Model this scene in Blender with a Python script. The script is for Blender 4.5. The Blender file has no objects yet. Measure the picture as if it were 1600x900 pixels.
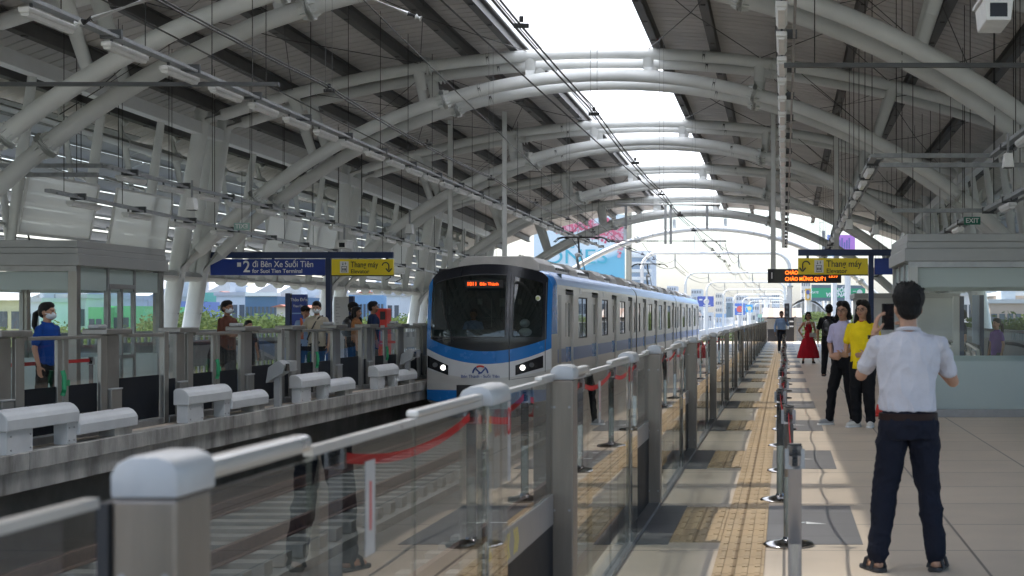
import bpy, bmesh, math, random
from mathutils import Vector, Matrix, noise
R = math.radians
PI = math.pi
random.seed(7)
scene = bpy.context.scene
COL = scene.collection
F = 2336.0

# ------------------------------------------------------------------ helpers
def tag(o, label=None, cat=None, group=None, kind=None):
    if label: o['label'] = label
    if cat: o['category'] = cat
    if group: o['group'] = group
    if kind: o['kind'] = kind
    return o

def empty(name, loc=(0, 0, 0), rz=0.0, label=None, cat=None, group=None, kind=None):
    o = bpy.data.objects.new(name, None)
    o.location = loc
    o.rotation_euler = (0, 0, rz)
    o.empty_display_size = 0.2
    COL.objects.link(o)
    return tag(o, label, cat, group, kind)

def kids(o):
    return list(o.children)

def copy_tree(o, parent=None, skip=None):
    c = o.copy()
    COL.objects.link(c)
    if parent is not None:
        c.parent = parent
    for ch in kids(o):
        if skip and ch.name.split('.')[0] == skip: continue
        copy_tree(ch, c)
    return c

ORD = ['nearest', 'second', 'third', 'fourth', 'fifth', 'sixth', 'seventh', 'eighth', 'ninth', 'tenth',
       'eleventh', 'twelfth', 'thirteenth', 'fourteenth', 'fifteenth', 'sixteenth', 'seventeenth',
       'eighteenth', 'nineteenth', 'twentieth', 'twenty-first', 'twenty-second', 'twenty-third',
       'twenty-fourth', 'twenty-fifth', 'twenty-sixth', 'twenty-seventh', 'twenty-eighth', 'twenty-ninth',
       'thirtieth', 'thirty-first', 'thirty-second', 'thirty-third', 'thirty-fourth', 'thirty-fifth', 'thirty-sixth']

def basis(d):
    d = Vector(d).normalized()
    u = Vector((0, 0, 1)) if abs(d.z) < 0.9 else Vector((0, 1, 0))
    a = d.cross(u).normalized()
    b = a.cross(d).normalized()
    return a, b, d

class MB:
    def __init__(self):
        self.v = []
        self.f = []
    def add(self, vs, fs):
        n = len(self.v)
        self.v += [tuple(p) for p in vs]
        self.f += [tuple(i + n for i in f) for f in fs]
        return self
    def box(self, x0, x1, y0, y1, z0, z1):
        vs = [(x0, y0, z0), (x1, y0, z0), (x1, y1, z0), (x0, y1, z0), (x0, y0, z1), (x1, y0, z1), (x1, y1, z1), (x0, y1, z1)]
        fs = [(0, 3, 2, 1), (4, 5, 6, 7), (0, 1, 5, 4), (1, 2, 6, 5), (2, 3, 7, 6), (3, 0, 4, 7)]
        return self.add(vs, fs)
    def bar(self, p, q, w, h, up=None):
        """rectangular bar from p to q, w sideways, h along up"""
        p = Vector(p); q = Vector(q)
        d = (q - p).normalized()
        u = Vector(up) if up else (Vector((0, 0, 1)) if abs(d.z) < 0.95 else Vector((0, 1, 0)))
        a = d.cross(u).normalized(); b = a.cross(d).normalized()
        vs = []
        for c in (p, q):
            for s, t in ((-1, -1), (1, -1), (1, 1), (-1, 1)):
                vs.append(c + a * (s * w / 2) + b * (t * h / 2))
        return self.add(vs, [(0, 3, 2, 1), (4, 5, 6, 7), (0, 1, 5, 4), (1, 2, 6, 5), (2, 3, 7, 6), (3, 0, 4, 7)])
    def tube(self, pts, r, seg=10, caps=True):
        pts = [Vector(p) for p in pts]
        n = len(pts)
        rr = r if isinstance(r, (list, tuple)) else [r] * n
        vs = []; fs = []
        prev = None
        for i, p in enumerate(pts):
            if i == 0: d = pts[1] - pts[0]
            elif i == n - 1: d = pts[-1] - pts[-2]
            else: d = (pts[i + 1] - p).normalized() + (p - pts[i - 1]).normalized()
            d.normalize()
            if prev is None:
                a, b, _ = basis(d)
            else:
                a = (prev - d * prev.dot(d)).normalized()
                b = d.cross(a)
            prev = a
            for k in range(seg):
                t = 2 * PI * k / seg
                vs.append(p + (a * math.cos(t) + b * math.sin(t)) * rr[i])
        for i in range(n - 1):
            for k in range(seg):
                k2 = (k + 1) % seg
                fs.append((i * seg + k, i * seg + k2, (i + 1) * seg + k2, (i + 1) * seg + k))
        if caps:
            fs.append(tuple(range(seg - 1, -1, -1)))
            fs.append(tuple((n - 1) * seg + k for k in range(seg)))
        return self.add(vs, fs)
    def cyl(self, c, r, z0, z1, seg=20, r1=None):
        return self.tube([(c[0], c[1], z0), (c[0], c[1], z1)], [r, r if r1 is None else r1], seg)
    def lathe(self, c, prof, seg=24):
        vs = []; fs = []
        for (r, z) in prof:
            for k in range(seg):
                t = 2 * PI * k / seg
                vs.append((c[0] + r * math.cos(t), c[1] + r * math.sin(t), c[2] + z))
        for i in range(len(prof) - 1):
            for k in range(seg):
                k2 = (k + 1) % seg
                fs.append((i * seg + k, i * seg + k2, (i + 1) * seg + k2, (i + 1) * seg + k))
        fs.append(tuple(range(seg - 1, -1, -1)))
        fs.append(tuple((len(prof) - 1) * seg + k for k in range(seg)))
        return self.add(vs, fs)
    def ell(self, c, r, M=None, nu=14, nv=9):
        vs = []; fs = []
        c = Vector(c)
        for i in range(1, nv):
            ph = PI * i / nv
            for k in range(nu):
                t = 2 * PI * k / nu
                p = Vector((r[0] * math.sin(ph) * math.cos(t), r[1] * math.sin(ph) * math.sin(t), r[2] * math.cos(ph)))
                if M: p = M @ p
                vs.append(c + p)
        top = Vector((0, 0, r[2])); bot = Vector((0, 0, -r[2]))
        if M: top = M @ top; bot = M @ bot
        vs.append(c + top); vs.append(c + bot)
        T = len(vs) - 2; B = len(vs) - 1
        for k in range(nu):
            k2 = (k + 1) % nu
            fs.append((T, k, k2))
            fs.append((B, (nv - 2) * nu + k2, (nv - 2) * nu + k))
            for i in range(nv - 2):
                fs.append((i * nu + k, (i + 1) * nu + k, (i + 1) * nu + k2, i * nu + k2))
        return self.add(vs, fs)
    def caps(self, p0, r0, p1, r1, seg=12):
        p0 = Vector(p0); p1 = Vector(p1)
        d = p1 - p0
        if d.length < 1e-6: return self.ell(p0, (r0, r0, r0))
        d.normalize()
        pts = []; rs = []
        for t in (-0.98, -0.75, -0.4, 0):
            pts.append(p0 + d * (r0 * t)); rs.append(r0 * math.sqrt(max(0.0, 1 - t * t)) + 1e-4)
        for t in (0, 0.4, 0.75, 0.98):
            pts.append(p1 + d * (r1 * t)); rs.append(r1 * math.sqrt(max(0.0, 1 - t * t)) + 1e-4)
        return self.tube(pts, rs, seg)
    def loft(self, rings, seg=20, fn=None):
        """rings: (cx, cy, z, rx, ry)"""
        vs = []; fs = []
        for i, (cx, cy, z, rx, ry) in enumerate(rings):
            for k in range(seg):
                t = 2 * PI * k / seg
                m = fn(t, i) if fn else 1.0
                vs.append((cx + rx * m * math.cos(t), cy + ry * m * math.sin(t), z))
        n = len(rings)
        for i in range(n - 1):
            for k in range(seg):
                k2 = (k + 1) % seg
                fs.append((i * seg + k, i * seg + k2, (i + 1) * seg + k2, (i + 1) * seg + k))
        fs.append(tuple(range(seg - 1, -1, -1)))
        fs.append(tuple((n - 1) * seg + k for k in range(seg)))
        return self.add(vs, fs)
    def prism_y(self, poly, y0, y1):
        """poly of (x,z), extruded along y"""
        n = len(poly)
        vs = [(x, y0, z) for x, z in poly] + [(x, y1, z) for x, z in poly]
        fs = [tuple(range(n)), tuple(range(2 * n - 1, n - 1, -1))]
        for i in range(n):
            j = (i + 1) % n
            fs.append((i, i + n, j + n, j))
        return self.add(vs, fs)
    def quad(self, a, b, c, d):
        return self.add([a, b, c, d], [(0, 1, 2, 3)])
    def xform(self, M):
        self.v = [tuple(M @ Vector(p)) for p in self.v]
        return self
    def mesh(self, name, smooth=False, bevel=0.0, off=(0, 0, 0), fixn=True):
        me = bpy.data.meshes.new(name)
        ox, oy, oz = off
        me.from_pydata([(x - ox, y - oy, z - oz) for x, y, z in self.v], [], self.f)
        bm = bmesh.new(); bm.from_mesh(me)
        if fixn: bmesh.ops.recalc_face_normals(bm, faces=bm.faces)
        if bevel > 0:
            es = [e for e in bm.edges if len(e.link_faces) == 2 and e.calc_face_angle(0) > 0.6]
            bmesh.ops.bevel(bm, geom=es, offset=bevel, segments=2, profile=0.5, affect='EDGES', clamp_overlap=True)
        bm.to_mesh(me); bm.free()
        if smooth:
            for p in me.polygons: p.use_smooth = True
            try: me.set_sharp_from_angle(angle=R(38))
            except Exception: pass
        return me
    def build(self, name, mat, parent=None, smooth=False, bevel=0.0, world=False, fixn=True):
        """world=True: vertices are in world space and the parent's location is subtracted"""
        off = tuple(parent.location) if (world and parent is not None) else (0, 0, 0)
        me = self.mesh(name, smooth, bevel, off, fixn)
        me.materials.append(mat)
        o = bpy.data.objects.new(name, me)
        COL.objects.link(o)
        if parent is not None: o.parent = parent
        return o

def P(px, py, Y):
    """a point of the photograph at distance Y -> world x, z (used for taking measurements)"""
    return (px - 1225) / F * Y, 1.5 - (py - 495) / F * Y

# ------------------------------------------------------------------ materials
def srgb(c):
    c = c / 255.0
    return c / 12.92 if c <= 0.04045 else ((c + 0.055) / 1.055) ** 2.4
def rgb(r, g, b, k=1.0):
    return (srgb(r) * k, srgb(g) * k, srgb(b) * k, 1.0)

MATS = {}
def mat(name, col, rough=0.6, metal=0.0, var=0.0, vscale=3.0, bump=0.0, bscale=40.0, spec=0.5, stretch=None, dark=None, emit=None, estr=0.0, detail=5.0):
    if name in MATS: return MATS[name]
    m = bpy.data.materials.new(name)
    m.use_nodes = True
    nt = m.node_tree; N = nt.nodes; L = nt.links
    b = N['Principled BSDF']
    b.inputs['Base Color'].default_value = col
    b.inputs['Roughness'].default_value = rough
    b.inputs['Metallic'].default_value = metal
    b.inputs['Specular IOR Level'].default_value = spec
    if emit:
        b.inputs['Emission Color'].default_value = emit
        b.inputs['Emission Strength'].default_value = estr
    if var > 0 or bump > 0:
        tc = N.new('ShaderNodeTexCoord')
        mp = N.new('ShaderNodeMapping')
        L.new(tc.outputs['Object'], mp.inputs['Vector'])
        if stretch: mp.inputs['Scale'].default_value = stretch
    if var > 0:
        nz = N.new('ShaderNodeTexNoise')
        nz.inputs['Scale'].default_value = vscale
        nz.inputs['Detail'].default_value = detail
        nz.inputs['Roughness'].default_value = 0.6
        L.new(mp.outputs['Vector'], nz.inputs['Vector'])
        rp = N.new('ShaderNodeValToRGB')
        rp.color_ramp.elements[0].position = 0.3
        rp.color_ramp.elements[1].position = 0.7
        d = dark if dark else tuple(c * (1 - var) for c in col[:3]) + (1,)
        u = tuple(min(1, c * (1 + var * 0.6)) for c in col[:3]) + (1,)
        rp.color_ramp.elements[0].color = d
        rp.color_ramp.elements[1].color = u
        L.new(nz.outputs['Fac'], rp.inputs['Fac'])
        L.new(rp.outputs['Color'], b.inputs['Base Color'])
        mr = N.new('ShaderNodeMapRange')
        mr.inputs['To Min'].default_value = max(0.02, rough - 0.12)
        mr.inputs['To Max'].default_value = min(1, rough + 0.12)
        L.new(nz.outputs['Fac'], mr.inputs['Value'])
        L.new(mr.outputs['Result'], b.inputs['Roughness'])
    if bump > 0:
        n2 = N.new('ShaderNodeTexNoise')
        n2.inputs['Scale'].default_value = bscale
        n2.inputs['Detail'].default_value = 4
        L.new(mp.outputs['Vector'], n2.inputs['Vector'])
        bp = N.new('ShaderNodeBump')
        bp.inputs['Strength'].default_value = bump
        bp.inputs['Distance'].default_value = 0.02
        L.new(n2.outputs['Fac'], bp.inputs['Height'])
        L.new(bp.outputs['Normal'], b.inputs['Normal'])
    MATS[name] = m
    return m

def glass_mat(name, tint=(0.9, 0.95, 0.94, 1), rough=0.0, ior=1.5, extra=0.0, gcol=(1, 1, 1, 1)):
    m = bpy.data.materials.new(name); m.use_nodes = True
    nt = m.node_tree; N = nt.nodes; L = nt.links
    N.clear()
    out = N.new('ShaderNodeOutputMaterial')
    tr = N.new('ShaderNodeBsdfTransparent'); tr.inputs['Color'].default_value = tint
    gl = N.new('ShaderNodeBsdfGlossy'); gl.inputs['Roughness'].default_value = rough
    gl.inputs['Color'].default_value = gcol
    fr = N.new('ShaderNodeFresnel'); fr.inputs['IOR'].default_value = ior
    ad = N.new('ShaderNodeMath'); ad.operation = 'ADD'; ad.use_clamp = True
    ad.inputs[1].default_value = extra
    mx = N.new('ShaderNodeMixShader')
    L.new(fr.outputs['Fac'], ad.inputs[0])
    ge = N.new('ShaderNodeNewGeometry'); iv = N.new('ShaderNodeMath'); iv.operation = 'SUBTRACT'; iv.inputs[0].default_value = 1.0
    L.new(ge.outputs['Backfacing'], iv.inputs[1])
    mu = N.new('ShaderNodeMath'); mu.operation = 'MULTIPLY'
    L.new(ad.outputs[0], mu.inputs[0]); L.new(iv.outputs[0], mu.inputs[1])
    L.new(mu.outputs[0], mx.inputs['Fac'])
    L.new(tr.outputs[0], mx.inputs[1]); L.new(gl.outputs[0], mx.inputs[2])
    L.new(mx.outputs[0], out.inputs['Surface'])
    MATS[name] = m
    return m

def sheer_mat(name, col, trans=0.1, transl=0.45, tcol=(1, 1, 1, 1)):
    """frosted / translucent sheet: diffuse + translucent + some clear"""
    m = bpy.data.materials.new(name); m.use_nodes = True
    nt = m.node_tree; N = nt.nodes; L = nt.links
    N.clear()
    out = N.new('ShaderNodeOutputMaterial')
    df = N.new('ShaderNodeBsdfPrincipled'); df.inputs['Base Color'].default_value = col; df.inputs['Roughness'].default_value = 0.25
    tl = N.new('ShaderNodeBsdfTranslucent'); tl.inputs['Color'].default_value = col
    m1 = N.new('ShaderNodeMixShader'); m1.inputs['Fac'].default_value = transl
    L.new(df.outputs[0], m1.inputs[1]); L.new(tl.outputs[0], m1.inputs[2])
    tr = N.new('ShaderNodeBsdfTransparent'); tr.inputs['Color'].default_value = tcol
    m2 = N.new('ShaderNodeMixShader'); m2.inputs['Fac'].default_value = trans
    L.new(m1.outputs[0], m2.inputs[1]); L.new(tr.outputs[0], m2.inputs[2])
    L.new(m2.outputs[0], out.inputs['Surface'])
    MATS[name] = m
    return m

M_tube = mat('painted_steel_tube', (0.72, 0.735, 0.715, 1), 0.40, 0, 0.13, 0.9, 0.02, 20, detail=9)
M_deck = mat('roof_deck', (0.56, 0.54, 0.515, 1), 0.55, 0.2, 0.18, 0.6, detail=8)
M_purlin = mat('dark_purlin', (0.095, 0.092, 0.09, 1), 0.55, 0.1, 0.3, 1.5)
M_white = mat('white_paint', (0.72, 0.73, 0.72, 1), 0.4, 0, 0.06, 2.0)
M_plastic = mat('white_plastic', (0.82, 0.82, 0.81, 1), 0.35, 0, 0.10, 6.0)
M_galv = mat('galvanised', (0.33, 0.34, 0.35, 1), 0.45, 0.6, 0.25, 8.0)
M_wire = mat('dark_wire', (0.035, 0.033, 0.03, 1), 0.5, 0.4)
M_steel = mat('brushed_steel', (0.25, 0.215, 0.18, 1), 0.40, 0.6, 0.30, 6.0, 0.05, 90, stretch=(1, 1, 0.12))
M_steel_d = mat('dull_steel', (0.36, 0.36, 0.36, 1), 0.42, 0.8, 0.2, 5.0)
M_rail = mat('handrail_steel', (0.60, 0.58, 0.55, 1), 0.32, 0.6, 0.03, 6)
M_chrome = mat('chrome', (0.27, 0.27, 0.275, 1), 0.14, 1.0, 0.06, 10)
M_black = mat('black_gloss', (0.012, 0.013, 0.018, 1), 0.18, 0)
M_blackm = mat('black_matte', (0.02, 0.02, 0.022, 1), 0.6, 0)
M_bpanel = mat('dark_panel', (0.008, 0.010, 0.015, 1), 0.5, 0, 0.25, 1.5, spec=0.12)
M_glass = glass_mat('clear_glass', (0.965, 0.98, 0.975, 1), 0.0, 1.5)
M_glass2 = glass_mat('gate_glass', (0.66, 0.69, 0.68, 1), 0.0, 2.05, 0.0)
M_frost = sheer_mat('frosted_glass', (0.66, 0.74, 0.73, 1), 0.08, 0.45)
M_banner = sheer_mat('white_banner_sheet', (0.90, 0.91, 0.92, 1), 0.06, 0.8)
M_sky_panel = sheer_mat('skylight_sheet', (0.93, 0.95, 0.97, 1), 0.22, 0.85)
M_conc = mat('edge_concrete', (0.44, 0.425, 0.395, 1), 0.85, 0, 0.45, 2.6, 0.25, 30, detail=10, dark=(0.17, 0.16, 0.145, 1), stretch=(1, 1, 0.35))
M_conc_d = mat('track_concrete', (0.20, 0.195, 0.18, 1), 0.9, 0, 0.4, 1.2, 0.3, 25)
M_sleeper = mat('sleeper_concrete', (0.52, 0.50, 0.46, 1), 0.85, 0, 0.25, 3.0, 0.2, 30)
M_rust = mat('rusty_rail', (0.26, 0.15, 0.12, 1), 0.6, 0.3, 0.35, 12)
M_red = mat('red_belt', (0.52, 0.018, 0.022, 1), 0.55)
M_blue = mat('sign_navy', (0.006, 0.022, 0.09, 1), 0.35, 0, 0.1, 2)
M_signblue = mat('sign_blue', (0.006, 0.035, 0.26, 1), 0.32)
M_yel = mat('sign_yellow', (0.88, 0.68, 0.012, 1), 0.35)
M_txtw = mat('white_letter', (0.8, 0.8, 0.8, 1), 0.5)
M_txtk = mat('dark_letter', (0.03, 0.028, 0.02, 1), 0.5)
M_green = mat('green_latch', (0.015, 0.28, 0.11, 1), 0.4)
M_grey_p = mat('grey_paint', (0.36, 0.37, 0.375, 1), 0.45, 0, 0.12, 2.0)
M_grey_b = mat('booth_grey', (0.34, 0.345, 0.34, 1), 0.42, 0.1, 0.08, 1.5)
M_lgrey = mat('light_grey_cover', (0.64, 0.65, 0.655, 1), 0.5, 0, 0.10, 3.0)
M_tred = mat('cabinet_red', (0.55, 0.03, 0.02, 1), 0.4)
M_led = mat('led_orange', (0.9, 0.25, 0.03, 1), 0.5, emit=(1, 0.13, 0.01, 1), estr=0.9)
M_head = mat('headlamp', (1, 1, 1, 1), 0.2, emit=(1, 0.97, 0.88, 1), estr=1.0)

def text(body, size, mat_, parent, loc, rot=(R(90), 0, 0), align='LEFT', name='lettering', ext=0.003, bold=0.0, sx=1.0, shear=0.0):
    marks = [i for i, ch in enumerate(body) if ch == 'ế']
    full = body.replace('ế', 'ê')
    cu = bpy.data.curves.new('txt', 'FONT')
    cu.body = full; cu.size = size; cu.extrude = ext; cu.offset = bold
    cu.align_x = align; cu.align_y = 'CENTER'; cu.shear = shear
    to = bpy.data.objects.new('txt', cu)
    COL.objects.link(to)
    bpy.context.view_layer.update()
    dg = bpy.context.evaluated_depsgraph_get()
    me = bpy.data.meshes.new_from_object(to.evaluated_get(dg))
    if marks:
        def wid(s_):
            cu.body = s_; cu.align_x = 'LEFT'
            bpy.context.view_layer.update()
            m_ = to.evaluated_get(bpy.context.evaluated_depsgraph_get()).to_mesh()
            xs = [v.co.x for v in m_.vertices]; return max(xs)
        x_left = min(v.co.x for v in me.vertices); y_top = max(v.co.y for v in me.vertices)
        bm = bmesh.new(); bm.from_mesh(me)
        for i in marks:
            c0 = (wid(full[:i]) + wid(full[:i + 1])) / 2 + x_left + size * 0.10
            y0 = y_top - size * 0.06; w_ = size * 0.035; e_ = max(ext, 0.002)
            q = [(c0 - w_, y0), (c0 + w_, y0), (c0 + w_ + size * 0.11, y0 + size * 0.15), (c0 - w_ + size * 0.11 - 0.0, y0 + size * 0.15)]
            f_ = [bm.verts.new((a_, b_, e_)) for a_, b_ in q]; g_ = [bm.verts.new((a_, b_, -e_)) for a_, b_ in q]
            bm.faces.new(f_); bm.faces.new(g_[::-1])
            for k_ in range(4): bm.faces.new((f_[k_], g_[k_], g_[(k_ + 1) % 4], f_[(k_ + 1) % 4]))
        bm.to_mesh(me); bm.free()
    bpy.data.objects.remove(to)
    me.materials.clear(); me.materials.append(mat_)
    o = bpy.data.objects.new(name, me)
    COL.objects.link(o)
    o.parent = parent
    o.location = loc; o.rotation_euler = rot; o.scale = (sx, 1, 1)
    return o
# ------------------------------------------------------------------ world, sun, camera
SUN = Vector((0.45, -0.10, -1.0)).normalized()       # direction the light travels
w = bpy.data.worlds.new("World"); scene.world = w; w.use_nodes = True
nt = w.node_tree
bg = nt.nodes['Background']
sky = nt.nodes.new('ShaderNodeTexSky'); sky.sky_type = 'NISHITA'
sky.sun_disc = False
sky.sun_elevation = math.asin(-SUN.z)
sky.sun_rotation = math.atan2(-SUN.x, -SUN.y)
sky.air_density = 1.0; sky.dust_density = 2.3; sky.ozone_density = 1.0
nt.links.new(sky.outputs['Color'], bg.inputs['Color'])
bg.inputs['Strength'].default_value = 0.09
sl = bpy.data.lights.new('sun', 'SUN'); sl.energy = 2.2; sl.angle = R(0.55); sl.color = (1, 0.955, 0.88)
so = bpy.data.objects.new('sun', sl); COL.objects.link(so)
so.rotation_euler = SUN.to_track_quat('-Z', 'Y').to_euler(); so.location = (-20, 10, 40)

cam = bpy.data.cameras.new('camera'); co = bpy.data.objects.new('camera', cam); COL.objects.link(co)
scene.camera = co
co.location = (0, 0, 1.5); co.rotation_euler = (R(90), 0, 0)
cam.sensor_width = 36; cam.lens = F / 1600 * 36
cam.shift_x = (800 - 1225) / 1600; cam.shift_y = (495 - 450) / 1600
cam.clip_start = 0.1; cam.clip_end = 6000
cam.dof.use_dof = True; cam.dof.focus_distance = 30.0; cam.dof.aperture_fstop = 5.6
scene.render.engine = 'CYCLES'
scene.render.resolution_x = 1024; scene.render.resolution_y = 576
scene.cycles.max_bounces = 10; scene.cycles.transparent_max_bounces = 40
scene.cycles.diffuse_bounces = 5; scene.cycles.glossy_bounces = 5
scene.cycles.sample_clamp_indirect = 8
vs_ = scene.view_settings
vs_.view_transform = 'Standard'; vs_.look = 'None'; vs_.gamma = 1.0
vs_.exposure = 2.2

AX = -4.35                      # axis of the hall
def mir(x): return 2 * AX - x
GZ = -13.0                      # street level

# ------------------------------------------------------------------ ground
M_ground = mat('city_ground', (0.13, 0.14, 0.11, 1), 0.95, 0, 0.5, 0.03)
MB().quad((-4000, -1500, GZ), (4000, -1500, GZ), (4000, 5000, GZ), (-4000, 5000, GZ)).build('ground', M_ground)
bpy.data.objects['ground']['kind'] = 'structure'
M_asph = mat('asphalt', (0.06, 0.06, 0.062, 1), 0.9, 0, 0.2, 0.5)
for x0, x1 in ((-27, -17.5), (9.5, 19)):
    o = MB().box(x0, x1, -200, 1500, GZ, GZ + 0.004).build('road', M_asph); tag(o, kind='structure')

# ------------------------------------------------------------------ platforms
def floor_mat(name, c1, c2, joint, sx=1.2, sy=1.2, mortar=0.006, rough=0.45):
    m = bpy.data.materials.new(name); m.use_nodes = True
    nt = m.node_tree; N = nt.nodes; L = nt.links; b = N['Principled BSDF']
    tc = N.new('ShaderNodeTexCoord'); br = N.new('ShaderNodeTexBrick')
    br.offset = 0.0; br.squash = 1.0
    br.inputs['Color1'].default_value = c1; br.inputs['Color2'].default_value = c2; br.inputs['Mortar'].default_value = joint
    br.inputs['Scale'].default_value = 1.0
    br.inputs['Mortar Size'].default_value = mortar
    br.inputs['Mortar Smooth'].default_value = 0.3
    br.inputs['Brick Width'].default_value = sx; br.inputs['Row Height'].default_value = sy
    nz = N.new('ShaderNodeTexNoise'); nz.inputs['Scale'].default_value = 0.9; nz.inputs['Detail'].default_value = 12; nz.inputs['Roughness'].default_value = 0.65
    n3 = N.new('ShaderNodeTexNoise'); n3.inputs['Scale'].default_value = 160; n3.inputs['Detail'].default_value = 2
    mx = N.new('ShaderNodeMix'); mx.data_type = 'RGBA'; mx.blend_type = 'MULTIPLY'; mx.inputs['Factor'].default_value = 0.50
    mx2 = N.new('ShaderNodeMix'); mx2.data_type = 'RGBA'; mx2.blend_type = 'MULTIPLY'; mx2.inputs['Factor'].default_value = 0.22
    L.new(tc.outputs['Object'], br.inputs['Vector']); L.new(tc.outputs['Object'], nz.inputs['Vector']); L.new(tc.outputs['Object'], n3.inputs['Vector'])
    L.new(br.outputs['Color'], mx.inputs[6]); L.new(nz.outputs['Fac'], mx.inputs[7])
    L.new(mx.outputs[2], mx2.inputs[6]); L.new(n3.outputs['Fac'], mx2.inputs[7])
    L.new(mx2.outputs[2], b.inputs['Base Color'])
    mr = N.new('ShaderNodeMapRange'); mr.inputs['To Min'].default_value = rough - 0.12; mr.inputs['To Max'].default_value = rough + 0.15
    L.new(nz.outputs['Fac'], mr.inputs['Value']); L.new(mr.outputs['Result'], b.inputs['Roughness'])
    MATS[name] = m
    return m
M_floor = floor_mat('platform_floor', (0.84, 0.71, 0.56, 1), (0.78, 0.66, 0.525, 1), (0.28, 0.24, 0.20, 1), 1.2, 1.2, 0.011)
M_floorg = floor_mat('grey_floor_tile', (0.27, 0.265, 0.265, 1), (0.24, 0.235, 0.235, 1), (0.12, 0.12, 0.12, 1), 0.6, 0.6, 0.006, 0.5)
M_tact = floor_mat('ochre_tactile_tile', (0.62, 0.45, 0.26, 1), (0.68, 0.51, 0.31, 1), (0.33, 0.22, 0.11, 1), 0.3, 0.3, 0.010, 0.55)

PEND = 92.0
def slab(name, x0, x1, y0, y1):
    o = MB().box(x0, x1, y0, y1, -0.45, 0.0).build(name, M_floor); return tag(o, kind='structure')
slab('near_platform', -1.15, 5.75, -14, PEND)
slab('far_platform', -14.45, -8.5, -14, PEND)
# concrete coping along the far platform edge, cast in lengths
for k, y in enumerate([-14 + 6.1 * i for i in range(18)]):
    y1 = min(y + 6.09, PEND)
    o = MB().box(-8.498, -8.32, y, y1, -0.19, 0.006).build('platform_edge', M_conc, bevel=0.008); tag(o, kind='structure')
o = MB().box(-8.70, -8.37, -14, PEND, -0.42, -0.195).build('platform_edge', M_conc); tag(o, kind='structure')
# walls under the platforms, set back, and the deck of the viaduct
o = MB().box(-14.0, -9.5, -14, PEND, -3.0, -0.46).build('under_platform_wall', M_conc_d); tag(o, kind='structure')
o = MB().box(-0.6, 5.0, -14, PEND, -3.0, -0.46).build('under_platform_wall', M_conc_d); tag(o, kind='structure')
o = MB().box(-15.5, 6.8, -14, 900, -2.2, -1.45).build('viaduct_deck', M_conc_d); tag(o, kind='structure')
for cx in (-2.85, -6.83):
    m = MB()
    m.box(cx - 1.3, cx + 1.3, -14, 900, -1.449, -1.33)
    o = m.build('track_slab', M_sleeper); tag(o, kind='structure')
    m = MB()
    y = -2
    while y < 130:
        m.box(cx - 1.2, cx + 1.2, y, y + 0.26, -1.32, -1.17); y += 0.65
    o = m.build('sleepers', M_sleeper); tag(o, kind='stuff'); 
    m = MB()
    for s in (-1, 1):
        x = cx + s * 0.75
        m.box(x - 0.07, x + 0.07, -14, 900, -1.165, -1.145); m.box(x - 0.012, x + 0.012, -14, 900, -1.144, -1.045); m.box(x - 0.035, x + 0.035, -14, 900, -1.044, -1.0)
    o = m.build('rails', M_rust); tag(o, kind='structure')

# tactile strip, cross patches, grey fields
def tactile(x0, x1, y0, y1, name='tactile_paving'):
    m = MB(); m.box(x0, x1, y0, y1, 0.0, 0.006)
    nx = max(1, round((x1 - x0) / 0.3)); 
    y = y0
    while y < y1 - 0.05:
        ye = min(y + 0.3, y1)
        for i in range(nx):
            for j in range(4):
                xx = x0 + (i + (j + 0.5) / 4) * (x1 - x0) / nx
                m.box(xx - 0.017, xx + 0.017, y + 0.015, ye - 0.015, 0.0061, 0.0125)
        y += 0.3
    o = m.build(name, M_tact); return tag(o, kind='structure')
tactile(-0.42, -0.12, 0.5, PEND - 1)
PY = [5.04 - 4.9, 5.04, 9.94]
while PY[-1] < 84: PY.append(PY[-1] + 4.9)
for y in PY:
    o = MB().box(-0.979, -0.765, y - 0.1, y + 1.9, 0.0, 0.004).build('grey_floor_field', M_floorg); tag(o, kind='structure')
    tactile(-0.762, -0.424, y, y + 1.8)
    o = MB().box(-0.117, 0.52, y - 0.1, y + 1.9, 0.0, 0.004).build('grey_floor_field', M_floorg); tag(o, kind='structure')
    # white queue arrows
    m = MB()
    ya = y + 0.9
    m.add([(0.16, ya + 0.05, 0.008), (0.31, ya - 0.07, 0.008), (0.16, ya - 0.07, 0.008)], [(0, 1, 2)])
    m.box(0.02, 0.15, ya + 0.0, ya + 0.035, 0.005, 0.008)
    m.box(0.02, 0.10, y + 1.55, y + 1.60, 0.005, 0.008)
    o = m.build('floor_arrow', M_white); tag(o, kind='structure')

# ------------------------------------------------------------------ roof frames
FY = [12.6, 25.3, 37.4, 49.9, 62.0, 74.0, 86.5]
ZU = [8.50, 8.32, 8.10, 7.97, 7.72, 7.42, 7.10]
ZL = [7.80, 7.66, 7.55, 7.38, 7.10, 6.72, 6.60]
def interp(Y, ys, zs):
    if Y <= ys[0]: return zs[0] + (Y - ys[0]) * (zs[1] - zs[0]) / (ys[1] - ys[0])
    for i in range(len(ys) - 1):
        if Y <= ys[i + 1]:
            t = (Y - ys[i]) / (ys[i + 1] - ys[i]); return zs[i] * (1 - t) + zs[i + 1] * t
    return zs[-1]
def drop(dx, Rr): return Rr - math.sqrt(max(0.01, Rr * Rr - dx * dx))
def zup(X, Y): return interp(Y, FY, ZU) - drop(X - AX, 31.0)
def zlo(X, Y): return interp(Y, FY, ZL) - drop(X - AX, 14.2)
def colx(z, s):   # centre of a raking column at height z
    x = -15.62 + 0.165 * z
    return x if s < 0 else mir(x)

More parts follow.
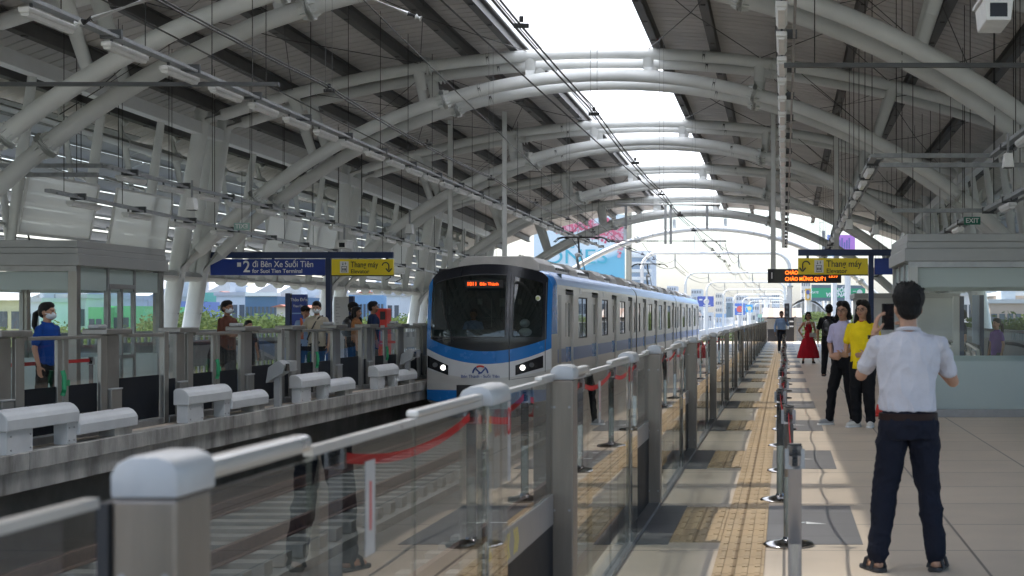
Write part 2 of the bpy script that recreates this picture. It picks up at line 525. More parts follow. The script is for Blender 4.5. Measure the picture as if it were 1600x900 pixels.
M_band = mat('dark_band', (0.10, 0.105, 0.11, 1), 0.5)
def roof_frame(i):
    Y = FY[i]
    last = (i == len(FY) - 1)
    root = empty('roof_frame', (AX, Y, 0), 0, '%s arched white tube roof frame from the camera' % ORD[i], 'roof frame', 'arched roof frames')
    ys = [Y] if last else [Y, Y + 1.45]
    for yy in ys:
        # lower arch
        for nm, fz, x0, x1, r in (('lower_arch', lambda x: interp(Y, FY, ZL) - drop(x - AX, 14.2), colx(2.7, -1), colx(2.7, 1), 0.158),) + \
                ((('upper_arch', lambda x: interp(Y, FY, ZU) - drop(x - AX, 31.0), colx(6.5, -1), colx(6.5, 1), 0.145),) if not last else ()):
            n = 40
            pts = [(x0 + (x1 - x0) * k / n, yy, fz(x0 + (x1 - x0) * k / n)) for k in range(n + 1)]
            MB().tube(pts, r, 16).build(nm, M_tube, root, smooth=True, world=True)
        # flanges and bands on the lower arch
        for fx in (-13.2, -8.5, -0.75, 4.4):
            z = interp(Y, FY, ZL) - drop(fx - AX, 14.2)
            dz = -(fx - AX) / math.sqrt(14.2 ** 2 - (fx - AX) ** 2)
            t = Vector((1, 0, dz)).normalized()
            m = MB(); c = Vector((fx, yy, z))
            m.tube([c - t * 0.05, c - t * 0.012], 0.25, 18); m.tube([c + t * 0.012, c + t * 0.05], 0.25, 18)
            a, b_, _ = basis(t)
            for k in range(8):
                an = PI * k / 4
                u = a * math.cos(an) + b_ * math.sin(an)
                for sgn in (-1, 1):
                    m.bar(c + t * (sgn * 0.05) + u * 0.19, c + t * (sgn * 0.16) + u * 0.155, 0.02, 0.07, up=u)
            m.build('flange', M_tube, root, world=True)
        for fx in (-7.6, -1.75):
            z = interp(Y, FY, ZL) - drop(fx - AX, 14.2)
            dz = -(fx - AX) / math.sqrt(14.2 ** 2 - (fx - AX) ** 2)
            t = Vector((1, 0, dz)).normalized(); c = Vector((fx, yy, z))
            MB().tube([c - t * 0.03, c + t * 0.03], 0.164, 18).build('joint_band', M_band, root, smooth=True, world=True)
        if not last:
            for fx in (-7.4, -8.9, -2.0, -0.3):
                z = zup(fx, Y); c = Vector((fx, yy, z)); t = Vector((1, 0, -(fx - AX) / 31)).normalized()
                if fx in (-7.4, -2.0):
                    MB().tube([c - t * 0.03, c + t * 0.03], 0.151, 18).build('joint_band', M_band, root, smooth=True, world=True)
                else:
                    MB().tube([c - t * 0.05, c + t * 0.05], 0.225, 18).build('flange', M_tube, root, world=True)
            for xt, xb in ((-12.3, -11.75), (-9.15, -9.0), (-6.35, -6.35), (-3.4, -3.4), (-0.6, -0.65), (2.75, 2.3)):
                MB().tube([(xt, yy, zup(xt, Y)), (xb, yy, zlo(xb, Y) - (0.0))], [0.15, 0.105], 14).build('strut', M_tube, root, smooth=True, world=True)
        else:
            pass
        for s in (-1, 1):
            zt = 6.7 if not last else 2.9
            MB().tube([(colx(-2.0, s), yy, -2.0), (colx(0, s), yy, 0), (colx(zt, s), yy, zt)], [0.23, 0.22, 0.19], 18).build('column', M_tube, root, smooth=True, world=True)
            MB().tube([(colx(1.62, s), yy, 1.60), (colx(1.65, s), yy, 1.63)], 0.216, 18).build('joint_band', M_band, root, smooth=True, world=True)
    if last:
        # free-standing gable frame: short posts up to a light purlin
        for x in (-9.2, -6.35, -3.4, -0.6, 2.3):
            MB().tube([(x, Y, zlo(x, Y)), (x, Y, interp(Y, FY, ZU) + 0.1 - drop(x - AX, 31))], 0.09, 12).build('strut', M_tube, root, smooth=True, world=True)
    return root
for i in range(len(FY)): roof_frame(i)

# ------------------------------------------------------------------ roof: deck, purlins, skylight
Y0R, Y1R = -6.0, 84.0
def zdeck(X, Y): return zup(X, Y) + 0.15 + 0.34
roof = empty('station_roof', (AX, Y0R, 0), 0, 'grey corrugated metal roof with dark purlins and a long central skylight', 'roof')
def deck(x0, x1):
    m = MB(); ys = []
    y = Y0R; k = 0
    prof = [(0, 0), (0.36, 0), (0.375, 0.05), (0.42, 0.05), (0.435, 0)]
    while y < Y1R:
        for dy, dz in prof[:-1]: ys.append((y + dy, dz))
        y += 0.435
    nx = 22
    vs = []; fs = []
    for (yy, dz) in ys:
        for i in range(nx + 1):
            x = x0 + (x1 - x0) * i / nx
            vs.append((x, yy, zdeck(x, yy) + dz))
    for j in range(len(ys) - 1):
        for i in range(nx):
            a = j * (nx + 1) + i
            fs.append((a, a + 1, a + nx + 2, a + nx + 1))
    m.add(vs, fs)
    # upper skin
    vs = []; fs = []
    for j in range(31):
        yy = Y0R + (Y1R - Y0R) * j / 30
        for i in range(nx + 1):
            x = x0 + (x1 - x0) * i / nx
            vs.append((x, yy, zdeck(x, yy) + 0.16))
    for j in range(30):
        for i in range(nx):
            a = j * (nx + 1) + i
            fs.append((a, a + 1, a + nx + 2, a + nx + 1))
    m.add(vs, fs)
    m.build('roof_deck', M_deck, roof, world=True, fixn=False)
deck(-17.2, -6.65); deck(-3.3, mir(-17.2))
def ibeam(X, w=0.2, h=0.30):
    m = MB()
    ysb = [Y0R] + FY + [Y1R]
    ysb = sorted(set([y for y in ysb if Y0R <= y <= Y1R]))
    for a, b in zip(ysb[:-1], ysb[1:]):
        za, zb = zdeck(X, a) - 0.012, zdeck(X, b) - 0.012
        m.bar((X, a, za - h), (X, b, zb - h), w, 0.02)
        m.bar((X, a, za - h / 2), (X, b, zb - h / 2), 0.016, h - 0.024)
        m.bar((X, a, za - 0.012), (X, b, zb - 0.012), w, 0.02)
    # clips under the flange
    y = a0 = Y0R + 0.5
    while y < Y1R:
        z = zdeck(X, y) - h - 0.05
        m.box(X - 0.05, X + 0.05, y, y + 0.10, z, z + 0.03); y += 2.1
    m.build('purlin', M_purlin, roof, world=True)
for X in (-6.77, -8.0, -9.45, -11.0, -12.6, -14.3, -15.6, -3.2, -1.75, -0.1, 1.6, 3.2, 4.85, 6.5): ibeam(X)
# skylight: curbs, glazing bars, glazing
m = MB(); ml = MB(); mg = MB(); mb_ = MB()
sl_y = [Y0R + (Y1R - Y0R) * j / 75 for j in range(76)]
for a, b in zip(sl_y[:-1], sl_y[1:]):
    for X, mm in ((-6.66, m), (-3.31, m)):
        za, zb = zdeck(X, a), zdeck(X, b)
        mm.add([(X - 0.02, a, za - 0.02), (X + 0.02, a, za - 0.02), (X + 0.02, a, za + 0.5), (X - 0.02, a, za + 0.5),
                (X - 0.02, b, zb - 0.02), (X + 0.02, b, zb - 0.02), (X + 0.02, b, zb + 0.5), (X - 0.02, b, zb + 0.5)],
               [(0, 1, 2, 3), (7, 6, 5, 4), (0, 4, 5, 1), (1, 5, 6, 2), (2, 6, 7, 3), (3, 7, 4, 0)])
    za, zb = zdeck(AX, a) + 0.62, zdeck(AX, b) + 0.62
    mg.quad((-6.8, a, za - 0.1), (-3.17, a, za - 0.1), (-3.17, b, zb - 0.1), (-6.8, b, zb - 0.1))
m.build('skylight_curb', M_white, roof, world=True)
mg.build('skylight_glazing', M_sky_panel, roof, world=True)
for k in range(3):
    X = -6.63
    mm = MB()
    zoff = 0.12 + 0.12 * k
    for a, b in zip(sl_y[:-1], sl_y[1:]):
        mm.bar((X, a, zdeck(X, a) + zoff), (X, b, zdeck(X, b) + zoff), 0.02, 0.018)
    mm.build('curb_rib', M_purlin, roof, world=True)
# eave beam + outer pipe + lower pipe on each side
def sidebeam(x, dz, name, mt, rad=None, box=None):
    for s in (-1, 1):
        X = x if s < 0 else mir(x)
        mm = MB()
        ysb = [-2.0] + FY[:-1]
        for a, b in zip(ysb[:-1], ysb[1:]):
            pa = (X, a, dz(a)); pb = (X, b, dz(b))
            if box: mm.bar(pa, pb, box[0], box[1])
            else: mm.tube([pa, pb], rad, 14, caps=False)
        if not box:
            y = 0.0
            while y < 73:
                z = dz(y); mm.tube([(X, y, z), (X, y + 0.05, z)], rad * 1.18, 14); y += 1.55
        mm.build(name, mt, roof, world=True, smooth=not box)
sidebeam(-14.62, lambda y: zup(-14.62, y) - 0.15, 'eave_beam', M_white, box=(0.26, 0.30))
sidebeam(-15.75, lambda y: 5.62 + (interp(y, FY, ZU) - 8.1) * 0.8, 'outer_pipe', M_tube, rad=0.14)
sidebeam(-15.2, lambda y: 2.52, 'lower_pipe', M_tube, rad=0.15)

# ------------------------------------------------------------------ facade: fins, louvres
M_louv = mat('louvre_blade', (0.50, 0.51, 0.51, 1), 0.5, 0.2, 0.12, 1.5)
bays = [-2.0] + FY[:-1]
for s, side in ((-1, 'left, far'), (1, 'right, near')):
    for b in range(len(bays) - 1):
        if bays[b + 1] < 13: continue
        a, e = bays[b], bays[b + 1]
        sidew = 'far' if s < 0 else 'near'
        root = empty('louvre_wall', ((-15.5 if s < 0 else mir(-15.5)), (a + e) / 2, 2.5), 0,
                     '%s louvre bay from the camera with white fins above the %s platform' % (ORD[b], sidew), 'louvre wall', 'louvred facade bays')
        mm = MB()
        ztop = zup(-14.6, e) - 0.2
        for k in range(13):
            z = 2.75 + k * 0.315
            X = -16.05 - 0.02 * k
            if z > ztop - 0.2: break
            X = X if s < 0 else mir(X)
            # tilted blade, two flat wings
            mm.bar((X - s * 0.0, a + 0.05, z), (X, e - 0.05, z), 0.40, 0.03, up=(s * 0.45, 0, 1))
            mm.bar((X + s * 0.14, a + 0.05, z - 0.08), (X + s * 0.14, e - 0.05, z - 0.08), 0.03, 0.10)
        mm.build('louvre_blades', M_louv, root, world=True)
        nf = 4
        for k in range(nf):
            y = a + (e - a) * (k + 0.12) / nf + 0.6
            zb, zt = 2.45, zup(-14.6, y) - 0.25
            xb, xt = -15.22, -14.72
            f1 = lambda x: x if s < 0 else mir(x)
            MB().tube([(f1(xb), y, zb), (f1(xb * 0.5 + xt * 0.5), y, (zb + zt) / 2), (f1(xt), y, zt)], [0.085, 0.12, 0.085], 10).build('fin', M_tube, root, world=True, smooth=True)
            # bone shaped brackets to the blades and outer pipe
            zo = 5.62 + (interp(y, FY, ZU) - 8.1) * 0.8
            MB().tube([(f1(-15.75), y + 0.35, zo), (f1(-15.6), y + 0.35, zo - 0.9), (f1(-15.3), y + 0.35, 2.6)], [0.09, 0.055, 0.09], 10).build('bracket', M_tube, root, world=True, smooth=True)
            MB().tube([(f1(-15.75), y + 0.35, zo), (f1(-15.9), y + 0.35, zo + 0.7), (f1(-15.7), y + 0.35, zup(-15.7, y) + 0.1)], [0.09, 0.05, 0.08], 10).build('bracket', M_tube, root, world=True, smooth=True)
            MB().tube([(f1(-15.30), y + 0.1, 3.3), (f1(-16.05), y + 0.1, 3.6)], [0.05, 0.05], 8).build('bracket', M_tube, root, world=True, smooth=True)
            MB().tube([(f1(-15.15), y + 0.1, 4.5), (f1(-16.1), y + 0.1, 4.8)], [0.05, 0.05], 8).build('bracket', M_tube, root, world=True, smooth=True)

# ------------------------------------------------------------------ thin brace cables under the roof
nb = 0
for i in range(1, len(FY) - 2):
    ya, yb = FY[i] + 1.45, FY[i + 1]
    xs = [-12.3, -9.1, -6.4, -3.4, -0.6, 2.6, 5.2]
    for a, b in zip(xs[:-1], xs[1:]):
        if a == -6.4: continue
        for p, q in ((a, b), (b, a)):
            nb += 1
            root = bpy.data.objects.new('x', None); bpy.data.objects.remove(root)
            o = MB().tube([(p, ya, zup(p, ya) + 0.1), ((p + q) / 2, (ya + yb) / 2, (zup(p, ya) + zup(q, yb)) / 2 - 0.05), (q, yb, zup(q, yb) + 0.1)], 0.011, 5).build('brace_cable', M_wire)
            tag(o, 'thin brace cable crossing between the %s and %s roof arches, %s' % (ORD[i], ORD[i + 1],
                'far side' if b <= -6.4 else 'near side'), 'cable', 'roof brace cables')
# steep tie rods from the upper tubes down to the lower arches
for i in range(1, len(FY) - 1):
    for s in (-1, 1):
        for (xa, dy, xb, tz) in ((-9.1, 1.45, -11.9, 0), (-11.9, 1.45, -9.1, 0), (-9.1, 6.0, -12.6, 1)):
            X0 = xa if s < 0 else mir(xa); X1 = xb if s < 0 else mir(xb)
            z0 = zup(X0, FY[i]) + (0.3 if tz else 0); z1 = zlo(X1, FY[i])
            o = MB().tube([(X0, FY[i] + dy * 0.5, z0), (X1, FY[i] + 0.7, z1)], 0.010, 5).build('tie_rod', M_wire)
            tag(o, 'thin dark tie rod slanting across the %s roof arch, %s side' % (ORD[i], 'left' if s < 0 else 'right'), 'tie rod', 'roof tie rods')
# ------------------------------------------------------------------ near platform screen gates
M_stick = mat('sticker_white', (0.42, 0.40, 0.385, 1), 0.5, 0, 0.12, 20)
M_stick_r = mat('sticker_red', (0.5, 0.04, 0.04, 1), 0.5)
M_cap = mat('gate_cap', (0.42, 0.425, 0.43, 1), 0.38, 0, 0.12, 9)
M_band_g = mat('gate_band', (0.30, 0.29, 0.29, 1), 0.35, 0.5, 0.1, 8)
GX = -0.98

def near_gate(Yp, L):
    """post whose front face is at local y=0, then a bay of length L towards the next post. x local 0 = platform face"""
    r = empty('platform_screen_gate', (GX, Yp, 0))
    MB().box(-0.105, 0.0, 0, 0.15, 0.0, 1.205).build('post', M_steel, r, bevel=0.006)
    MB().prism_y([(-0.107, 1.207), (0.002, 1.207), (0.002, 1.250), (-0.008, 1.266), (-0.03, 1.274), (-0.075, 1.274), (-0.097, 1.262), (-0.107, 1.245)], 0.0, 0.165).build('post_cap', M_cap, r, bevel=0.005, smooth=True)
    MB().box(-0.124, -0.1055, -0.01, 0.15, 0.0, 1.2).build('gasket', M_blackm, r)
    m = MB()
    for z in (0.12, 0.6, 1.08):
        for xx in (-0.088, -0.018): m.tube([(xx, 0.0, z), (xx, -0.003, z)], 0.006, 8)
    m.build('screws', M_steel_d, r)
    y = 0.155
    a = y + 0.62
    # fixed pane with handrail
    MB().box(-0.022, -0.010, y + 0.01, a, 0.03, 1.2).build('glass_pane', M_glass2, r)
    MB().box(-0.072, -0.022, y + 0.02, a, 1.212, 1.25).build('handrail', M_rail, r, bevel=0.014)
    # two sliding leaves
    b = L * 0.57
    mid = (a + b) / 2
    for (p, q) in ((a + 0.012, mid - 0.006), (mid + 0.006, b)):
        MB().box(-0.042, -0.030, p, q, 0.03, 1.2).build('door_leaf', M_glass2, r)
        MB().box(-0.048, -0.026, p, q, 1.202, 1.222).build('door_rail', M_rail, r)
    MB().box(-0.060, -0.025, mid + 0.02, b, 1.2225, 1.243).build('handrail', M_rail, r, bevel=0.006)
    # drive box with cap
    MB().prism_y([(-0.112, 1.2), (0.002, 1.2), (0.002, 1.235), (-0.010, 1.256), (-0.035, 1.266), (-0.072, 1.266), (-0.100, 1.252), (-0.112, 1.228)], b + 0.02, b + 0.36).build('drive_cap', M_cap, r, bevel=0.005, smooth=True)
    mm = MB()
    mm.box(-0.022, -0.010, b + 0.02, b + 0.36, 0.03, 1.198); mm.box(-0.11, -0.10, b + 0.02, b + 0.36, 0.03, 1.198)
    mm.build('drive_glass', M_glass2, r)
    # fixed end pane with steel stile, grey band, dark kick panel
    c = b + 0.37
    st = c + 0.28
    MB().box(-0.115, -0.087, st, st + 0.022, 0.0, 1.2).build('stile', M_steel, r)
    MB().box(-0.105, -0.093, c, st - 0.001, 0.03, 1.2).build('glass_pane', M_glass2, r)
    MB().box(-0.105, -0.093, st + 0.024, L - 0.02, 0.68, 1.2).build('glass_pane', M_glass2, r)
    MB().box(-0.109, -0.089, st + 0.024, L - 0.02, 0.54, 0.678).build('lower_rail', M_band_g, r)
    MB().box(-0.107, -0.091, st + 0.024, L - 0.02, 0.03, 0.538).build('kick_panel', M_bpanel, r)
    MB().box(-0.111, -0.087, c, L - 0.02, 1.202, 1.218).build('door_rail', M_rail, r)
    if Yp > 0: MB().box(-0.112, -0.080, L - 0.40, L - 0.02, 1.219, 1.236).build('handrail', M_rail, r, bevel=0.004)
    # bottom sill
    MB().box(-0.11, -0.002, 0.152, L - 0.002, 0.0, 0.028).build('sill', M_steel_d, r)
    # stickers
    for (p, q, z0, z1, red) in ((c + 0.03, c + 0.13, 1.02, 1.17, 0), (c + 0.15, c + 0.27, 0.86, 1.18, 1), (st + 0.05, st + 0.21, 0.86, 1.17, 1), (c + 0.04, c + 0.12, 0.55, 0.97, 0), (a + 0.42, a + 0.50, 0.92, 1.15, 2)):
        k = MB().box(-0.0925, -0.091, p, q, z0, z1) if red != 2 else MB().box(-0.0295, -0.028, p, q, z0, z1)
        ks = k.build('sticker', M_stick, r)
        xx = -0.0905 if red != 2 else -0.0275
        if red == 1:
            for yy in (0.28, 0.72):
                cy = p + (q - p) * yy
                pts = [(xx, cy + 0.026 * math.cos(t), z1 - 0.075 + 0.05 * math.sin(t)) for t in [2 * PI * i / 16 for i in range(17)]]
                MB().tube(pts, 0.004, 5, caps=False).build('prohibition_ring', M_stick_r, ks)
            mt = MB()
            for i in range(4): mt.box(xx - 0.001, xx, p + 0.015, q - 0.02 - 0.02 * (i % 2), z0 + 0.03 + i * 0.03, z0 + 0.037 + i * 0.03)
            mt.build('small_print', M_band_g, ks)
        elif red == 2:
            MB().box(xx - 0.001, xx, p + 0.032, q - 0.032, z0 + 0.06, z1 - 0.05).build('red_stroke', M_stick_r, ks)
        else:
            cy = (p + q) / 2; zz = z0 + 0.06
            MB().add([(xx, cy - 0.03, zz), (xx, cy + 0.03, zz), (xx, cy, zz + 0.07)], [(0, 1, 2)]).build('warning_triangle', M_yel, ks)
    for j, y0 in enumerate((st + 0.1, st + 0.26)):
        sg = -1 if j == 0 else 1
        mt = MB()
        for i in range(3):
            yy = y0 + i * 0.035
            mt.add([(-0.0885, yy, 0.56), (-0.0885, yy + 0.014, 0.56), (-0.0885, yy + 0.014 + sg * 0.03, 0.61), (-0.0885, yy + sg * 0.03, 0.61), (-0.0885, yy, 0.66), (-0.0885, yy + 0.014, 0.66)],
                   [(0, 1, 2, 3), (3, 2, 5, 4)])
        mt.build('yellow_chevrons', M_yel, r)
    return r
posts = [(-2.25, 4.6), (2.41, 4.54)] + [(6.95 + 4.9 * i, 4.9) for i in range(17)]
proto = None
for i, (yp, L) in enumerate(posts):
    if L == 4.9 and proto is not None: g = copy_tree(proto); g.location.y = yp
    else:
        g = near_gate(yp, L)
        if L == 4.9: proto = g
    lab = ['blurred steel and glass platform gate right beside the camera',
           'gate bay starting at the big blurred steel post with a white cap',
           'gate bay starting at the steel post below the right train headlight'][i] if i < 3 else \
        '%s glass gate bay from the camera along the near platform edge' % ORD[min(i, 35)]
    tag(g, lab, 'platform gate', 'glass platform gates at the near edge')
# grime on the big cap
# ------------------------------------------------------------------ far platform screen gates (seen from the track)
FX = -8.75
M_steelf = mat('far_gate_steel', (0.33, 0.32, 0.30, 1), 0.34, 0.75, 0.15, 5.0, 0.04, 80, stretch=(1, 1, 0.12))
M_boxs = mat('gate_box_steel', (0.27, 0.26, 0.245, 1), 0.36, 0.7, 0.18, 3.0, 0.04, 60)
def far_gate():
    r = empty('far_platform_gate', (FX, 21.0, 0))
    MB().box(-0.03, 0.05, 0, 0.15, 0, 1.30).build('post', M_steelf, r, bevel=0.01)
    def pane(y0, y1, zsplit, x=-0.02, ztop=1.22):
        g = MB().box(x - 0.006, x + 0.006, y0, y1, zsplit, ztop).build('glass_pane', M_glass, r)
        MB().box(x - 0.012, x + 0.012, y0, y1, 0.10, zsplit - 0.002).build('kick_panel', M_bpanel, r)
    def box(y0, y1):
        MB().box(-0.09, 0.015, y0, y1, 0, 1.265).build('drive_box', M_boxs, r, bevel=0.008)
        MB().box(0.016, 0.06, y0 + 0.02, y1 - 0.02, 0, 0.55).build('lower_cabinet', M_steelf, r, bevel=0.006)
        MB().box(0.016, 0.07, y0 + 0.01, y1 - 0.01, 0.552, 0.572).build('cabinet_top', M_cap, r, bevel=0.006)
    pane(0.15, 0.50, 0.62)
    box(0.5, 0.8)
    MB().box(-0.22, 0.10, 0.42, 1.12, 1.27, 1.345).build('header_cover', M_boxs, r, bevel=0.012)
    MB().box(-0.015, 0.035, 0.86, 1.06, 0.0, 1.26).build('stile', M_steelf, r, bevel=0.008)
    pane(1.08, 1.88, 0.66)
    for y0 in (1.89, 2.05):
        st = MB().box(-0.03, 0.01, y0, y0 + 0.12, 0.05, 1.222).build('door_stile', M_steelf, r, bevel=0.006)
    MB().tube([(0.05, 1.93, 0.55), (0.07, 1.93, 0.62), (0.07, 1.93, 0.78), (0.05, 1.93, 0.85)], 0.028, 8).build('emergency_latch', M_green, r, smooth=True)
    MB().box(0.0305, 0.034, 2.07, 2.15, 0.66, 0.73).build('latch_sticker', M_green, r)
    pane(2.18, 2.96, 0.66)
    MB().box(-0.015, 0.035, 2.98, 3.16, 0.0, 1.26).build('stile', M_steelf, r, bevel=0.008)
    box(3.2, 3.55)
    MB().box(-0.22, 0.10, 3.0, 3.75, 1.27, 1.345).build('header_cover', M_boxs, r, bevel=0.012)
    MB().box(-0.20, -0.05, 3.10, 3.35, 1.346, 1.40).build('sensor_cap', M_cap, r, bevel=0.02, smooth=True)
    MB().box(-0.06, 0.05, 1.12, 2.98, 1.225, 1.268).build('door_header', M_steelf, r, bevel=0.008)
    pane(3.62, 4.85, 0.69)
    MB().box(-0.06, 0.05, 3.76, 4.86, 1.225, 1.275).build('top_rail', M_steelf, r, bevel=0.008)
    MB().box(-0.06, 0.06, 0.15, 4.86, 0.0, 0.09).build('sill', M_steel_d, r, bevel=0.006)
    return r
fg = far_gate()
spots = [21.0 - 9.8, 21.0 - 4.9, 21.0, 25.9, 30.8, 35.7]
for i, y in enumerate([21.0] + [s for s in spots if s != 21.0]):
    g = fg if i == 0 else copy_tree(fg)
    g.location.y = y
    k = spots.index(y)
    lab = ['steel and glass far gate bay leftmost in the photo, mostly out of frame', 'far gate bay in front of the ponytailed woman in blue', 'far gate bay below the man in the brown shirt, right of the glass booth',
           'far gate bay below the two men in cream and light blue shirts', 'far gate bay left of the train nose, before the red machine', 'far gate bay just behind the train nose'][k]
    tag(g, lab, 'platform gate', 'glass platform gates at the far edge')
# ------------------------------------------------------------------ light grey equipment covers on the far platform edge
def cover():
    r = empty('edge_equipment_cover', (-8.45, 20.7, 0))
    def hood(y0, y1, z0, z1, x0, x1):
        h = z1 - z0
        poly = [(x0, z0), (x1, z0), (x1 + 0.005, z0 + h * 0.52), (x1 - 0.02, z0 + h * 0.72), (x1 - 0.06, z0 + h * 0.90), (x1 - 0.11, z1), (x0 + 0.03, z1), (x0, z1 - 0.03)]
        return MB().prism_y(poly, y0, y1)
    hood(0.25, 1.9, 0.26, 0.49, -0.11, 0.11).build('high_hood', M_lgrey, r, bevel=0.012)
    MB().box(-0.08, 0.08, 0.30, 0.86, 0.006, 0.258).build('foot', M_lgrey, r, bevel=0.004)
    MB().box(-0.08, 0.08, 1.66, 1.89, 0.006, 0.258).build('foot', M_lgrey, r, bevel=0.004)
    hood(1.91, 3.5, 0.10, 0.33, -0.11, 0.11).build('low_hood', M_lgrey, r, bevel=0.012)
    MB().box(-0.12, 0.08, 2.9, 3.4, 0.006, 0.098).build('foot', M_conc, r)
    m = MB()
    for y in (0.4, 1.0, 1.6, 2.3, 3.1): m.cyl((-0.04, y), 0.014, 0.3 if y < 1.9 else 0.2, 0.498 if y < 1.9 else 0.338, 8)
    for y in (0.38, 0.8, 1.7, 1.82):
        for z in (0.05, 0.2): m.tube([(0.078, y, z), (0.088, y, z)], 0.012, 8)
    m.build('bolts', M_steel_d, r)
    return r
cv = cover()
cspots = [20.7 - 4.9, 20.7, 20.7 + 4.9, 20.7 + 9.8]
for i, y in enumerate([20.7] + [s for s in cspots if s != 20.7]):
    g = cv if i == 0 else copy_tree(cv); g.location.y = y; k = cspots.index(y)
    if k == 0: pass
    tag(g, ['light grey hooded cover on the far platform edge, leftmost and cut by the frame', 'light grey hooded cover on the edge below the right end of the far booth',
            'light grey hooded cover on the edge right of the slanted sensor box', 'light grey hooded cover on the edge nearest the train nose'][k], 'equipment cover', 'light grey covers on the platform edge')
# slanted sensor boxes on short posts
def sensor(y, lab):
    r = empty('edge_sensor', (-8.42, y, 0), 0, lab, 'sensor box', 'slanted sensor boxes on the edge')
    MB().box(-0.06, 0.04, -0.06, 0.06, 0.006, 0.52).build('pole', M_grey_p, r, bevel=0.005)
    m = MB().prism_y([(-0.16, 0.40), (0.12, 0.56), (0.16, 0.70), (0.05, 0.78), (-0.12, 0.66)], -0.16, 0.16)
    m.build('housing', M_grey_p, r, bevel=0.01)
    MB().box(0.10, 0.165, -0.09, 0.06, 0.60, 0.72).build('lens_window', M_black, r)
    MB().box(-0.02, 0.14, 0.17, 0.52, 0.58, 0.76).build('side_box', M_grey_p, r, bevel=0.015)
    return r
sensor(24.9, 'grey slanted sensor box on a short post between two hooded covers')
sensor(33.5, 'grey slanted sensor box on a short post right beside the train nose')

# ------------------------------------------------------------------ queue barrier posts with red belts
def stanchion():
    r = empty('queue_barrier_post', (0, 0, 0))
    MB().lathe((0, 0, 0), [(0.165, 0.0), (0.168, 0.012), (0.155, 0.024), (0.09, 0.034), (0.04, 0.045), (0.034, 0.06)], 32).build('base', M_chrome, r, smooth=True)
    MB().cyl((0, 0), 0.0315, 0.04, 0.86, 24).build('pole', M_chrome, r, smooth=True)
    m = MB().cyl((0, 0), 0.035, 0.80, 0.905, 24); m.cyl((0, 0), 0.031, 0.905, 0.915, 24)
    m.box(0.028, 0.046, -0.02, 0.02, 0.80, 0.89); m.box(-0.046, -0.028, -0.02, 0.02, 0.80, 0.89)
    m.build('belt_head', M_steel_d, r, smooth=True)
    m = MB(); 
    for k in range(4): m.box(-0.012 + 0 * k, 0.012, -0.046 - 0.001 * k, -0.03, 0.815 + 0.02 * k, 0.83 + 0.02 * k)
    m.build('belt_clip', M_blackm, r)
    return r
st0 = stanchion()
sy = [6.9, 9.8, 12.2, 14.5, 17.3, 19.8, 22.3, 24.9, 27.4, 30.0, 33.0, 36.0, 39.5, 43, 47, 51]
sx = [0.05, 0.03, -0.03, 0.0, -0.02, 0.0, 0.01, 0.0, -0.02, 0.0, 0.02, 0.0, 0, 0, 0.02, 0.0]
for i, (x, y) in enumerate(zip(sx, sy)):
    s_ = st0 if i == 0 else copy_tree(st0, skip='belt')
    s_.location = (x, y, 0)
    if i: s_.rotation_euler.z = random.uniform(-0.3, 0.3)
    tag(s_, '%s chrome barrier post from the camera in the right queue line' % ORD[i], 'barrier post', 'chrome queue barrier posts')
    if i < len(sy) - 1:
        x2, y2 = sx[i + 1], sy[i + 1]
        m = MB()
        n = 10; vs = []; fs = []
        for k in range(n + 1):
            t = k / n; xx = x + (x2 - x) * t; yy = y + 0.03 + (y2 - y - 0.06) * t; sag = 0.10 * 4 * t * (1 - t)
            for (dx, dz) in ((-0.001, 0.0), (0.001, 0.0), (0.001, 0.05), (-0.001, 0.05)):
                vs.append((xx + dx, yy, 0.825 + dz - sag))
        for k in range(n):
            for j in range(4):
                j2 = (j + 1) % 4; fs.append((k * 4 + j, k * 4 + j2, (k + 1) * 4 + j2, (k + 1) * 4 + j))
        m.add(vs, fs)
        mm = m.mesh('belt', off=tuple(s_.location)); mm.materials.append(M_red)
        bo = bpy.data.objects.new('belt', mm); COL.objects.link(bo); bo.parent = s_
        bo.matrix_parent_inverse = Matrix.Rotation(-s_.rotation_euler.z, 4, 'Z')
# far platform belt with two posts, behind the gates
for i, (x, y) in enumerate([(-10.15, 17.9), (-10.15, 21.9)]):
    s_ = copy_tree(st0, skip='belt')
    s_.location = (x, y, 0)
    tag(s_, ['chrome barrier post on the far platform left of the ponytailed woman', 'chrome barrier post on the far platform before the booth, end of the red belt'][i], 'barrier post', 'chrome queue barrier posts')
    if i == 1:
        MB().box(-0.002, 0.0, -3.95, -0.03, 0.84, 0.89).build('belt', M_red, s_)

# ------------------------------------------------------------------ guard rails along the outer edges and the platform end
M_par = mat('parapet_grey', (0.28, 0.30, 0.31, 1), 0.5, 0.2, 0.12, 1.5)
def railing(x, y0, y1, label, s):
    r = empty('railing', (x, (y0 + y1) / 2, 0), 0, label, 'railing', 'grey railings at the outer platform edges')
    m = MB(); m.box(x - 0.05, x + 0.05, y0, y1, 1.12, 1.18); m.box(x - 0.03, x + 0.03, y0, y1, 0.88, 0.93); m.box(x - 0.03, x + 0.03, y0, y1, 0.30, 0.35)
    m.build('rails', M_par, r, world=True)
    m = MB(); m.box(x - 0.012, x + 0.012, y0, y1, 0.352, 0.878); m.build('infill_panel', M_par, r, world=True)
    m = MB(); y = y0
    while y < y1:
        m.box(x - 0.02, x + 0.02, y, y + 0.10, 0.93, 1.12); m.box(x - 0.02, x + 0.02, y, y + 0.10, 0.0, 0.30); y += 0.34
    m.build('balusters', M_par, r, world=True)
for j, (a, b) in enumerate(((8, 28), (28, 50), (50, 70), (70, PEND))):
    railing(-14.3, a, b, '%s length of grey outer railing behind the far platform' % ORD[j], -1)
    railing(5.6, a, b, '%s length of grey outer railing behind the near platform' % ORD[j], 1)
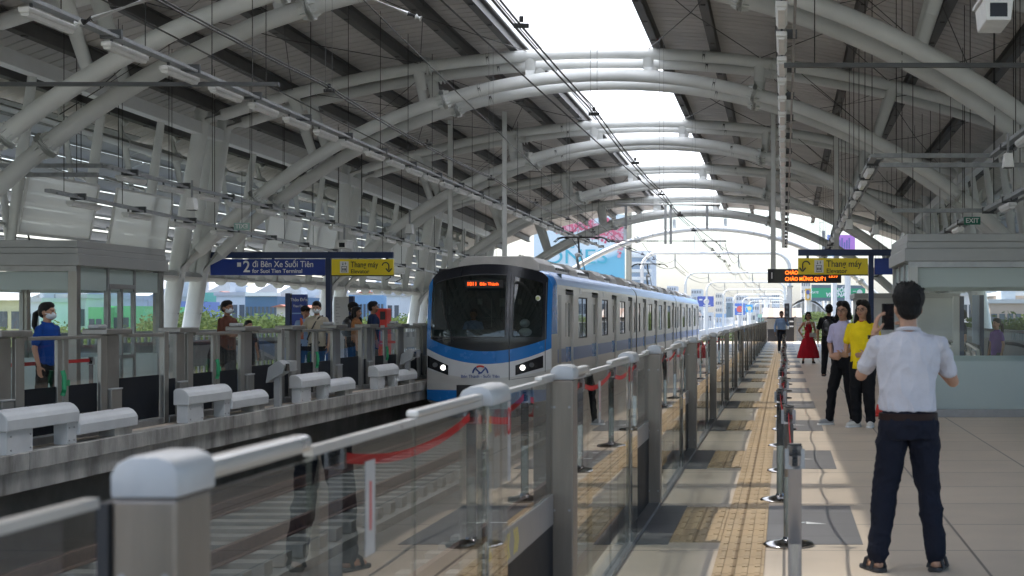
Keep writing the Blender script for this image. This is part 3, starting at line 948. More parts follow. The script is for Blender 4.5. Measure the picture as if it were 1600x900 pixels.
r = empty('end_railing', (3.0, PEND - 0.1, 0), 0, 'grey bar railing across the far end of the near platform', 'railing')
m = MB()
for z in (1.15, 0.95, 0.75, 0.55, 0.35, 0.15): m.box(0.75, 5.5, PEND - 0.12, PEND - 0.08, z, z + 0.035)
m.build('bars', M_par, r, world=True)
m = MB()
for x in (0.78, 1.9, 3.05, 4.2, 5.4): m.box(x, x + 0.06, PEND - 0.14, PEND - 0.06, 0, 1.2)
m.build('uprights', M_par, r, world=True)
# black end gate with pale slots
r = empty('end_gate', (-0.2, PEND - 0.6, 0), 0, 'black glass gate closing the end of the near platform behind the man in light blue', 'gate')
MB().box(-1.0, 0.62, PEND - 0.62, PEND - 0.58, 0.0, 0.75).build('lower_panel', M_blackm, r, world=True)
MB().box(-1.0, 0.62, PEND - 0.61, PEND - 0.60, 0.75, 1.38).build('glass_pane', M_glass, r, world=True)
m = MB(); m.box(-1.05, 0.66, PEND - 0.64, PEND - 0.56, 1.38, 1.46); m.box(0.30, 0.62, PEND - 0.66, PEND - 0.56, 0.75, 1.38)
m.build('frame', M_blackm, r, world=True)
m = MB(); m.box(0.62, 0.76, PEND - 0.68, PEND - 0.54, 0, 1.52); m.build('post', M_steelf, r, world=True)
m = MB()
for z in (1.18, 0.88): m.box(0.34, 0.58, PEND - 0.668, PEND - 0.662, z, z + 0.08)
m.build('pale_slots', M_white, r, world=True)

# ------------------------------------------------------------------ glass booths (lift and stair enclosures)
def booth(xc, Y0, Y1, W, s, label):
    """xc: x of the side wall that faces the tracks; s=+1 body extends to +x, -1 to -x"""
    r = empty('glass_booth', (xc + s * W / 2, (Y0 + Y1) / 2, 0), 0, label, 'booth', 'glass booths on the platforms')
    xo = xc + s * W
    a, b = min(xc, xo), max(xc, xo)
    MB().box(a - 0.02, b + 0.02, Y0 - 0.02, Y1 + 0.02, 2.62, 2.74).build('roof_slab', M_grey_b, r, world=True, bevel=0.01)
    m = MB(); m.box(a - 0.06, b + 0.06, Y0 - 0.06, Y1 + 0.06, 2.33, 2.52); m.box(a - 0.03, b + 0.03, Y0 - 0.03, Y1 + 0.03, 2.522, 2.618); m.build('fascia', M_grey_b, r, world=True, bevel=0.008)
    m = MB()
    for x_ in (a, b - 0.14):
        for y_ in (Y0, Y1 - 0.14): MB().box(x_, x_ + 0.14, y_, y_ + 0.14, 0.0, 2.328).build('corner_post', M_steelf, r, world=True)
    MB().box(a, b, Y0 - 0.01, Y0 + 0.02, 2.24, 2.328).build('trim', M_steel_d, r, world=True)
    # end walls: frosted band, clear window, frosted base, kick plate
    for (y, t) in ((Y0 + 0.05, 1), (Y1 - 0.06, 0)):
        MB().box(a + 0.14, b - 0.14, y, y + 0.012, 1.94, 2.235).build('frosted_band', M_frost, r, world=True)
        n = 3 if t else 2
        for k in range(n):
            x0 = a + 0.14 + (b - a - 0.28) * k / n; x1 = a + 0.14 + (b - a - 0.28) * (k + 1) / n
            MB().box(x0 + 0.004, x1 - 0.004, y, y + 0.012, 0.84, 1.938).build('window_pane', M_glass, r, world=True)
        MB().box(a + 0.14, b - 0.14, y, y + 0.012, 0.12, 0.838).build('frosted_base', M_frost, r, world=True)
        MB().box(a + 0.14, b - 0.14, y - 0.02, y + 0.04, 0.0, 0.118).build('kick_plate', M_band_g, r, world=True)
    # side walls: mullions, frosted tops, sliding door
    ny = 3
    for x, face in ((xc, 1), (xo, 0)):
        xi = x + (0.05 * s if face else -0.05 * s)
        for k in range(ny):
            y0 = Y0 + 0.14 + (Y1 - Y0 - 0.28) * k / ny; y1 = Y0 + 0.14 + (Y1 - Y0 - 0.28) * (k + 1) / ny
            MB().box(xi - 0.006, xi + 0.006, y0 + 0.03, y1 - 0.03, 1.94, 2.30).build('frosted_band', M_frost, r, world=True)
            MB().box(xi - 0.006, xi + 0.006, y0 + 0.03, y1 - 0.03, 0.84, 1.935).build('window_pane', M_glass, r, world=True)
            MB().box(xi - 0.006, xi + 0.006, y0 + 0.03, y1 - 0.03, 0.1, 0.835).build('frosted_base', M_frost, r, world=True)
            m = MB(); m.box(xi - 0.035, xi + 0.035, y1 - 0.03, y1 + 0.03, 0, 2.33)
            if k == 1 and face:
                m.box(xi - 0.045, xi + 0.045, y0 + 0.02, y1 - 0.02, 1.98, 2.06); m.box(xi - 0.04, xi + 0.04, (y0 + y1) / 2 - 0.03, (y0 + y1) / 2 + 0.03, 0.0, 1.98)
                m.box(xi - 0.04, xi + 0.04, y0 + 0.03, y0 + 0.07, 0.0, 1.98)
            m.box(xi - 0.03, xi + 0.03, y0, y1, 0.78, 0.84) if (k == 1 and face) else None
            m.build('mullion', M_steel_d, r, world=True)
        MB().box(x - 0.01 if s > 0 else x - 0.04, x + 0.04 if s > 0 else x + 0.01, Y0 + 0.14, Y1 - 0.14, 0.0, 0.098).build('kick_plate', M_band_g, r, world=True)
    return r
booth(1.86, 22.3, 25.6, 3.3, 1, 'grey roofed glass booth on the near platform behind the man with the phone')
booth(-11.45, 24.2, 27.6, 2.6, -1, 'grey roofed glass booth on the far platform behind the ponytailed woman')
# ------------------------------------------------------------------ the train
TX, TY = -6.82, 34.2
M_body = mat('train_steel', (0.60, 0.585, 0.56, 1), 0.36, 0.25, 0.10, 1.2, 0.02, 30, stretch=(1, 0.3, 3))
M_bluep = mat('train_blue', (0.010, 0.17, 0.52, 1), 0.26, 0, 0.06, 2)
M_bluel = mat('train_pale_blue', (0.16, 0.24, 0.47, 1), 0.4, 0.2)
M_bluetop = mat('train_top_blue', (0.20, 0.32, 0.58, 1), 0.32, 0.5)
M_tw = mat('train_white', (0.66, 0.67, 0.68, 1), 0.35, 0, 0.05, 2)
M_roofg = mat('train_roof_grey', (0.42, 0.405, 0.385, 1), 0.6, 0.1, 0.15, 2)
M_wind = glass_mat('dark_windscreen', (0.42, 0.50, 0.50, 1), 0.0, 1.5, 0.02)
M_wind2 = glass_mat('train_window_glass', (0.5, 0.54, 0.54, 1), 0.02, 1.5, 0.05)
M_cabin = mat('cab_interior', (0.10, 0.13, 0.13, 1), 0.8, 0, 0.4, 3)
M_int = mat('saloon_interior', (0.30, 0.31, 0.31, 1), 0.7, 0, 0.3, 2)
train = empty('metro_train', (TX, TY, -1.0), 0, 'white and steel metro train with blue band and black windscreen', 'train')
def wl(mb, name, mt, parent=train, smooth=False, bevel=0.0, fixn=True):
    """train meshes are written with x,y from the nose centre and z above the platform"""
    me = mb.mesh(name, smooth, bevel, (0, 0, -1.0), fixn); me.materials.append(mt)
    o = bpy.data.objects.new(name, me); COL.objects.link(o); o.parent = parent
    return o
HW = 1.48
def Fy(x, z):
    return 0.42 * (abs(x) / HW) ** 2.8 + 0.34 * max(0.0, (z - 0.9) / 1.8) ** 1.6
def ztop(x):
    return 2.72 - 0.28 * (abs(x) / HW) ** 2.0 - 0.30 * max(0, (abs(x) - 1.15) / 0.33) ** 2.2
def panel(x0, x1, zb, zt, off, nx=36, nz=14, thick=0.0):
    m = MB(); vs = []; fs = []
    for i in range(nx + 1):
        x = x0 + (x1 - x0) * i / nx
        a = zb(x) if callable(zb) else zb; b = zt(x) if callable(zt) else zt
        for j in range(nz + 1):
            z = a + (b - a) * j / nz
            vs.append((x, Fy(x, z) - off, z))
    for i in range(nx):
        for j in range(nz):
            k = i * (nz + 1) + j
            fs.append((k, k + nz + 1, k + nz + 2, k + 1))
    m.add(vs, fs); return m
xe = 1.44
bandt = lambda x: 0.71 + 0.155 * x * x
bandb = lambda x: 0.42 + 0.17 * x * x
whb = lambda x: 0.09 + 0.1 * x * x
zlow = -0.52
def sideclip(x): return zlow
# base nose skin, stacked zones that butt against each other
wl(panel(-xe, xe, whb, bandb, 0.0), 'white_nose_panel', M_tw, smooth=True)
wl(panel(-xe, xe, -0.18, whb, 0.0), 'lower_nose_panel', M_body, smooth=True)
wl(panel(-xe, xe, lambda x: -0.50 + 0.10 * (abs(x) / HW) ** 3, -0.18, 0.0), 'skirt_panel', M_bluep, smooth=True)
wl(panel(-xe, xe, bandb, bandt, 0.0), 'blue_band', M_bluep, smooth=True)
BX = 1.34
# blue pillars at both sides of the black mask
for s in (-1, 1):
    xa, xb = (BX, xe) if s > 0 else (-xe, -BX)
    wl(panel(xa, xb, bandt, ztop, 0.0, 6, 20), 'blue_pillar', M_bluep, smooth=True)
# black mask with openings: windscreen and emergency door glass
wx0, wx1, dx0, dx1 = -1.31, 0.42, 0.62, 1.24
wz0 = 1.04
wtop = lambda x: ztop(x) - 0.24
wl(panel(-BX, BX, bandt, wz0, 0.0), 'black_mask', M_black, smooth=True)
wl(panel(-BX, BX, wtop, ztop, 0.0, 36, 6), 'black_brow', M_black, smooth=True)
for xa, xb, nm in ((-BX, wx0, 'mask_pillar'), (wx1, dx0, 'mask_pillar'), (dx1, BX, 'mask_pillar')):
    wl(panel(xa, xb, wz0, wtop, 0.0, 6, 20), nm, M_black, smooth=True)
wl(panel(wx0, wx1, wz0, wtop, -0.012, 30, 20), 'windscreen', M_wind, smooth=True)
cd = wl(panel(dx0, dx1, wz0 + 0.02, lambda x: wtop(x) - 0.0, -0.012, 14, 20), 'cab_door', M_wind, smooth=True)
# seam round the emergency door and screen frames
def seam(pts, r, name, mt, parent=train):
    return wl(MB().tube([(x, Fy(x, z) - 0.004, z) for x, z in pts], r, 6), name, mt, parent, smooth=True)
M_seam = mat('rubber_grey', (0.09, 0.095, 0.10, 1), 0.5)
seam([(0.53, 0.05 + 0.13 * k) for k in range(20)], 0.010, 'door_seam', M_seam)
seam([(1.31, 0.22 + 0.13 * k) for k in range(17)], 0.008, 'door_seam', M_seam)
seam([(0.53 + 0.078 * k, 0.06 + 0.01 * k) for k in range(11)], 0.006, 'door_seam', M_seam)
seam([(0.60, 1.05 + 0.07 * k) for k in range(20)], 0.016, 'door_frame', M_seam)
seam([(0.44, 1.05 + 0.07 * k) for k in range(21)], 0.014, 'screen_frame', M_seam)
seam([(wx0 + 0.086 * k, 1.035) for k in range(21)], 0.012, 'screen_frame', M_seam)
seam([(wx0 + 0.086 * k, wtop(wx0 + 0.086 * k)) for k in range(21)], 0.010, 'screen_frame', M_seam)
# wiper
wl(MB().tube([(-0.75, Fy(-.75, .98) - 0.04, 0.96), (-0.98, Fy(-.98, 1.5) - 0.05, 1.55), (-1.1, Fy(-1.1, 2.0) - 0.04, 2.1)], 0.012, 6), 'wiper', M_blackm)
wl(MB().tube([(-0.1, Fy(-.1, .9) - 0.04, 0.98), (-0.5, Fy(-.5, 1.05) - 0.045, 1.02), (-1.15, Fy(-1.1, .95) - 0.04, 0.96)], 0.010, 6), 'wiper', M_blackm)
# headlamps
for s in (-1, 1):
    if s < 0: xo, xi = -1.42, -0.88
    else: xo, xi = 1.27, 0.67
    def lt(x): t = (x - xi) / (xo - xi); return 0.385 + 0.225 * t
    def lb(x): t = (x - xi) / (xo - xi); return 0.16 + 0.17 * t
    a, b = min(xo, xi), max(xo, xi)
    hl = wl(panel(a, b, lb, lt, 0.012, 14, 6), 'headlight', M_black, smooth=True)
    lx = -1.0 if s < 0 else 0.83
    c = (lx, Fy(lx, .34) - 0.03, 0.335)
    wl(MB().tube([(c[0], c[1], c[2]), (c[0], c[1] + 0.02, c[2])], 0.060, 20), 'lamp_glass', M_head, hl)
    wl(MB().tube([(c[0], c[1] + 0.002, c[2]), (c[0], c[1] + 0.022, c[2])], 0.088, 20), 'lamp_ring', M_chrome, hl)
    wl(MB().tube([(c[0] + s * 0.2, c[1] + 0.03, c[2] + 0.06), (c[0] + s * 0.2, c[1] + 0.08, c[2] + 0.06)], 0.055, 16), 'lamp_glass', M_seam, hl)
# coupler recess, coupler
wl(panel(-0.68, 0.40, -0.42, -0.06, 0.014, 10, 4), 'coupler_recess', M_blackm)
wl(MB().box(-0.16, 0.12, -0.35, 0.1, -0.34, -0.12), 'coupler', M_steel_d, bevel=0.02)
# emblem: red arc, blue arc and M strokes, line name
M_navy = mat('emblem_navy', (0.02, 0.06, 0.26, 1), 0.4)
M_ered = mat('emblem_red', (0.55, 0.03, 0.02, 1), 0.4)
ex, ez = -0.125, 0.215
def on(x, z, o=0.012): return (x, Fy(x, z) - o, z)
def ribbon(pts, w, name, mt, parent):
    m = MB(); vs = []; fs = []
    for i, (x, z) in enumerate(pts):
        a = pts[max(0, i - 1)]; b = pts[min(len(pts) - 1, i + 1)]
        d = Vector((b[0] - a[0], b[1] - a[1])).normalized(); n = Vector((-d.y, d.x)) * w / 2
        for q in (-1, 1):
            for o in (0.008, 0.014):
                vs.append(on(x + n.x * q, z + n.y * q, o))
    for i in range(len(pts) - 1):
        k = i * 4
        fs += [(k, k + 4, k + 6, k + 2), (k + 1, k + 3, k + 7, k + 5), (k, k + 1, k + 5, k + 4), (k + 2, k + 6, k + 7, k + 3)]
    m.add(vs, fs); return wl(m, name, mt, parent)
arc = lambda a, b, n=12, r=0.17: [(ex + r * math.cos(R(a + (b - a) * k / n)), ez - 0.01 + r * 0.98 * math.sin(R(a + (b - a) * k / n))) for k in range(n + 1)]
em = ribbon(arc(60, 120), 0.042, 'line_emblem', M_ered, train)
ribbon(arc(2, 56), 0.036, 'emblem_stroke', M_navy, em); ribbon(arc(124, 178), 0.036, 'emblem_stroke', M_navy, em)
ribbon([(ex - 0.10, ez + 0.09), (ex, ez), (ex + 0.03, ez + 0.015)], 0.034, 'emblem_stroke', M_navy, em)
ribbon([(ex + 0.10, ez + 0.09), (ex + 0.02, ez), (ex - 0.05, ez - 0.01)], 0.034, 'emblem_stroke', M_navy, em)
text('Bến Thành - Suối Tiên', 0.098, M_navy, train, (ex, Fy(ex, .12) - 0.022, 0.135 + 1.0), align='CENTER', name='line_name', bold=0.001)
# destination display behind the screen
dd = wl(MB().box(-0.50, 0.38, 0.10, 0.14, 2.16, 2.34), 'destination_display', M_blackm)
M_led2 = mat('led_dim', (0.5, 0.08, 0.02, 1), 0.5, emit=(1, 0.10, 0.01, 1), estr=0.55)
text('1011', 0.12, M_led2, dd, (-0.46, 0.095, 2.25 + 1.0), bold=0.003)
text('Bến Thành', 0.10, M_led2, dd, (-0.16, 0.095, 2.25 + 1.0), bold=0.002)
# yellow round sticker on the cab door
M_sty = mat('round_sticker', (0.55, 0.60, 0.25, 1), 0.5); 
st = wl(MB().tube([on(1.135, 1.93, 0.006), on(1.135, 1.93, -0.006)], 0.062, 20), 'round_sticker', M_txtw)
wl(MB().tube([on(1.135, 1.93, 0.010), on(1.135, 1.93, 0.005)], 0.042, 20), 'sticker_centre', M_sty, st)

# cross section of the car body
def section(sc=1.0):
    pts = [(-HW, zlow), (-HW, 0.2), (-HW, 1.1), (-HW, 2.18)]
    for k in range(1, 9):
        t = k / 8 * PI / 2
        pts.append((-HW + 0.42 * (1 - math.cos(t)), 2.18 + 0.42 * math.sin(t)))
    pts += [(-0.7, 2.66), (-0.35, 2.70), (0, 2.71)]
    r = pts + [(-x, z) for x, z in reversed(pts[:-1])]
    return r
sec = section()
# transition between nose edge and body section
def face_edge(i):
    x, z = sec[i]
    xx = max(-xe, min(xe, x))
    zz = min(z, ztop(xx)) if z > 1.2 else z
    if z > 2.2: zz = ztop(xx)
    if z <= zlow: zz = -0.41
    return (xx, Fy(xx, zz), zz)
nsec = len(sec)
def transition(sel, name, mt):
    m = MB(); K = 6
    for i in range(nsec - 1):
        zc = (sec[i][1] + sec[i + 1][1]) / 2; xc = (sec[i][0] + sec[i + 1][0]) / 2
        if not sel(xc, zc): continue
        P0, P1 = face_edge(i), face_edge(i + 1)
        Q0, Q1 = (sec[i][0], 1.05, sec[i][1]), (sec[i + 1][0], 1.05, sec[i + 1][1])
        for k in range(K):
            def L(A, B, t):
                e = math.sin(t * PI / 2)
                return (A[0] + (B[0] - A[0]) * e, A[1] + (B[1] - A[1]) * t, A[2] + (B[2] - A[2]) * e)
            m.quad(L(P0, Q0, k / K), L(P0, Q0, (k + 1) / K), L(P1, Q1, (k + 1) / K), L(P1, Q1, k / K))
    bmn = m.mesh(name, True, 0, (0, 0, -1.0)); bm = bmesh.new(); bm.from_mesh(bmn); bmesh.ops.remove_doubles(bm, verts=bm.verts, dist=1e-4); bmesh.ops.recalc_face_normals(bm, faces=bm.faces); bm.to_mesh(bmn); bm.free()
    bmn.materials.append(mt)
    o = bpy.data.objects.new(name, bmn); COL.objects.link(o); o.parent = train
transition(lambda x, z: z > 2.585, 'cab_roof', M_black)
transition(lambda x, z: 1.05 < z <= 2.585, 'blue_corner', M_bluep)
transition(lambda x, z: z <= 1.05, 'lower_corner', M_body)

# cab interior
wl(MB().box(-1.40, 1.40, 2.2, 2.25, 0.4, 2.55), 'cab_bulkhead', M_cabin)
wl(MB().box(-1.36, 0.48, 0.75, 1.1, 0.85, 1.20), 'cab_console', M_cabin)
M_pale = mat('cab_label', (0.22, 0.27, 0.27, 1), 0.8)
m = MB(); m.box(-0.64, -0.52, 2.18, 2.199, 1.8, 1.94); m.box(0.35, 0.43, 2.18, 2.199, 1.8, 1.94); m.box(-0.27, -0.255, 2.0, 2.02, 1.25, 1.95)
m.box(-0.1, 0.02, 2.18, 2.199, 1.75, 1.95); m.box(-1.34, -1.30, 2.18, 2.199, 1.55, 1.75)
wl(m, 'cab_fittings', M_pale)
m = MB(); m.tube([(0.02 + 0.05 * math.cos(t), 1.9, 1.52 + 0.13 * math.sin(t)) for t in [2 * PI * k / 12 for k in range(13)]], 0.012, 6, caps=False)
wl(m, 'hand_strap', M_blackm)
m = MB(); m.ell((0.72, 1.0, 1.35), (0.12, 0.14, 0.10)); m.ell((0.72, 1.05, 1.14), (0.16, 0.16, 0.10))
wl(m, 'cab_seat', M_white, smooth=True)

CARL = 20.0
def car(y0, first):
    nm = 'car_body'
    ys_ = y0 + (1.05 if first else 0.10); ye = y0 + CARL - 0.25
    m = MB()
    # inner shell: roof & shoulders on outer section, sides slightly inset (doors sit in recesses)
    n = nsec
    up = [p for p in sec if p[1] >= 2.17]
    vs = [(x, ys_, z) for x, z in up] + [(x, ye, z) for x, z in up]; k = len(up)
    m.add(vs, [(i, i + k, i + k + 1, i + 1) for i in range(k - 1)] )
    # ends
    poly = [(x, z) for x, z in sec]
    for yy in ((ye,) if first else (ys_, ye)):
        m.add([(x, yy, z) for x, z in poly], [tuple(range(len(poly)))])
    m.box(-1.40, 1.40, ys_, ye, -0.50, -0.06)
    body = wl(m, nm, M_body, smooth=False)
    d0 = [2.35, 7.35, 12.15, 17.05]
    doors = [(d, d + 1.36) for d in d0]
    wins = [(d0[i] + 1.36 + 0.95, d0[i + 1] - 0.95) for i in range(3)]
    if not first: wins = [(0.75, 1.35)] + wins
    wins.append((d0[3] + 2.0, d0[3] + 2.55))
    for s in (-1, 1):
        xi, xo = (1.42, HW) if s > 0 else (-HW, -1.42)
        # wall pieces between the door openings
        edges = [ys_ - y0] + [e for d in doors for e in d] + [ye - y0]
        for q in range(0, len(edges), 2):
            a, b = edges[q], edges[q + 1]
            ww = [w_ for w_ in wins if w_[0] > a and w_[1] < b]
            m = MB()
            segs = []
            c = a
            for (wa, wb) in ww:
                segs.append((c, wa)); m.box(xi, xo, y0 + wa, y0 + wb, -0.5, 0.94); m.box(xi, xo, y0 + wa, y0 + wb, 2.01, 2.185); c = wb
            segs.append((c, b))
            for (p, r_) in segs: m.box(xi, xo, y0 + p, y0 + r_, -0.5, 2.185)
            wl(m, 'side_wall', M_body, body)
            xs0, xs1 = (HW + 0.001, HW + 0.004) if s > 0 else (-HW - 0.004, -HW - 0.001)
            wl(MB().box(xs0, xs1, y0 + a + 0.01, y0 + b - 0.01, 0.41, 0.73), 'side_stripe', M_bluel, body)
            for (wa, wb) in ww:
                w1 = wl(MB().box(s * 1.452 - 0.004, s * 1.452 + 0.004, y0 + wa + 0.03, y0 + wb - 0.03, 0.97, 1.98), 'window', M_wind2, body)
                mm = MB()
                mm.box(s * 1.46 - 0.012, s * 1.46 + 0.012, y0 + wa, y0 + wa + 0.03, 0.94, 2.01); mm.box(s * 1.46 - 0.012, s * 1.46 + 0.012, y0 + wb - 0.03, y0 + wb, 0.94, 2.01)
                mm.box(s * 1.46 - 0.012, s * 1.46 + 0.012, y0 + wa + 0.03, y0 + wb - 0.03, 0.94, 0.97); mm.box(s * 1.46 - 0.012, s * 1.46 + 0.012, y0 + wa + 0.03, y0 + wb - 0.03, 1.98, 2.01)
                if wb - wa > 1: mm.box(s * 1.46 - 0.008, s * 1.46 + 0.008, y0 + (wa + wb) / 2 - 0.02, y0 + (wa + wb) / 2 + 0.02, 0.97, 1.98)
                wl(mm, 'window_frame', M_blackm, body)
        for (a, b) in doors:
            mid = (a + b) / 2
            for (p, q) in ((a + 0.01, mid - 0.006), (mid + 0.006, b - 0.01)):
                xx = s * 1.405
                m = MB(); x0, x1 = xx - 0.015, xx + 0.015
                m.box(x0, x1, y0 + p, y0 + q, 0.0, 1.0); m.box(x0, x1, y0 + p, y0 + q, 1.85, 2.05)
                m.box(x0, x1, y0 + p, y0 + p + 0.13, 1.0, 1.85); m.box(x0, x1, y0 + q - 0.13, y0 + q, 1.0, 1.85)
                lf = wl(m, 'door_leaf', M_body, body)
                wl(MB().box(xx - 0.004, xx + 0.004, y0 + p + 0.13, y0 + q - 0.13, 1.0, 1.85), 'door_window', M_wind2, lf)
                wl(MB().box(s * 1.4215 - 0.001, s * 1.4215 + 0.001, y0 + p, y0 + q, 0.38, 0.75), 'door_stripe', M_bluep, lf)
            wl(MB().box(s * 1.43 - 0.05, s * 1.43 + 0.05, y0 + a, y0 + b, 2.052, 2.12), 'door_head', M_blackm, body)
            wl(MB().box(s * 1.45 - 0.05, s * 1.45 + 0.05, y0 + a, y0 + b, -0.10, -0.004), 'door_sill', M_steel_d, body)
        # small marks over the windows
        for yy in (4.9, 9.9, 14.8):
            wl(MB().box(s * 1.484 - 0.004, s * 1.484 + 0.004, y0 + yy, y0 + yy + 0.28, 2.10, 2.24), 'side_lamp', M_tw, body)
        if first:
            wl(MB().box(s * 1.483 - 0.003, s * 1.483 + 0.003, y0 + 1.22, y0 + 1.62, 0.15, 2.02), 'cab_side_door', M_steel_d, body)
    # blue shoulder strip
    for s in (-1, 1):
        m = MB(); prev = None
        arcp = []
        for k in range(0, 7):
            t = (0.12 + 0.80 * k / 6) * PI / 2
            arcp.append((s * (HW + 0.004 - 0.42 * (1 - math.cos(t))), 2.18 + 0.424 * math.sin(t)))
        for (a, b) in zip(arcp[:-1], arcp[1:]):
            m.quad((a[0], ys_ + 0.02, a[1]), (a[0], ye - 0.02, a[1]), (b[0], ye - 0.02, b[1]), (b[0], ys_ + 0.02, b[1]))
        wl(m, 'shoulder_stripe', M_bluetop, body, smooth=True)
    # saloon: floor line and grab rail posts seen through glass
    m = MB(); m.box(-1.36, 1.36, ys_ + (1.3 if first else 0.2), ye - 0.2, -0.05, 0.0); m.box(-1.36, 1.36, ys_ + (1.3 if first else 0.2), ye - 0.2, 2.1, 2.15)
    wl(m, 'saloon', M_int, body)
    # roof equipment: air-con hoods with white ends
    def hood(a, b, hw, z1, mt, nm2='roof_hood'):
        poly = [(-hw - 0.14, 2.60), (-hw - 0.10, z1 - 0.16), (-hw + 0.10, z1), (hw - 0.10, z1), (hw + 0.10, z1 - 0.16), (hw + 0.14, 2.60)]
        return wl(MB().prism_y(poly, y0 + a, y0 + b), nm2, mt, body, bevel=0.03)
    hs = [(1.5, 4.0), (6.7, 8.1), (12.4, 14.4), (16.6, 18.0)] if first else [(0.8, 2.3), (5.0, 6.5), (9.5, 11.5), (15.5, 18.0)]
    for (a, b) in hs: hood(a, b, 0.86, 2.95, M_roofg)
    for (a, b) in [(hs[0][1] + 0.02, hs[1][0] - 0.02), (hs[1][1] + 0.02, hs[2][0] - 1.5), (hs[2][1] + 0.02, hs[3][0] - 0.4)]:
        if b - a < 0.4: continue
        h = hood(a, b, 0.80, 2.90, M_tw, 'air_con_unit')
        m = MB(); y = y0 + a + 0.2
        while y < y0 + b - 0.3:
            m.box(0.94, 0.99, y, y + 0.16, 2.70, 2.76); m.box(-0.4, 0.5, y, y + 0.10, 2.901, 2.92); y += 0.3
        wl(m, 'vent_grille', M_seam, h)
    wl(MB().box(-0.75, 0.75, y0 + hs[2][0] - 1.3, y0 + hs[2][0] - 0.1, 2.68, 2.88), 'roof_equipment', M_blackm, body, bevel=0.03)
    m = MB(); y = ys_ + 0.8
    while y < ye - 1:
        m.box(0.42, 0.46, y, y + 0.12, 2.95, 3.0); y += 0.4
    wl(m, 'cable_clips', M_roofg, body)
    if not first:
        wl(MB().box(-1.2, 1.2, y0 - 0.25, y0 + 0.10, -0.3, 2.5), 'gangway_bellows', M_blackm, body)
    return body
for k in range(3): car(k * CARL, k == 0)
# pantographs
def panto(y, folded=0):
    z = 2.75
    r = wl(MB().box(-0.55, 0.55, y - 0.5, y + 0.5, 2.90, 3.0), 'pantograph', M_seam, bevel=0.01)
    m = MB(); m.tube([(-0.1, y + 0.4, 3.0), (-0.1, y - 0.35, 3.55)], [0.05, 0.04], 8); m.tube([(0.1, y + 0.4, 3.0), (0.05, y - 0.35, 3.55)], 0.02, 8)
    m.ell((-0.05, y - 0.35, 3.56), (0.10, 0.08, 0.08))
    wl(m, 'lower_arm', M_tw, r)
    m = MB(); m.tube([(0.0, y - 0.35, 3.56), (-0.12, y + 0.2, 4.15)], [0.035, 0.03], 8); m.tube([(0.1, y - 0.3, 3.56), (-0.32, y + 0.2, 4.13)], 0.012, 6)
    wl(m, 'upper_arm', M_wire, r)
    m = MB()
    for dy in (0.05, 0.35):
        pts = [(-0.92, y + dy, 4.02), (-0.78, y + dy, 4.14), (-0.62, y + dy, 4.18), (0.62, y + dy, 4.18), (0.78, y + dy, 4.14), (0.92, y + dy, 4.02)]
        m.tube(pts, 0.022, 6)
    m.box(-0.55, -0.45, y + 0.05, y + 0.35, 4.12, 4.17); m.box(0.45, 0.55, y + 0.05, y + 0.35, 4.12, 4.17)
    wl(m, 'collector_head', M_wire, r)
panto(16.0); panto(41.5)

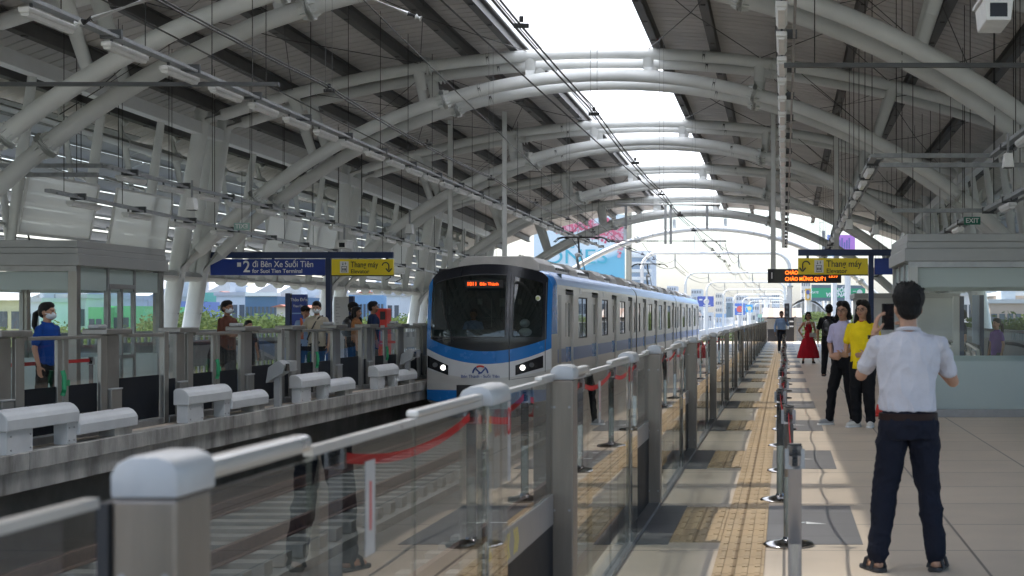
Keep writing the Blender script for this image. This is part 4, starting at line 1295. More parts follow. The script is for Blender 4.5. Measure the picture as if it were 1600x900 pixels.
# ------------------------------------------------------------------ hanging signs
def post_sign(kind):
    if kind == 'near':
        Y = 36.0; fx = lambda px: (px - 1225) / F * Y; fz = lambda py: 1.5 - (py - 495) / F * Y
        root = empty('direction_sign', (fx(1361), Y, 0), 0, 'yellow lift sign with dark arrow and short blue panel on a navy post', 'sign', 'navy framed direction signs')
        bar = (1247, 1400); pole = (1357, 1365); yl = (1247, 1356); bl = (1366, 1400)
    else:
        Y = 38.9; fx = lambda px: (px - 1225) / F * Y; fz = lambda py: 1.5 - (py - 495) / F * Y
        root = empty('direction_sign', (fx(514), Y, 0), 0, 'long blue platform 2 sign joined to a yellow lift sign on a navy post', 'sign', 'navy framed direction signs')
        bar = (325, 615); pole = (510, 518); yl = (519, 615); bl = (330, 509)
    def loc(x, y, z): return (x - root.location.x, y - root.location.y, z)
    zb0, zb1 = (fz(397), fz(391)) if kind == 'near' else (fz(401), fz(395))
    m = MB(); m.box(fx(bar[0]), fx(bar[1]), Y - 0.05, Y + 0.05, zb0 - 0.04, zb1 + 0.02); m.build('top_bar', M_blue, root, world=True, bevel=0.008)
    MB().box(fx(pole[0]), fx(pole[1]), Y - 0.07, Y + 0.07, 0, zb0 - 0.042).build('pole', M_blue, root, world=True)
    pt, pb = fz(403.5), fz(429)
    if kind == 'far': pt, pb = fz(405), fz(430)
    for px in ([1262] if kind == 'near' else [343, 427, 605]):
        MB().box(fx(px) - 0.03, fx(px) + 0.03, Y - 0.03, Y + 0.03, pt, zb0 - 0.04).build('hanger', M_blue, root, world=True)
    yp = MB().box(fx(yl[0]), fx(yl[1]), Y - 0.06, Y + 0.06, pb, pt).build('yellow_panel', M_yel, root, world=True, bevel=0.006)
    MB().box(fx(yl[0]) - 0.015, fx(yl[1]), Y - 0.055, Y + 0.07, pb - 0.025, pb - 0.002).build('panel_edge', M_blackm, root, world=True)
    bp = MB().box(fx(bl[0]), fx(bl[1]), Y - 0.06, Y + 0.06, pb, pt).build('blue_panel', M_signblue, root, world=True, bevel=0.006)
    zc = (pt + pb) / 2; h = pt - pb
    yf = Y - 0.066
    def arrow(cx, sgn):
        m = MB()
        rr = 0.085
        a0, a1 = (PI * 0.98, 0) if sgn > 0 else (0.02, PI)
        pts = []
        for k in range(11):
            t = a0 + (a1 - a0) * k / 10
            pts.append((cx + rr * math.cos(t), yf, zc + 0.035 + rr * math.sin(t)))
        xend = pts[-1][0]
        pts += [(xend, yf, zc - 0.08)]
        for a, b in zip(pts[:-1], pts[1:]):
            m.bar(a, b, 0.006, 0.030, up=(0.0001 + (b[2] - a[2]), 0, -(b[0] - a[0]) + 0.0001))
        for dx in (-0.075, 0.075):
            m.bar((xend + dx, yf - 0.001, zc - 0.035), (xend, yf - 0.001, zc - 0.125), 0.006, 0.032, up=(1, 0, 0.3 if dx > 0 else -0.3))
        m.build('arrow', M_txtk, yp if False else root, world=True)
    def icon(cx):
        ib = MB().box(cx - 0.11, cx + 0.11, yf - 0.001, yf + 0.004, zc - 0.15, zc + 0.15).build('lift_icon', M_txtw, root, world=True)
        m = MB()
        def fr(x0, x1, z0, z1): m.box(x0, x1, yf - 0.006, yf - 0.002, z0, z1)
        fr(cx - 0.07, cx + 0.07, zc - 0.13, zc - 0.118); fr(cx - 0.07, cx + 0.07, zc + 0.01, zc + 0.022); fr(cx - 0.07, cx - 0.06, zc - 0.118, zc + 0.01); fr(cx + 0.06, cx + 0.07, zc - 0.118, zc + 0.01)
        for dx in (-0.035, 0, 0.035): fr(cx + dx - 0.011, cx + dx + 0.011, zc - 0.09, zc - 0.03)
        for sx_, dz in ((-0.035, -1), (0.035, 1)):
            fr(cx + sx_ - 0.004, cx + sx_ + 0.004, zc + 0.05, zc + 0.12)
            m.add([(cx + sx_ - 0.02, yf - 0.004, zc + 0.085 + dz * 0.005), (cx + sx_ + 0.02, yf - 0.004, zc + 0.085 + dz * 0.005), (cx + sx_, yf - 0.004, zc + 0.085 + dz * 0.04)], [(0, 1, 2)])
        m.build('icon_lines', M_txtk, root, world=True)
    if kind == 'near':
        arrow(fx(1259.5), -1); icon(fx(1279.5))
        text('Thang máy', 0.225, M_txtk, root, loc(fx(1291), yf, zc + 0.055), bold=0.001, sx=0.86)
        text('Elevator', 0.15, M_txtk, root, loc(fx(1291), yf, zc - 0.115), bold=0.001)
    else:
        icon(fx(539)); arrow(fx(603.5), 1)
        text('Thang máy', 0.215, M_txtk, root, loc(fx(549), yf, zc + 0.06), bold=0.001, sx=0.76)
        text('Elevator', 0.145, M_txtk, root, loc(fx(549), yf, zc - 0.115), bold=0.001)
        text('2', 0.42, M_txtw, root, loc(fx(381), yf, zc), bold=0.006, sx=0.9)
        MB().box(fx(372), fx(378), yf - 0.002, yf + 0.004, zc + 0.01, zc + 0.12).build('platform_mark', M_txtw, root, world=True)
        text('đi Bến Xe Suối Tiên', 0.225, M_txtw, root, loc(fx(395.5), yf, zc + 0.07), bold=0.0015, sx=0.86)
        text('for Suoi Tien Terminal', 0.145, M_txtw, root, loc(fx(395.5), yf, zc - 0.105), bold=0.002, sx=0.98)
    return root
post_sign('near'); post_sign('far')

# LED boards on twin hangers
def led(x0, x1, Y, z0, z1, label, show, hx):
    r = empty('departure_display', ((x0 + x1) / 2, Y, z0), 0, label, 'display', 'hanging departure displays')
    MB().box(x0, x1, Y - 0.1, Y + 0.1, z0, z1).build('case', M_blackm, r, world=True, bevel=0.012)
    for x in hx:
        MB().tube([(x, Y, z1), (x, Y, zup(x, Y) + 0.1)], 0.075, 14).build('hanger_pole', M_tube, r, world=True, smooth=True)
    if show:
        w_ = x1 - x0; h = z1 - z0
        lx = lambda px: (px - 1225) / F * Y - r.location.x
        MB().box(x0 + 0.20, x0 + 0.20 + w_ * 0.56 + 0.16, Y - 0.104, Y - 0.101, z0 + 0.03, z1 - 0.03).build('screen', mat('screen_dark', (0.03, 0.028, 0.022, 1), 0.3), r, world=True)
        text('1', 0.27, M_txtw, r, (x0 + 0.06 - r.location.x, -0.105, h / 2), bold=0.004)
        text('CHÀO MỪNG QUÝ I', 0.155, M_led, r, (x0 + 0.53 - r.location.x, -0.107, h * 0.72), bold=0.003, sx=0.88)
        text('CHÀO MỪNG QUÝ I', 0.155, M_led, r, (x0 + 0.53 - r.location.x, -0.107, h * 0.27), bold=0.003, sx=0.88)
        text('13:17', 0.165, M_led, r, (x1 - 0.40 - r.location.x, -0.107, h * 0.50), bold=0.003, sx=0.82)
    return r
led(-0.50, 1.76, 46.0, 2.54, 2.97, 'black departure display reading 13:17 in orange, half behind the yellow sign', True, (-0.33, 1.62))
led(-10.6, -8.35, 46.0, 2.54, 2.97, 'black departure display hanging behind the train, on two white poles', False, (-10.27, -8.6))
# small exit signs
def exitsign(px, py, Y, lab, back=False):
    x, z = P(px, py, Y)
    r = empty('exit_sign', (x, Y, z), 0, lab, 'exit sign')
    MB().box(x - 0.17, x + 0.17, Y - 0.02, Y + 0.02, z - 0.08, z + 0.08).build('panel', mat('exit_green', (0.01, 0.16, 0.10, 1) if not back else (0.25, 0.45, 0.40, 1), 0.4) if not back else mat('exit_pale', (0.30, 0.46, 0.42, 1), 0.4), r, world=True)
    text('EXIT', 0.135, M_txtw, r, (0, -0.024, 0) if not back else (0, -0.024, 0), align='CENTER', bold=0.002, sx=(-1 if back else 1))
    MB().tube([(x, Y, z + 0.08), (x, Y, z + 1.2)], 0.006, 6).build('hanger', M_wire, r, world=True)
exitsign(1519, 345, 31.0, 'small green exit sign with white letters above the right booth')
exitsign(378, 354, 33.0, 'faint green exit sign seen from behind, above the blue platform sign', True)
exitsign(726, 411, 52.0, 'tiny green exit sign seen over the train roof by the left arch')
# ------------------------------------------------------------------ cable trays and tube lights
def lamp_proto():
    r = empty('tube_light', (0, 0, 0))
    MB().box(-0.07, 0.07, 0, 1.16, -0.035, 0.03).build('housing', M_plastic, r, bevel=0.012)
    MB().prism_y([(-0.06, -0.036), (-0.04, -0.075), (0.04, -0.075), (0.06, -0.036)], 0.03, 1.13).build('diffuser', M_plastic, r, bevel=0.005)
    MB().box(-0.012, 0.012, 0.15, 0.19, 0.031, 0.12).build('bracket', M_seam, r)
    return r
lamp0 = lamp_proto(); lamp_used = [False]
def tray(X, Z, y0, y1, zslope, lamps, rowname, rods=2.4, tname='cable tray', lampx=0.0):
    zf = lambda y: Z + zslope * (y - y0)
    r = empty('cable_tray', (X, (y0 + y1) / 2, Z), 0, 'grey cable tray ' + rowname, 'cable tray', 'hanging cable trays')
    m = MB(); m.bar((X, y0, zf(y0)), (X, y1, zf(y1)), 0.12, 0.06)
    m.bar((X + 0.16, y0, zf(y0) - 0.05), (X + 0.16, y1, zf(y1) - 0.05), 0.035, 0.035)
    m.build('channel', M_galv, r, world=True)
    y = y0 + 1
    while y < y1:
        MB().box(X - 0.08, X + 0.20, y, y + 0.05, zf(y) - 0.07, zf(y) + 0.05).build('clip', M_seam, r, world=True); y += 2.6
    y = y0 + 0.6
    while y < min(y1, 80):
        MB().tube([(X, y, zf(y)), (X, y, zup(X, y) + 0.3)], 0.008, 5).build('hanger_rod', M_wire, r, world=True)
        y += rods
    for k, y in enumerate(lamps):
        l = lamp0 if not lamp_used[0] else copy_tree(lamp0)
        lamp_used[0] = True
        l.location = (X + lampx, y, zf(y) - 0.13)
        tag(l, '%s tube light from the camera %s' % (ORD[min(k, 35)], rowname), 'tube light', 'tube lights hung under the trays')
    return r
tray(-8.8, 5.25, 8, 72, -0.006, [17.3, 19.4, 21.2, 23.0] + [24.7 + 1.72 * k for k in range(25)], 'in the long row over the far gates')
tray(-0.03, 5.25, 8, 72, -0.006, [17.0 + 1.75 * k for k in range(30)], 'in the row straight above the ochre strip')
tray(-13.0, 4.38, 28.6, 72, -0.012, [29.2 + 1.95 * k for k in range(16)], 'in the upper row by the left louvres')
tray(-13.1, 3.75, 26.6, 60, -0.02, [27.4 + 2.3 * k for k in range(9)], 'in the lower row before the white banners')
tray(3.75, 4.4, 14, 26.9, 0.0, [16.5, 19.6, 22.7], 'in the top right row above the booth')
tray(1.62, 4.4, 26.9, 70, -0.01, [28 + 2.3 * k for k in range(10)], 'in the inner right row above the yellow sign')
tray(3.9, 3.56, 20, 29.0, 0.0, [22.0, 25.5], 'in the lower right row above the booth roof')
tray(3.9, 3.6, 32, 66, -0.01, [33 + 2.6 * k for k in range(7)], 'in the outer right row beyond the booth')
def crossbar(x0, x1, Y, Z, lab):
    r = empty('cable_tray', ((x0 + x1) / 2, Y, Z), 0, lab, 'cable tray', 'hanging cable trays')
    th = 0.028 if 'pipe' in lab else 0.04
    MB().box(x0, x1, Y - 0.04, Y + 0.04, Z - th, Z + th).build('channel', M_seam if 'pipe' in lab else M_galv, r, world=True)
    for x in (x0 + 0.4, x1 - 0.4): MB().tube([(x, Y, Z), (x, Y, zup(x, Y) + 0.3)], 0.008, 5).build('hanger_rod', M_wire, r, world=True)
crossbar(-15.6, -13.0, 28.5, 4.38, 'short grey cross tray at the left edge, upper of two')
crossbar(-15.6, -12.8, 27.9, 4.15, 'short grey cross tray at the left edge, lower of two')
crossbar(1.62, 3.75, 26.9, 4.40, 'grey cross tray right of centre, upper of two, before the right arches')
crossbar(1.7, 4.6, 26.6, 4.20, 'grey cross tray right of centre, lower of two, before the right arches')
crossbar(2.1, 3.9, 29.0, 3.56, 'thin grey cross tray just above the green exit sign')
crossbar(0.0, 5.2, 19.5, 4.78, 'long grey pipe crossing the right arches near the top')
crossbar(-15.0, -7.6, 22.5, 5.0, 'long dark pipe crossing the left arches near the top')
# loudspeakers and cameras
def cctv(px, py, Y, s, lab, cat='camera'):
    x, z = P(px, py, Y)
    r = empty('security_camera' if cat == 'camera' else 'loudspeaker', (x, Y, z), 0, lab, cat)
    if cat == 'camera':
        m = MB().prism_y([(-0.10 * s, -0.09 * s), (0.10 * s, -0.09 * s), (0.12 * s, 0.09 * s), (-0.12 * s, 0.09 * s)], -0.2 * s, 0.35 * s)
        m.build('housing', M_plastic, r, bevel=0.012 * s)
        MB().box(-0.14 * s, 0.14 * s, -0.28 * s, 0.36 * s, 0.092 * s, 0.12 * s).build('sun_shield', M_plastic, r)
        MB().box(-0.07 * s, 0.07 * s, -0.204 * s, -0.2 * s, -0.06 * s, 0.05 * s).build('front_window', M_black, r)
    else:
        MB().prism_y([(-0.10 * s, -0.14 * s), (0.10 * s, -0.14 * s), (0.07 * s, 0.12 * s), (-0.07 * s, 0.12 * s)], -0.12 * s, 0.12 * s).build('housing', M_plastic, r, bevel=0.01)
        MB().box(-0.08 * s, 0.08 * s, -0.1 * s, 0.1 * s, -0.15 * s, -0.141 * s).build('grille', M_seam, r)
    MB().tube([(0, 0, 0.1 * s), (0, 0, 0.5 * s)], 0.025 * s, 8).build('bracket', M_galv, r)
cctv(1555, 22, 14.0, 1.15, 'big white security camera housing at the top right corner')
cctv(1575, 250, 22.0, 0.8, 'white loudspeaker box under the top right tray', 'loudspeaker')
cctv(1327, 350, 34.0, 0.9, 'white loudspeaker box hanging above the right end of the lift sign', 'loudspeaker')
cctv(1368, 358, 33.0, 0.8, 'second white loudspeaker box, above the blue end of the lift sign', 'loudspeaker')
cctv(300, 318, 29.0, 0.9, 'white loudspeaker box hanging right of the white banners', 'loudspeaker')
cctv(538, 383, 36.5, 1.0, 'white security camera above the yellow far lift sign')
cctv(640, 357, 40.0, 1.0, 'grey loudspeaker box on the tray above the far lift sign', 'loudspeaker')

# ------------------------------------------------------------------ blank white banners on the far facade
for k, (y0, y1, zt, zb) in enumerate(((29.3, 32.3, 4.32, 3.15), (33.2, 36.2, 4.35, 3.1), (43.0, 46.0, 4.42, 3.1), (46.7, 49.6, 4.45, 3.15), (56.5, 59.0, 4.5, 3.2))):
    r = empty('blank_banner', (-15.0, y0, zb), 0, ['large blank white banner at the left edge above the booth', 'blank white banner right of the leftmost one, above the booth corner',
             'blank white banner behind the left part of the blue platform sign', 'blank white banner second behind the blue platform sign', 'crumpled white banner above the far lift sign'][k], 'banner', 'blank white banners')
    xb, xt = -15.02, -14.80
    vs = []; fs = []; n = 10
    for i in range(n + 1):
        for j in range(n + 1):
            u, v = i / n, j / n
            bulge = 0.03 * math.sin(u * 9 + v * 5 + k) * math.sin(PI * u) * math.sin(PI * v)
            vs.append((xb + (xt - xb) * v + bulge, y0 + (y1 - y0) * u, zb + (zt - zb) * v))
    for i in range(n):
        for j in range(n):
            a = i * (n + 1) + j; fs.append((a, a + n + 1, a + n + 2, a + 1))
    MB().add(vs, fs).build('sheet', M_banner, r, world=True, smooth=True)
    m = MB()
    for (a, b) in (((xb, y0, zb), (xt, y0, zt)), ((xb, y1, zb), (xt, y1, zt)), ((xb, y0, zb), (xb, y1, zb)), ((xt, y0, zt), (xt, y1, zt))): m.bar(a, b, 0.05, 0.05, up=(1, 0, 0))
    m.build('frame', M_white, r, world=True)
    m = MB()
    for y in (y0 + 0.4, y1 - 0.4): m.tube([(xb, y, zb), (xb + 0.05, y, zb - 0.2), (-15.2, y, zb - 0.32)], 0.02, 6)
    m.build('straps', M_blackm, r, world=True)

# ------------------------------------------------------------------ overhead line
def wire(pts, r, lab, name='contact_wire'):
    o = MB().tube(pts, r, 6).build(name, M_wire); tag(o, lab, 'wire', 'overhead wires'); return o
def sagpts(a, b, sag, n=14):
    a = Vector(a); b = Vector(b); out = []
    for k in range(n + 1):
        t = k / n; p = a + (b - a) * t; p.z -= sag * 4 * t * (1 - t); out.append(p)
    return out
sup = [(-4, 5.6), (9, 5.2), (22, 4.95), (35, 4.75), (48, 4.62), (60, 4.55), (72, 4.55), (93.6, 4.6), (135, 4.6), (172, 4.6), (219, 4.6), (266, 4.6)]
for X, nm in ((-6.82, 'far'), (-2.85, 'near')):
    for dx, tg in ((-0.035, 'left'), (0.035, 'right')):
        pts = []
        for (ya, za), (yb, zb) in zip(sup[:-1], sup[1:]):
            pts += sagpts((X + dx, ya, za if nm == 'far' else za - 0.35), (X + dx, yb, zb if nm == 'far' else zb - 0.35), 0.10 if yb < 80 else 0.35, 8)[:-1]
        wire(pts, 0.011, 'dark %s contact wire of the pair over the %s track' % (tg, nm))
    pts = []
    for (ya, za), (yb, zb) in zip(sup[6:-1], sup[7:]):
        pts += sagpts((X, ya, za + 0.5), (X, yb, zb + 0.5), 0.55, 8)[:-1]
    wire(pts, 0.014, 'dark upper messenger wire over the %s track beyond the roof' % nm, 'messenger_wire')
    y = 10
    k = 0
    r = empty('wire_clamp_set', (X, 10, 4.5), 0, 'dark clamps joining the paired wires over the %s track' % nm, 'wire clamps')
    while y < 84:
        z = interp(y, [s_[0] for s_ in sup], [s_[1] for s_ in sup]) - (0.35 if nm == 'near' else 0) - 0.06
        m = MB(); m.box(X - 0.08, X + 0.08, y, y + 0.05, z - 0.015, z + 0.03); m.box(X - 0.02, X + 0.02, y, y + 0.05, z + 0.05, z + 0.11)
        m.build('clamp', M_blackm, r, world=True)
        if k % 2 == 0:
            m = MB(); m.tube([(X - 0.05, y, z), (X - 0.05, y, zup(X, y) - 0.1)], 0.004, 4); m.tube([(X + 0.05, y, z), (X + 0.05, y, zup(X, y) - 0.1)], 0.004, 4)
            m.build('dropper', M_steel_d, r, world=True)
        y += 6.2; k += 1
wire(sagpts((-4.4, 5, 5.6), (-2.2, 73, 4.35), 0.3, 20), 0.012, 'single dark wire descending across the skylight', 'feeder_wire')
wire(sagpts((-5.4, 5, 6.6), (-8.0, 73, 5.2), 0.3, 20), 0.010, 'single dark wire under the roof over the train', 'feeder_wire')
wire(sagpts((-9.0, 5, 6.1), (-9.0, 70, 4.9), 0.2, 20), 0.012, 'dark wire just above the left lamp row', 'feeder_wire')
# insulated cantilever arms at the top left
def arm(p, q, lab):
    p = Vector(p); q = Vector(q)
    r = empty('insulator_arm', tuple(p), 0, lab, 'insulator', 'white insulated arms')
    MB().tube([p, q], 0.032, 10).build('rod', M_white, r, world=True, smooth=True)
    d = (q - p).normalized()
    MB().tube([q - d * 0.02, q + d * 0.10], 0.04, 10).build('end_fitting', M_blackm, r, world=True)
    MB().tube([q + d * 0.10, q + d * 0.18], 0.045, 10).build('end_clamp', M_white, r, world=True)
xa, za = P(560, -10, 22); xb, zb = P(640, 22, 22); arm((xa, 22, za), (xb, 22, zb), 'white insulated rod with black joint at the top, left of centre')
xa, za = P(250, -8, 17); xb, zb = P(142, 30, 17); arm((xa, 17, za), (xb, 17, zb), 'white insulated rod at the top left above the lamps')
# support pipe hung from the roof at the far end
r = empty('wire_support', (-5.5, 70, 6.8), 0, 'white pipe hung from the far roof arches carrying the wire insulators', 'wire support')
MB().tube([(-7.9, 70, 6.75), (-3.0, 70, 6.75)], 0.09, 12).build('cross_pipe', M_white, r, world=True, smooth=True)
for x in (-7.4, -5.55, -5.3, -3.6):
    MB().tube([(x, 70, 6.72), (x, 70, 4.9 if -6 < x < -5 else 5.6)], 0.06, 10).build('drop_pipe', M_grey_p, r, world=True, smooth=True)
MB().tube([(-8.2, 70, 5.05), (-2.7, 70, 5.05)], 0.04, 8).build('arm_pipe', M_grey_p, r, world=True)
for x in (-6.4, -4.7):
    m = MB()
    for k in range(6): m.tube([(x + 0.09 * k, 70, 5.05), (x + 0.09 * k + 0.03, 70, 5.05)], 0.09, 10)
    m.build('insulator', M_white, r, world=True)
for x, x2 in ((-7.9, -6.9), (-3.2, -2.85)):
    MB().tube([(x, 70, 5.05), (x2, 70, 4.6)], 0.025, 6).build('steady_arm', M_wire, r, world=True)
for k, x in enumerate((-9.2, -6.35, -3.4, -0.6)):
    pass

# gantries over the tracks beyond the station
def gantry(Y, k):
    xl, xr, zt = -8.9, 0.35, 5.5
    if k > 1: xr = 0.1 - 0.0
    r = empty('catenary_gantry', ((xl + xr) / 2, Y, 0), 0, '%s pale tubular portal over the tracks beyond the roof' % ORD[k], 'gantry', 'pale tubular portals over the tracks')
    rr = 1.0; pts = [(xl, Y, 3.4)]
    for j in range(7):
        t = PI - j / 6 * PI / 2; pts.append((xl + rr + rr * math.cos(t), Y, zt - rr + rr * math.sin(t)))
    for j in range(7):
        t = PI / 2 - j / 6 * PI / 2; pts.append((xr - rr + rr * math.cos(t), Y, zt - rr + rr * math.sin(t)))
    pts.append((xr, Y, 3.4))
    MB().tube(pts, 0.115, 12).build('cross_tube', M_tube, r, world=True, smooth=True)
    for x in (xl, xr):
        MB().tube([(x, Y, -1.4), (x, Y, 3.4)], 0.15, 12).build('leg', M_tube, r, world=True, smooth=True)
        MB().tube([(x, Y, 3.35), (x, Y, 3.45)], 0.22, 12).build('collar', M_tube, r, world=True)
    for x in (-6.82, -2.85):
        MB().tube([(x, Y, zt), (x, Y, 4.65)], 0.035, 8).build('hanger', M_galv, r, world=True)
        MB().tube([(x, Y, 4.65), (x + 0.6, Y, 4.25)], 0.02, 6).build('steady_arm', M_wire, r, world=True)
    for x in (-5.6, -4.0):
        MB().tube([(x, Y, zt + 0.1), (x, Y, zt + 1.25), (x + 0.25, Y, zt + 1.35)], 0.03, 6).build('lightning_rod', M_tube, r, world=True)
GY = [93.6, 135, 172, 219, 266, 320, 380, 450]
for k, y in enumerate(GY): gantry(y, k)
# viaduct parapets and rails of posts curving away
def curvex(y): return -max(0, (y - 240)) ** 2 * 0.00016
for (x, nm, lab) in ((-9.6, 'parapet', 'pale parapet wall on the left side of the viaduct'), (0.85, 'parapet', 'pale parapet wall on the right side of the viaduct')):
    m = MB(); ys = [PEND + 0.5 + 12 * i for i in range(60)]
    for a, b in zip(ys[:-1], ys[1:]): m.bar((x + curvex(a), a, -0.75), (x + curvex(b), b, -0.75), 0.25, 1.4)
    o = m.build(nm, mat('pale_parapet', (0.52, 0.54, 0.55, 1), 0.7, 0, 0.15, 0.6)); tag(o, lab, 'parapet')
m = MB()
for i in range(110):
    y = PEND + 3 + 5 * i
    m.tube([(-9.7 + curvex(y), y, -0.1), (-9.7 + curvex(y), y, 1.4)], 0.05, 6)
m.bar((-9.7, PEND + 3, 1.35), (-9.7, 240, 1.35), 0.05, 0.05)
r = empty('viaduct_fence', (-9.7, 240, 0), 0, 'pale post fence along the left side of the viaduct beyond the train', 'fence')
m.build('posts', M_white, r, world=True)
# signal on the right mast
r = empty('track_signal', (0.35, 92.9, 1.4), 0, 'small black track signal beside the right mast beyond the platform end', 'signal')
MB().box(0.02, 0.34, 93.0, 93.2, 1.2, 2.35).build('signal_head', M_blackm, r, world=True, bevel=0.05)
m = MB()
for z in (1.45, 1.78, 2.1): m.tube([(0.18, 92.99, z), (0.18, 92.9, z)], 0.09, 10)
m.build('lens_hoods', M_seam, r, world=True)
# striped slats added in place of a reflection in the end gate glass
r = empty('reflection_slats', (0.4, 97, 0.9), 0, 'beige and white sloping slats standing in for a reflection in the end gate', 'reflection stand-in')
M_beige = mat('beige_sheet', (0.34, 0.23, 0.165, 1), 0.6); M_beige2 = mat('cream_sheet', (0.42, 0.37, 0.32, 1), 0.6)
m = MB(); m2 = MB()
for k in range(7):
    x = -1.2 + 0.36 * k
    (m if k % 2 else m2).bar((x, 94.5, 1.45), (x, 99, 2.05), 0.35, 0.06)
m.build('beige_strips', M_beige, r, world=True); m2.build('cream_strips', M_beige2, r, world=True)
MB().box(-1.3, 1.2, 98.6, 98.8, -1.4, 1.9).build('support_wall', M_beige2, r, world=True)

# ------------------------------------------------------------------ city
M_win = mat('window_dark', (0.06, 0.08, 0.10, 1), 0.2)
BM = {}
def bmat(c):
    k = tuple(round(x, 3) for x in c)
    if k not in BM: BM[k] = mat('wall_paint_%d' % len(BM), (c[0], c[1], c[2], 1), 0.85, 0, 0.14, 0.15)
    return BM[k]
WINM = {}
def winmesh(w_, h):
    k = (round(w_, 1), round(h, 1))
    if k not in WINM:
        m = MB(); m.box(-k[0] / 2, k[0] / 2, -0.06, 0.0, 0, k[1])
        me = m.mesh('window'); me.materials.append(M_win); WINM[k] = me
    return WINM[k]
def building(pl, pr, ptop, D, col, label, floors=3, cols=4, depth=12, roof_=None, balc=False, ww=1.2, wh=1.4, cat='building', fh=3.3, bandm=None):
    xl, zt = P(pl, ptop, D); xr, _ = P(pr, ptop, D)
    r = empty('building', ((xl + xr) / 2, D, GZ), 0, label, cat)
    MB().box(xl, xr, D, D + depth, GZ, zt).build('wall', bmat(col), r, world=True)
    n = 0
    W = xr - xl
    for f in range(floors):
        z = zt - 0.9 - wh - f * fh
        if z < GZ: break
        for c in range(cols):
            x = xl + W * (c + 0.5) / cols
            o = bpy.data.objects.new('window', winmesh(min(ww, W / cols * 0.7), wh)); COL.objects.link(o); o.parent = r
            o.location = (x - r.location.x, -0.0, z - GZ); n += 1
        if balc:
            MB().box(xl - 0.3, xr + 0.3, D - 0.9, D - 0.002, z - 0.9, z - 0.2).build('balcony', bmat(tuple(min(0.8, x * 1.2) for x in col)), r, world=True)
    if roof_ == 'red':
        m = MB(); m.add([(xl - 0.4, D - 0.4, zt), (xr + 0.4, D - 0.4, zt), (xr + 0.4, D + depth, zt), (xl - 0.4, D + depth, zt), ((xl + xr) / 2, D - 0.4, zt + W * 0.28), ((xl + xr) / 2, D + depth, zt + W * 0.28)],
                        [(0, 1, 4), (1, 2, 5, 4), (2, 3, 5), (3, 0, 4, 5), (0, 3, 2, 1)])
        m.build('roof', bmat((0.36, 0.14, 0.09)), r, world=True)
    elif roof_ == 'flat':
        MB().box(xl - 0.2, xr + 0.2, D - 0.2, D + depth + 0.2, zt, zt + 0.35).build('roof', bmat((0.5, 0.5, 0.5)), r, world=True)
        MB().box(xl + W * 0.2, xl + W * 0.4, D + 2, D + 5, zt + 0.35, zt + 1.6).build('roof_tank', bmat((0.45, 0.5, 0.55)), r, world=True)
    elif roof_ == 'shed':
        m = MB(); m.add([(xl - 0.3, D - 0.5, zt), (xr + 0.3, D - 0.5, zt), (xr + 0.3, D + depth, zt + 2.6), (xl - 0.3, D + depth, zt + 2.6), (xl - 0.3, D + depth, zt), (xr + 0.3, D + depth, zt)],
                        [(0, 1, 2, 3), (0, 4, 5, 1), (0, 3, 4), (1, 5, 2), (2, 5, 4, 3)])
        m.build('roof', bmat((0.50, 0.53, 0.55)), r, world=True)
    return r
building(-25, 35, 469, 120, (0.62, 0.58, 0.34), 'cream yellow house with balconies seen through the left booth glass', 3, 3, roof_='shed', balc=True)
building(38, 63, 472, 118, (0.62, 0.64, 0.64), 'narrow white house right of the cream yellow one', 3, 2, roof_='flat')
b = building(66, 85, 466, 122, (0.18, 0.20, 0.22), 'narrow dark grey shop house with white lettering', 2, 1, roof_='flat')
text('YUAN', 0.75, M_txtw, b, (0, -0.07, P(0, 474, 122)[1] - GZ - 0.2), align='CENTER', bold=0.02)
building(87, 108, 462, 126, (0.48, 0.56, 0.62), 'pale blue house with shed roof behind the ponytailed woman', 3, 2, roof_='shed', balc=True)
building(112, 134, 466, 124, (0.56, 0.57, 0.55), 'light grey house by the booth corner post', 3, 2, roof_='flat')
building(138, 160, 480, 115, (0.16, 0.52, 0.20), 'bright green house, left one, seen through the booth side', 3, 2, ww=1.0)
building(162, 203, 478, 117, (0.18, 0.56, 0.24), 'bright green house with cream columns, right one, seen through the booth side', 3, 3, balc=True)
building(146, 178, 466, 150, (0.5, 0.45, 0.42), 'house with red tiled roof behind the green houses', 2, 3, roof_='red')
building(205, 232, 462, 140, (0.50, 0.52, 0.55), 'grey house right of the green ones behind booth glass', 3, 2, roof_='shed')
building(246, 262, 470, 130, (0.20, 0.28, 0.55), 'narrow blue and white building beside the left columns', 3, 1)
building(302, 342, 457, 150, (0.16, 0.50, 0.40), 'building wrapped in green mesh left of the blue glass block', 1, 1, ww=.2, wh=.2)
building(338, 384, 462, 148, (0.66, 0.68, 0.68), 'low white building between green mesh and blue glass block', 3, 4, roof_='flat')
bb = building(383, 433, 463, 130, (0.07, 0.15, 0.26), 'dark blue glass office block with white roof sign band', 3, 8, ww=0.5, wh=2.4, fh=3.0)
xl, z1 = P(383, 457, 129.7); xr, z0 = P(434, 463, 129.7)
MB().box(xl, xr, 129.7, 130.5, z0 + 0.02, z1).build('sign_band', M_white, bb, world=True)
building(432, 447, 480, 120, (0.60, 0.56, 0.50), 'small house with orange gable right of the blue glass block', 2, 2, roof_='red')
building(452, 498, 470, 160, (0.62, 0.64, 0.66), 'pale grey block behind the navy station board', 3, 4, roof_='flat')
building(500, 540, 474, 150, (0.60, 0.42, 0.34), 'building with orange wall behind the man in the cream shirt', 2, 3, roof_='flat')
building(545, 600, 461, 150, (0.16, 0.30, 0.46), 'blue curtain walled building left of the red machine', 3, 10, ww=0.6, wh=2.2)
building(604, 625, 462, 140, (0.66, 0.68, 0.70), 'white building right of the blue curtain wall', 3, 2, roof_='flat')
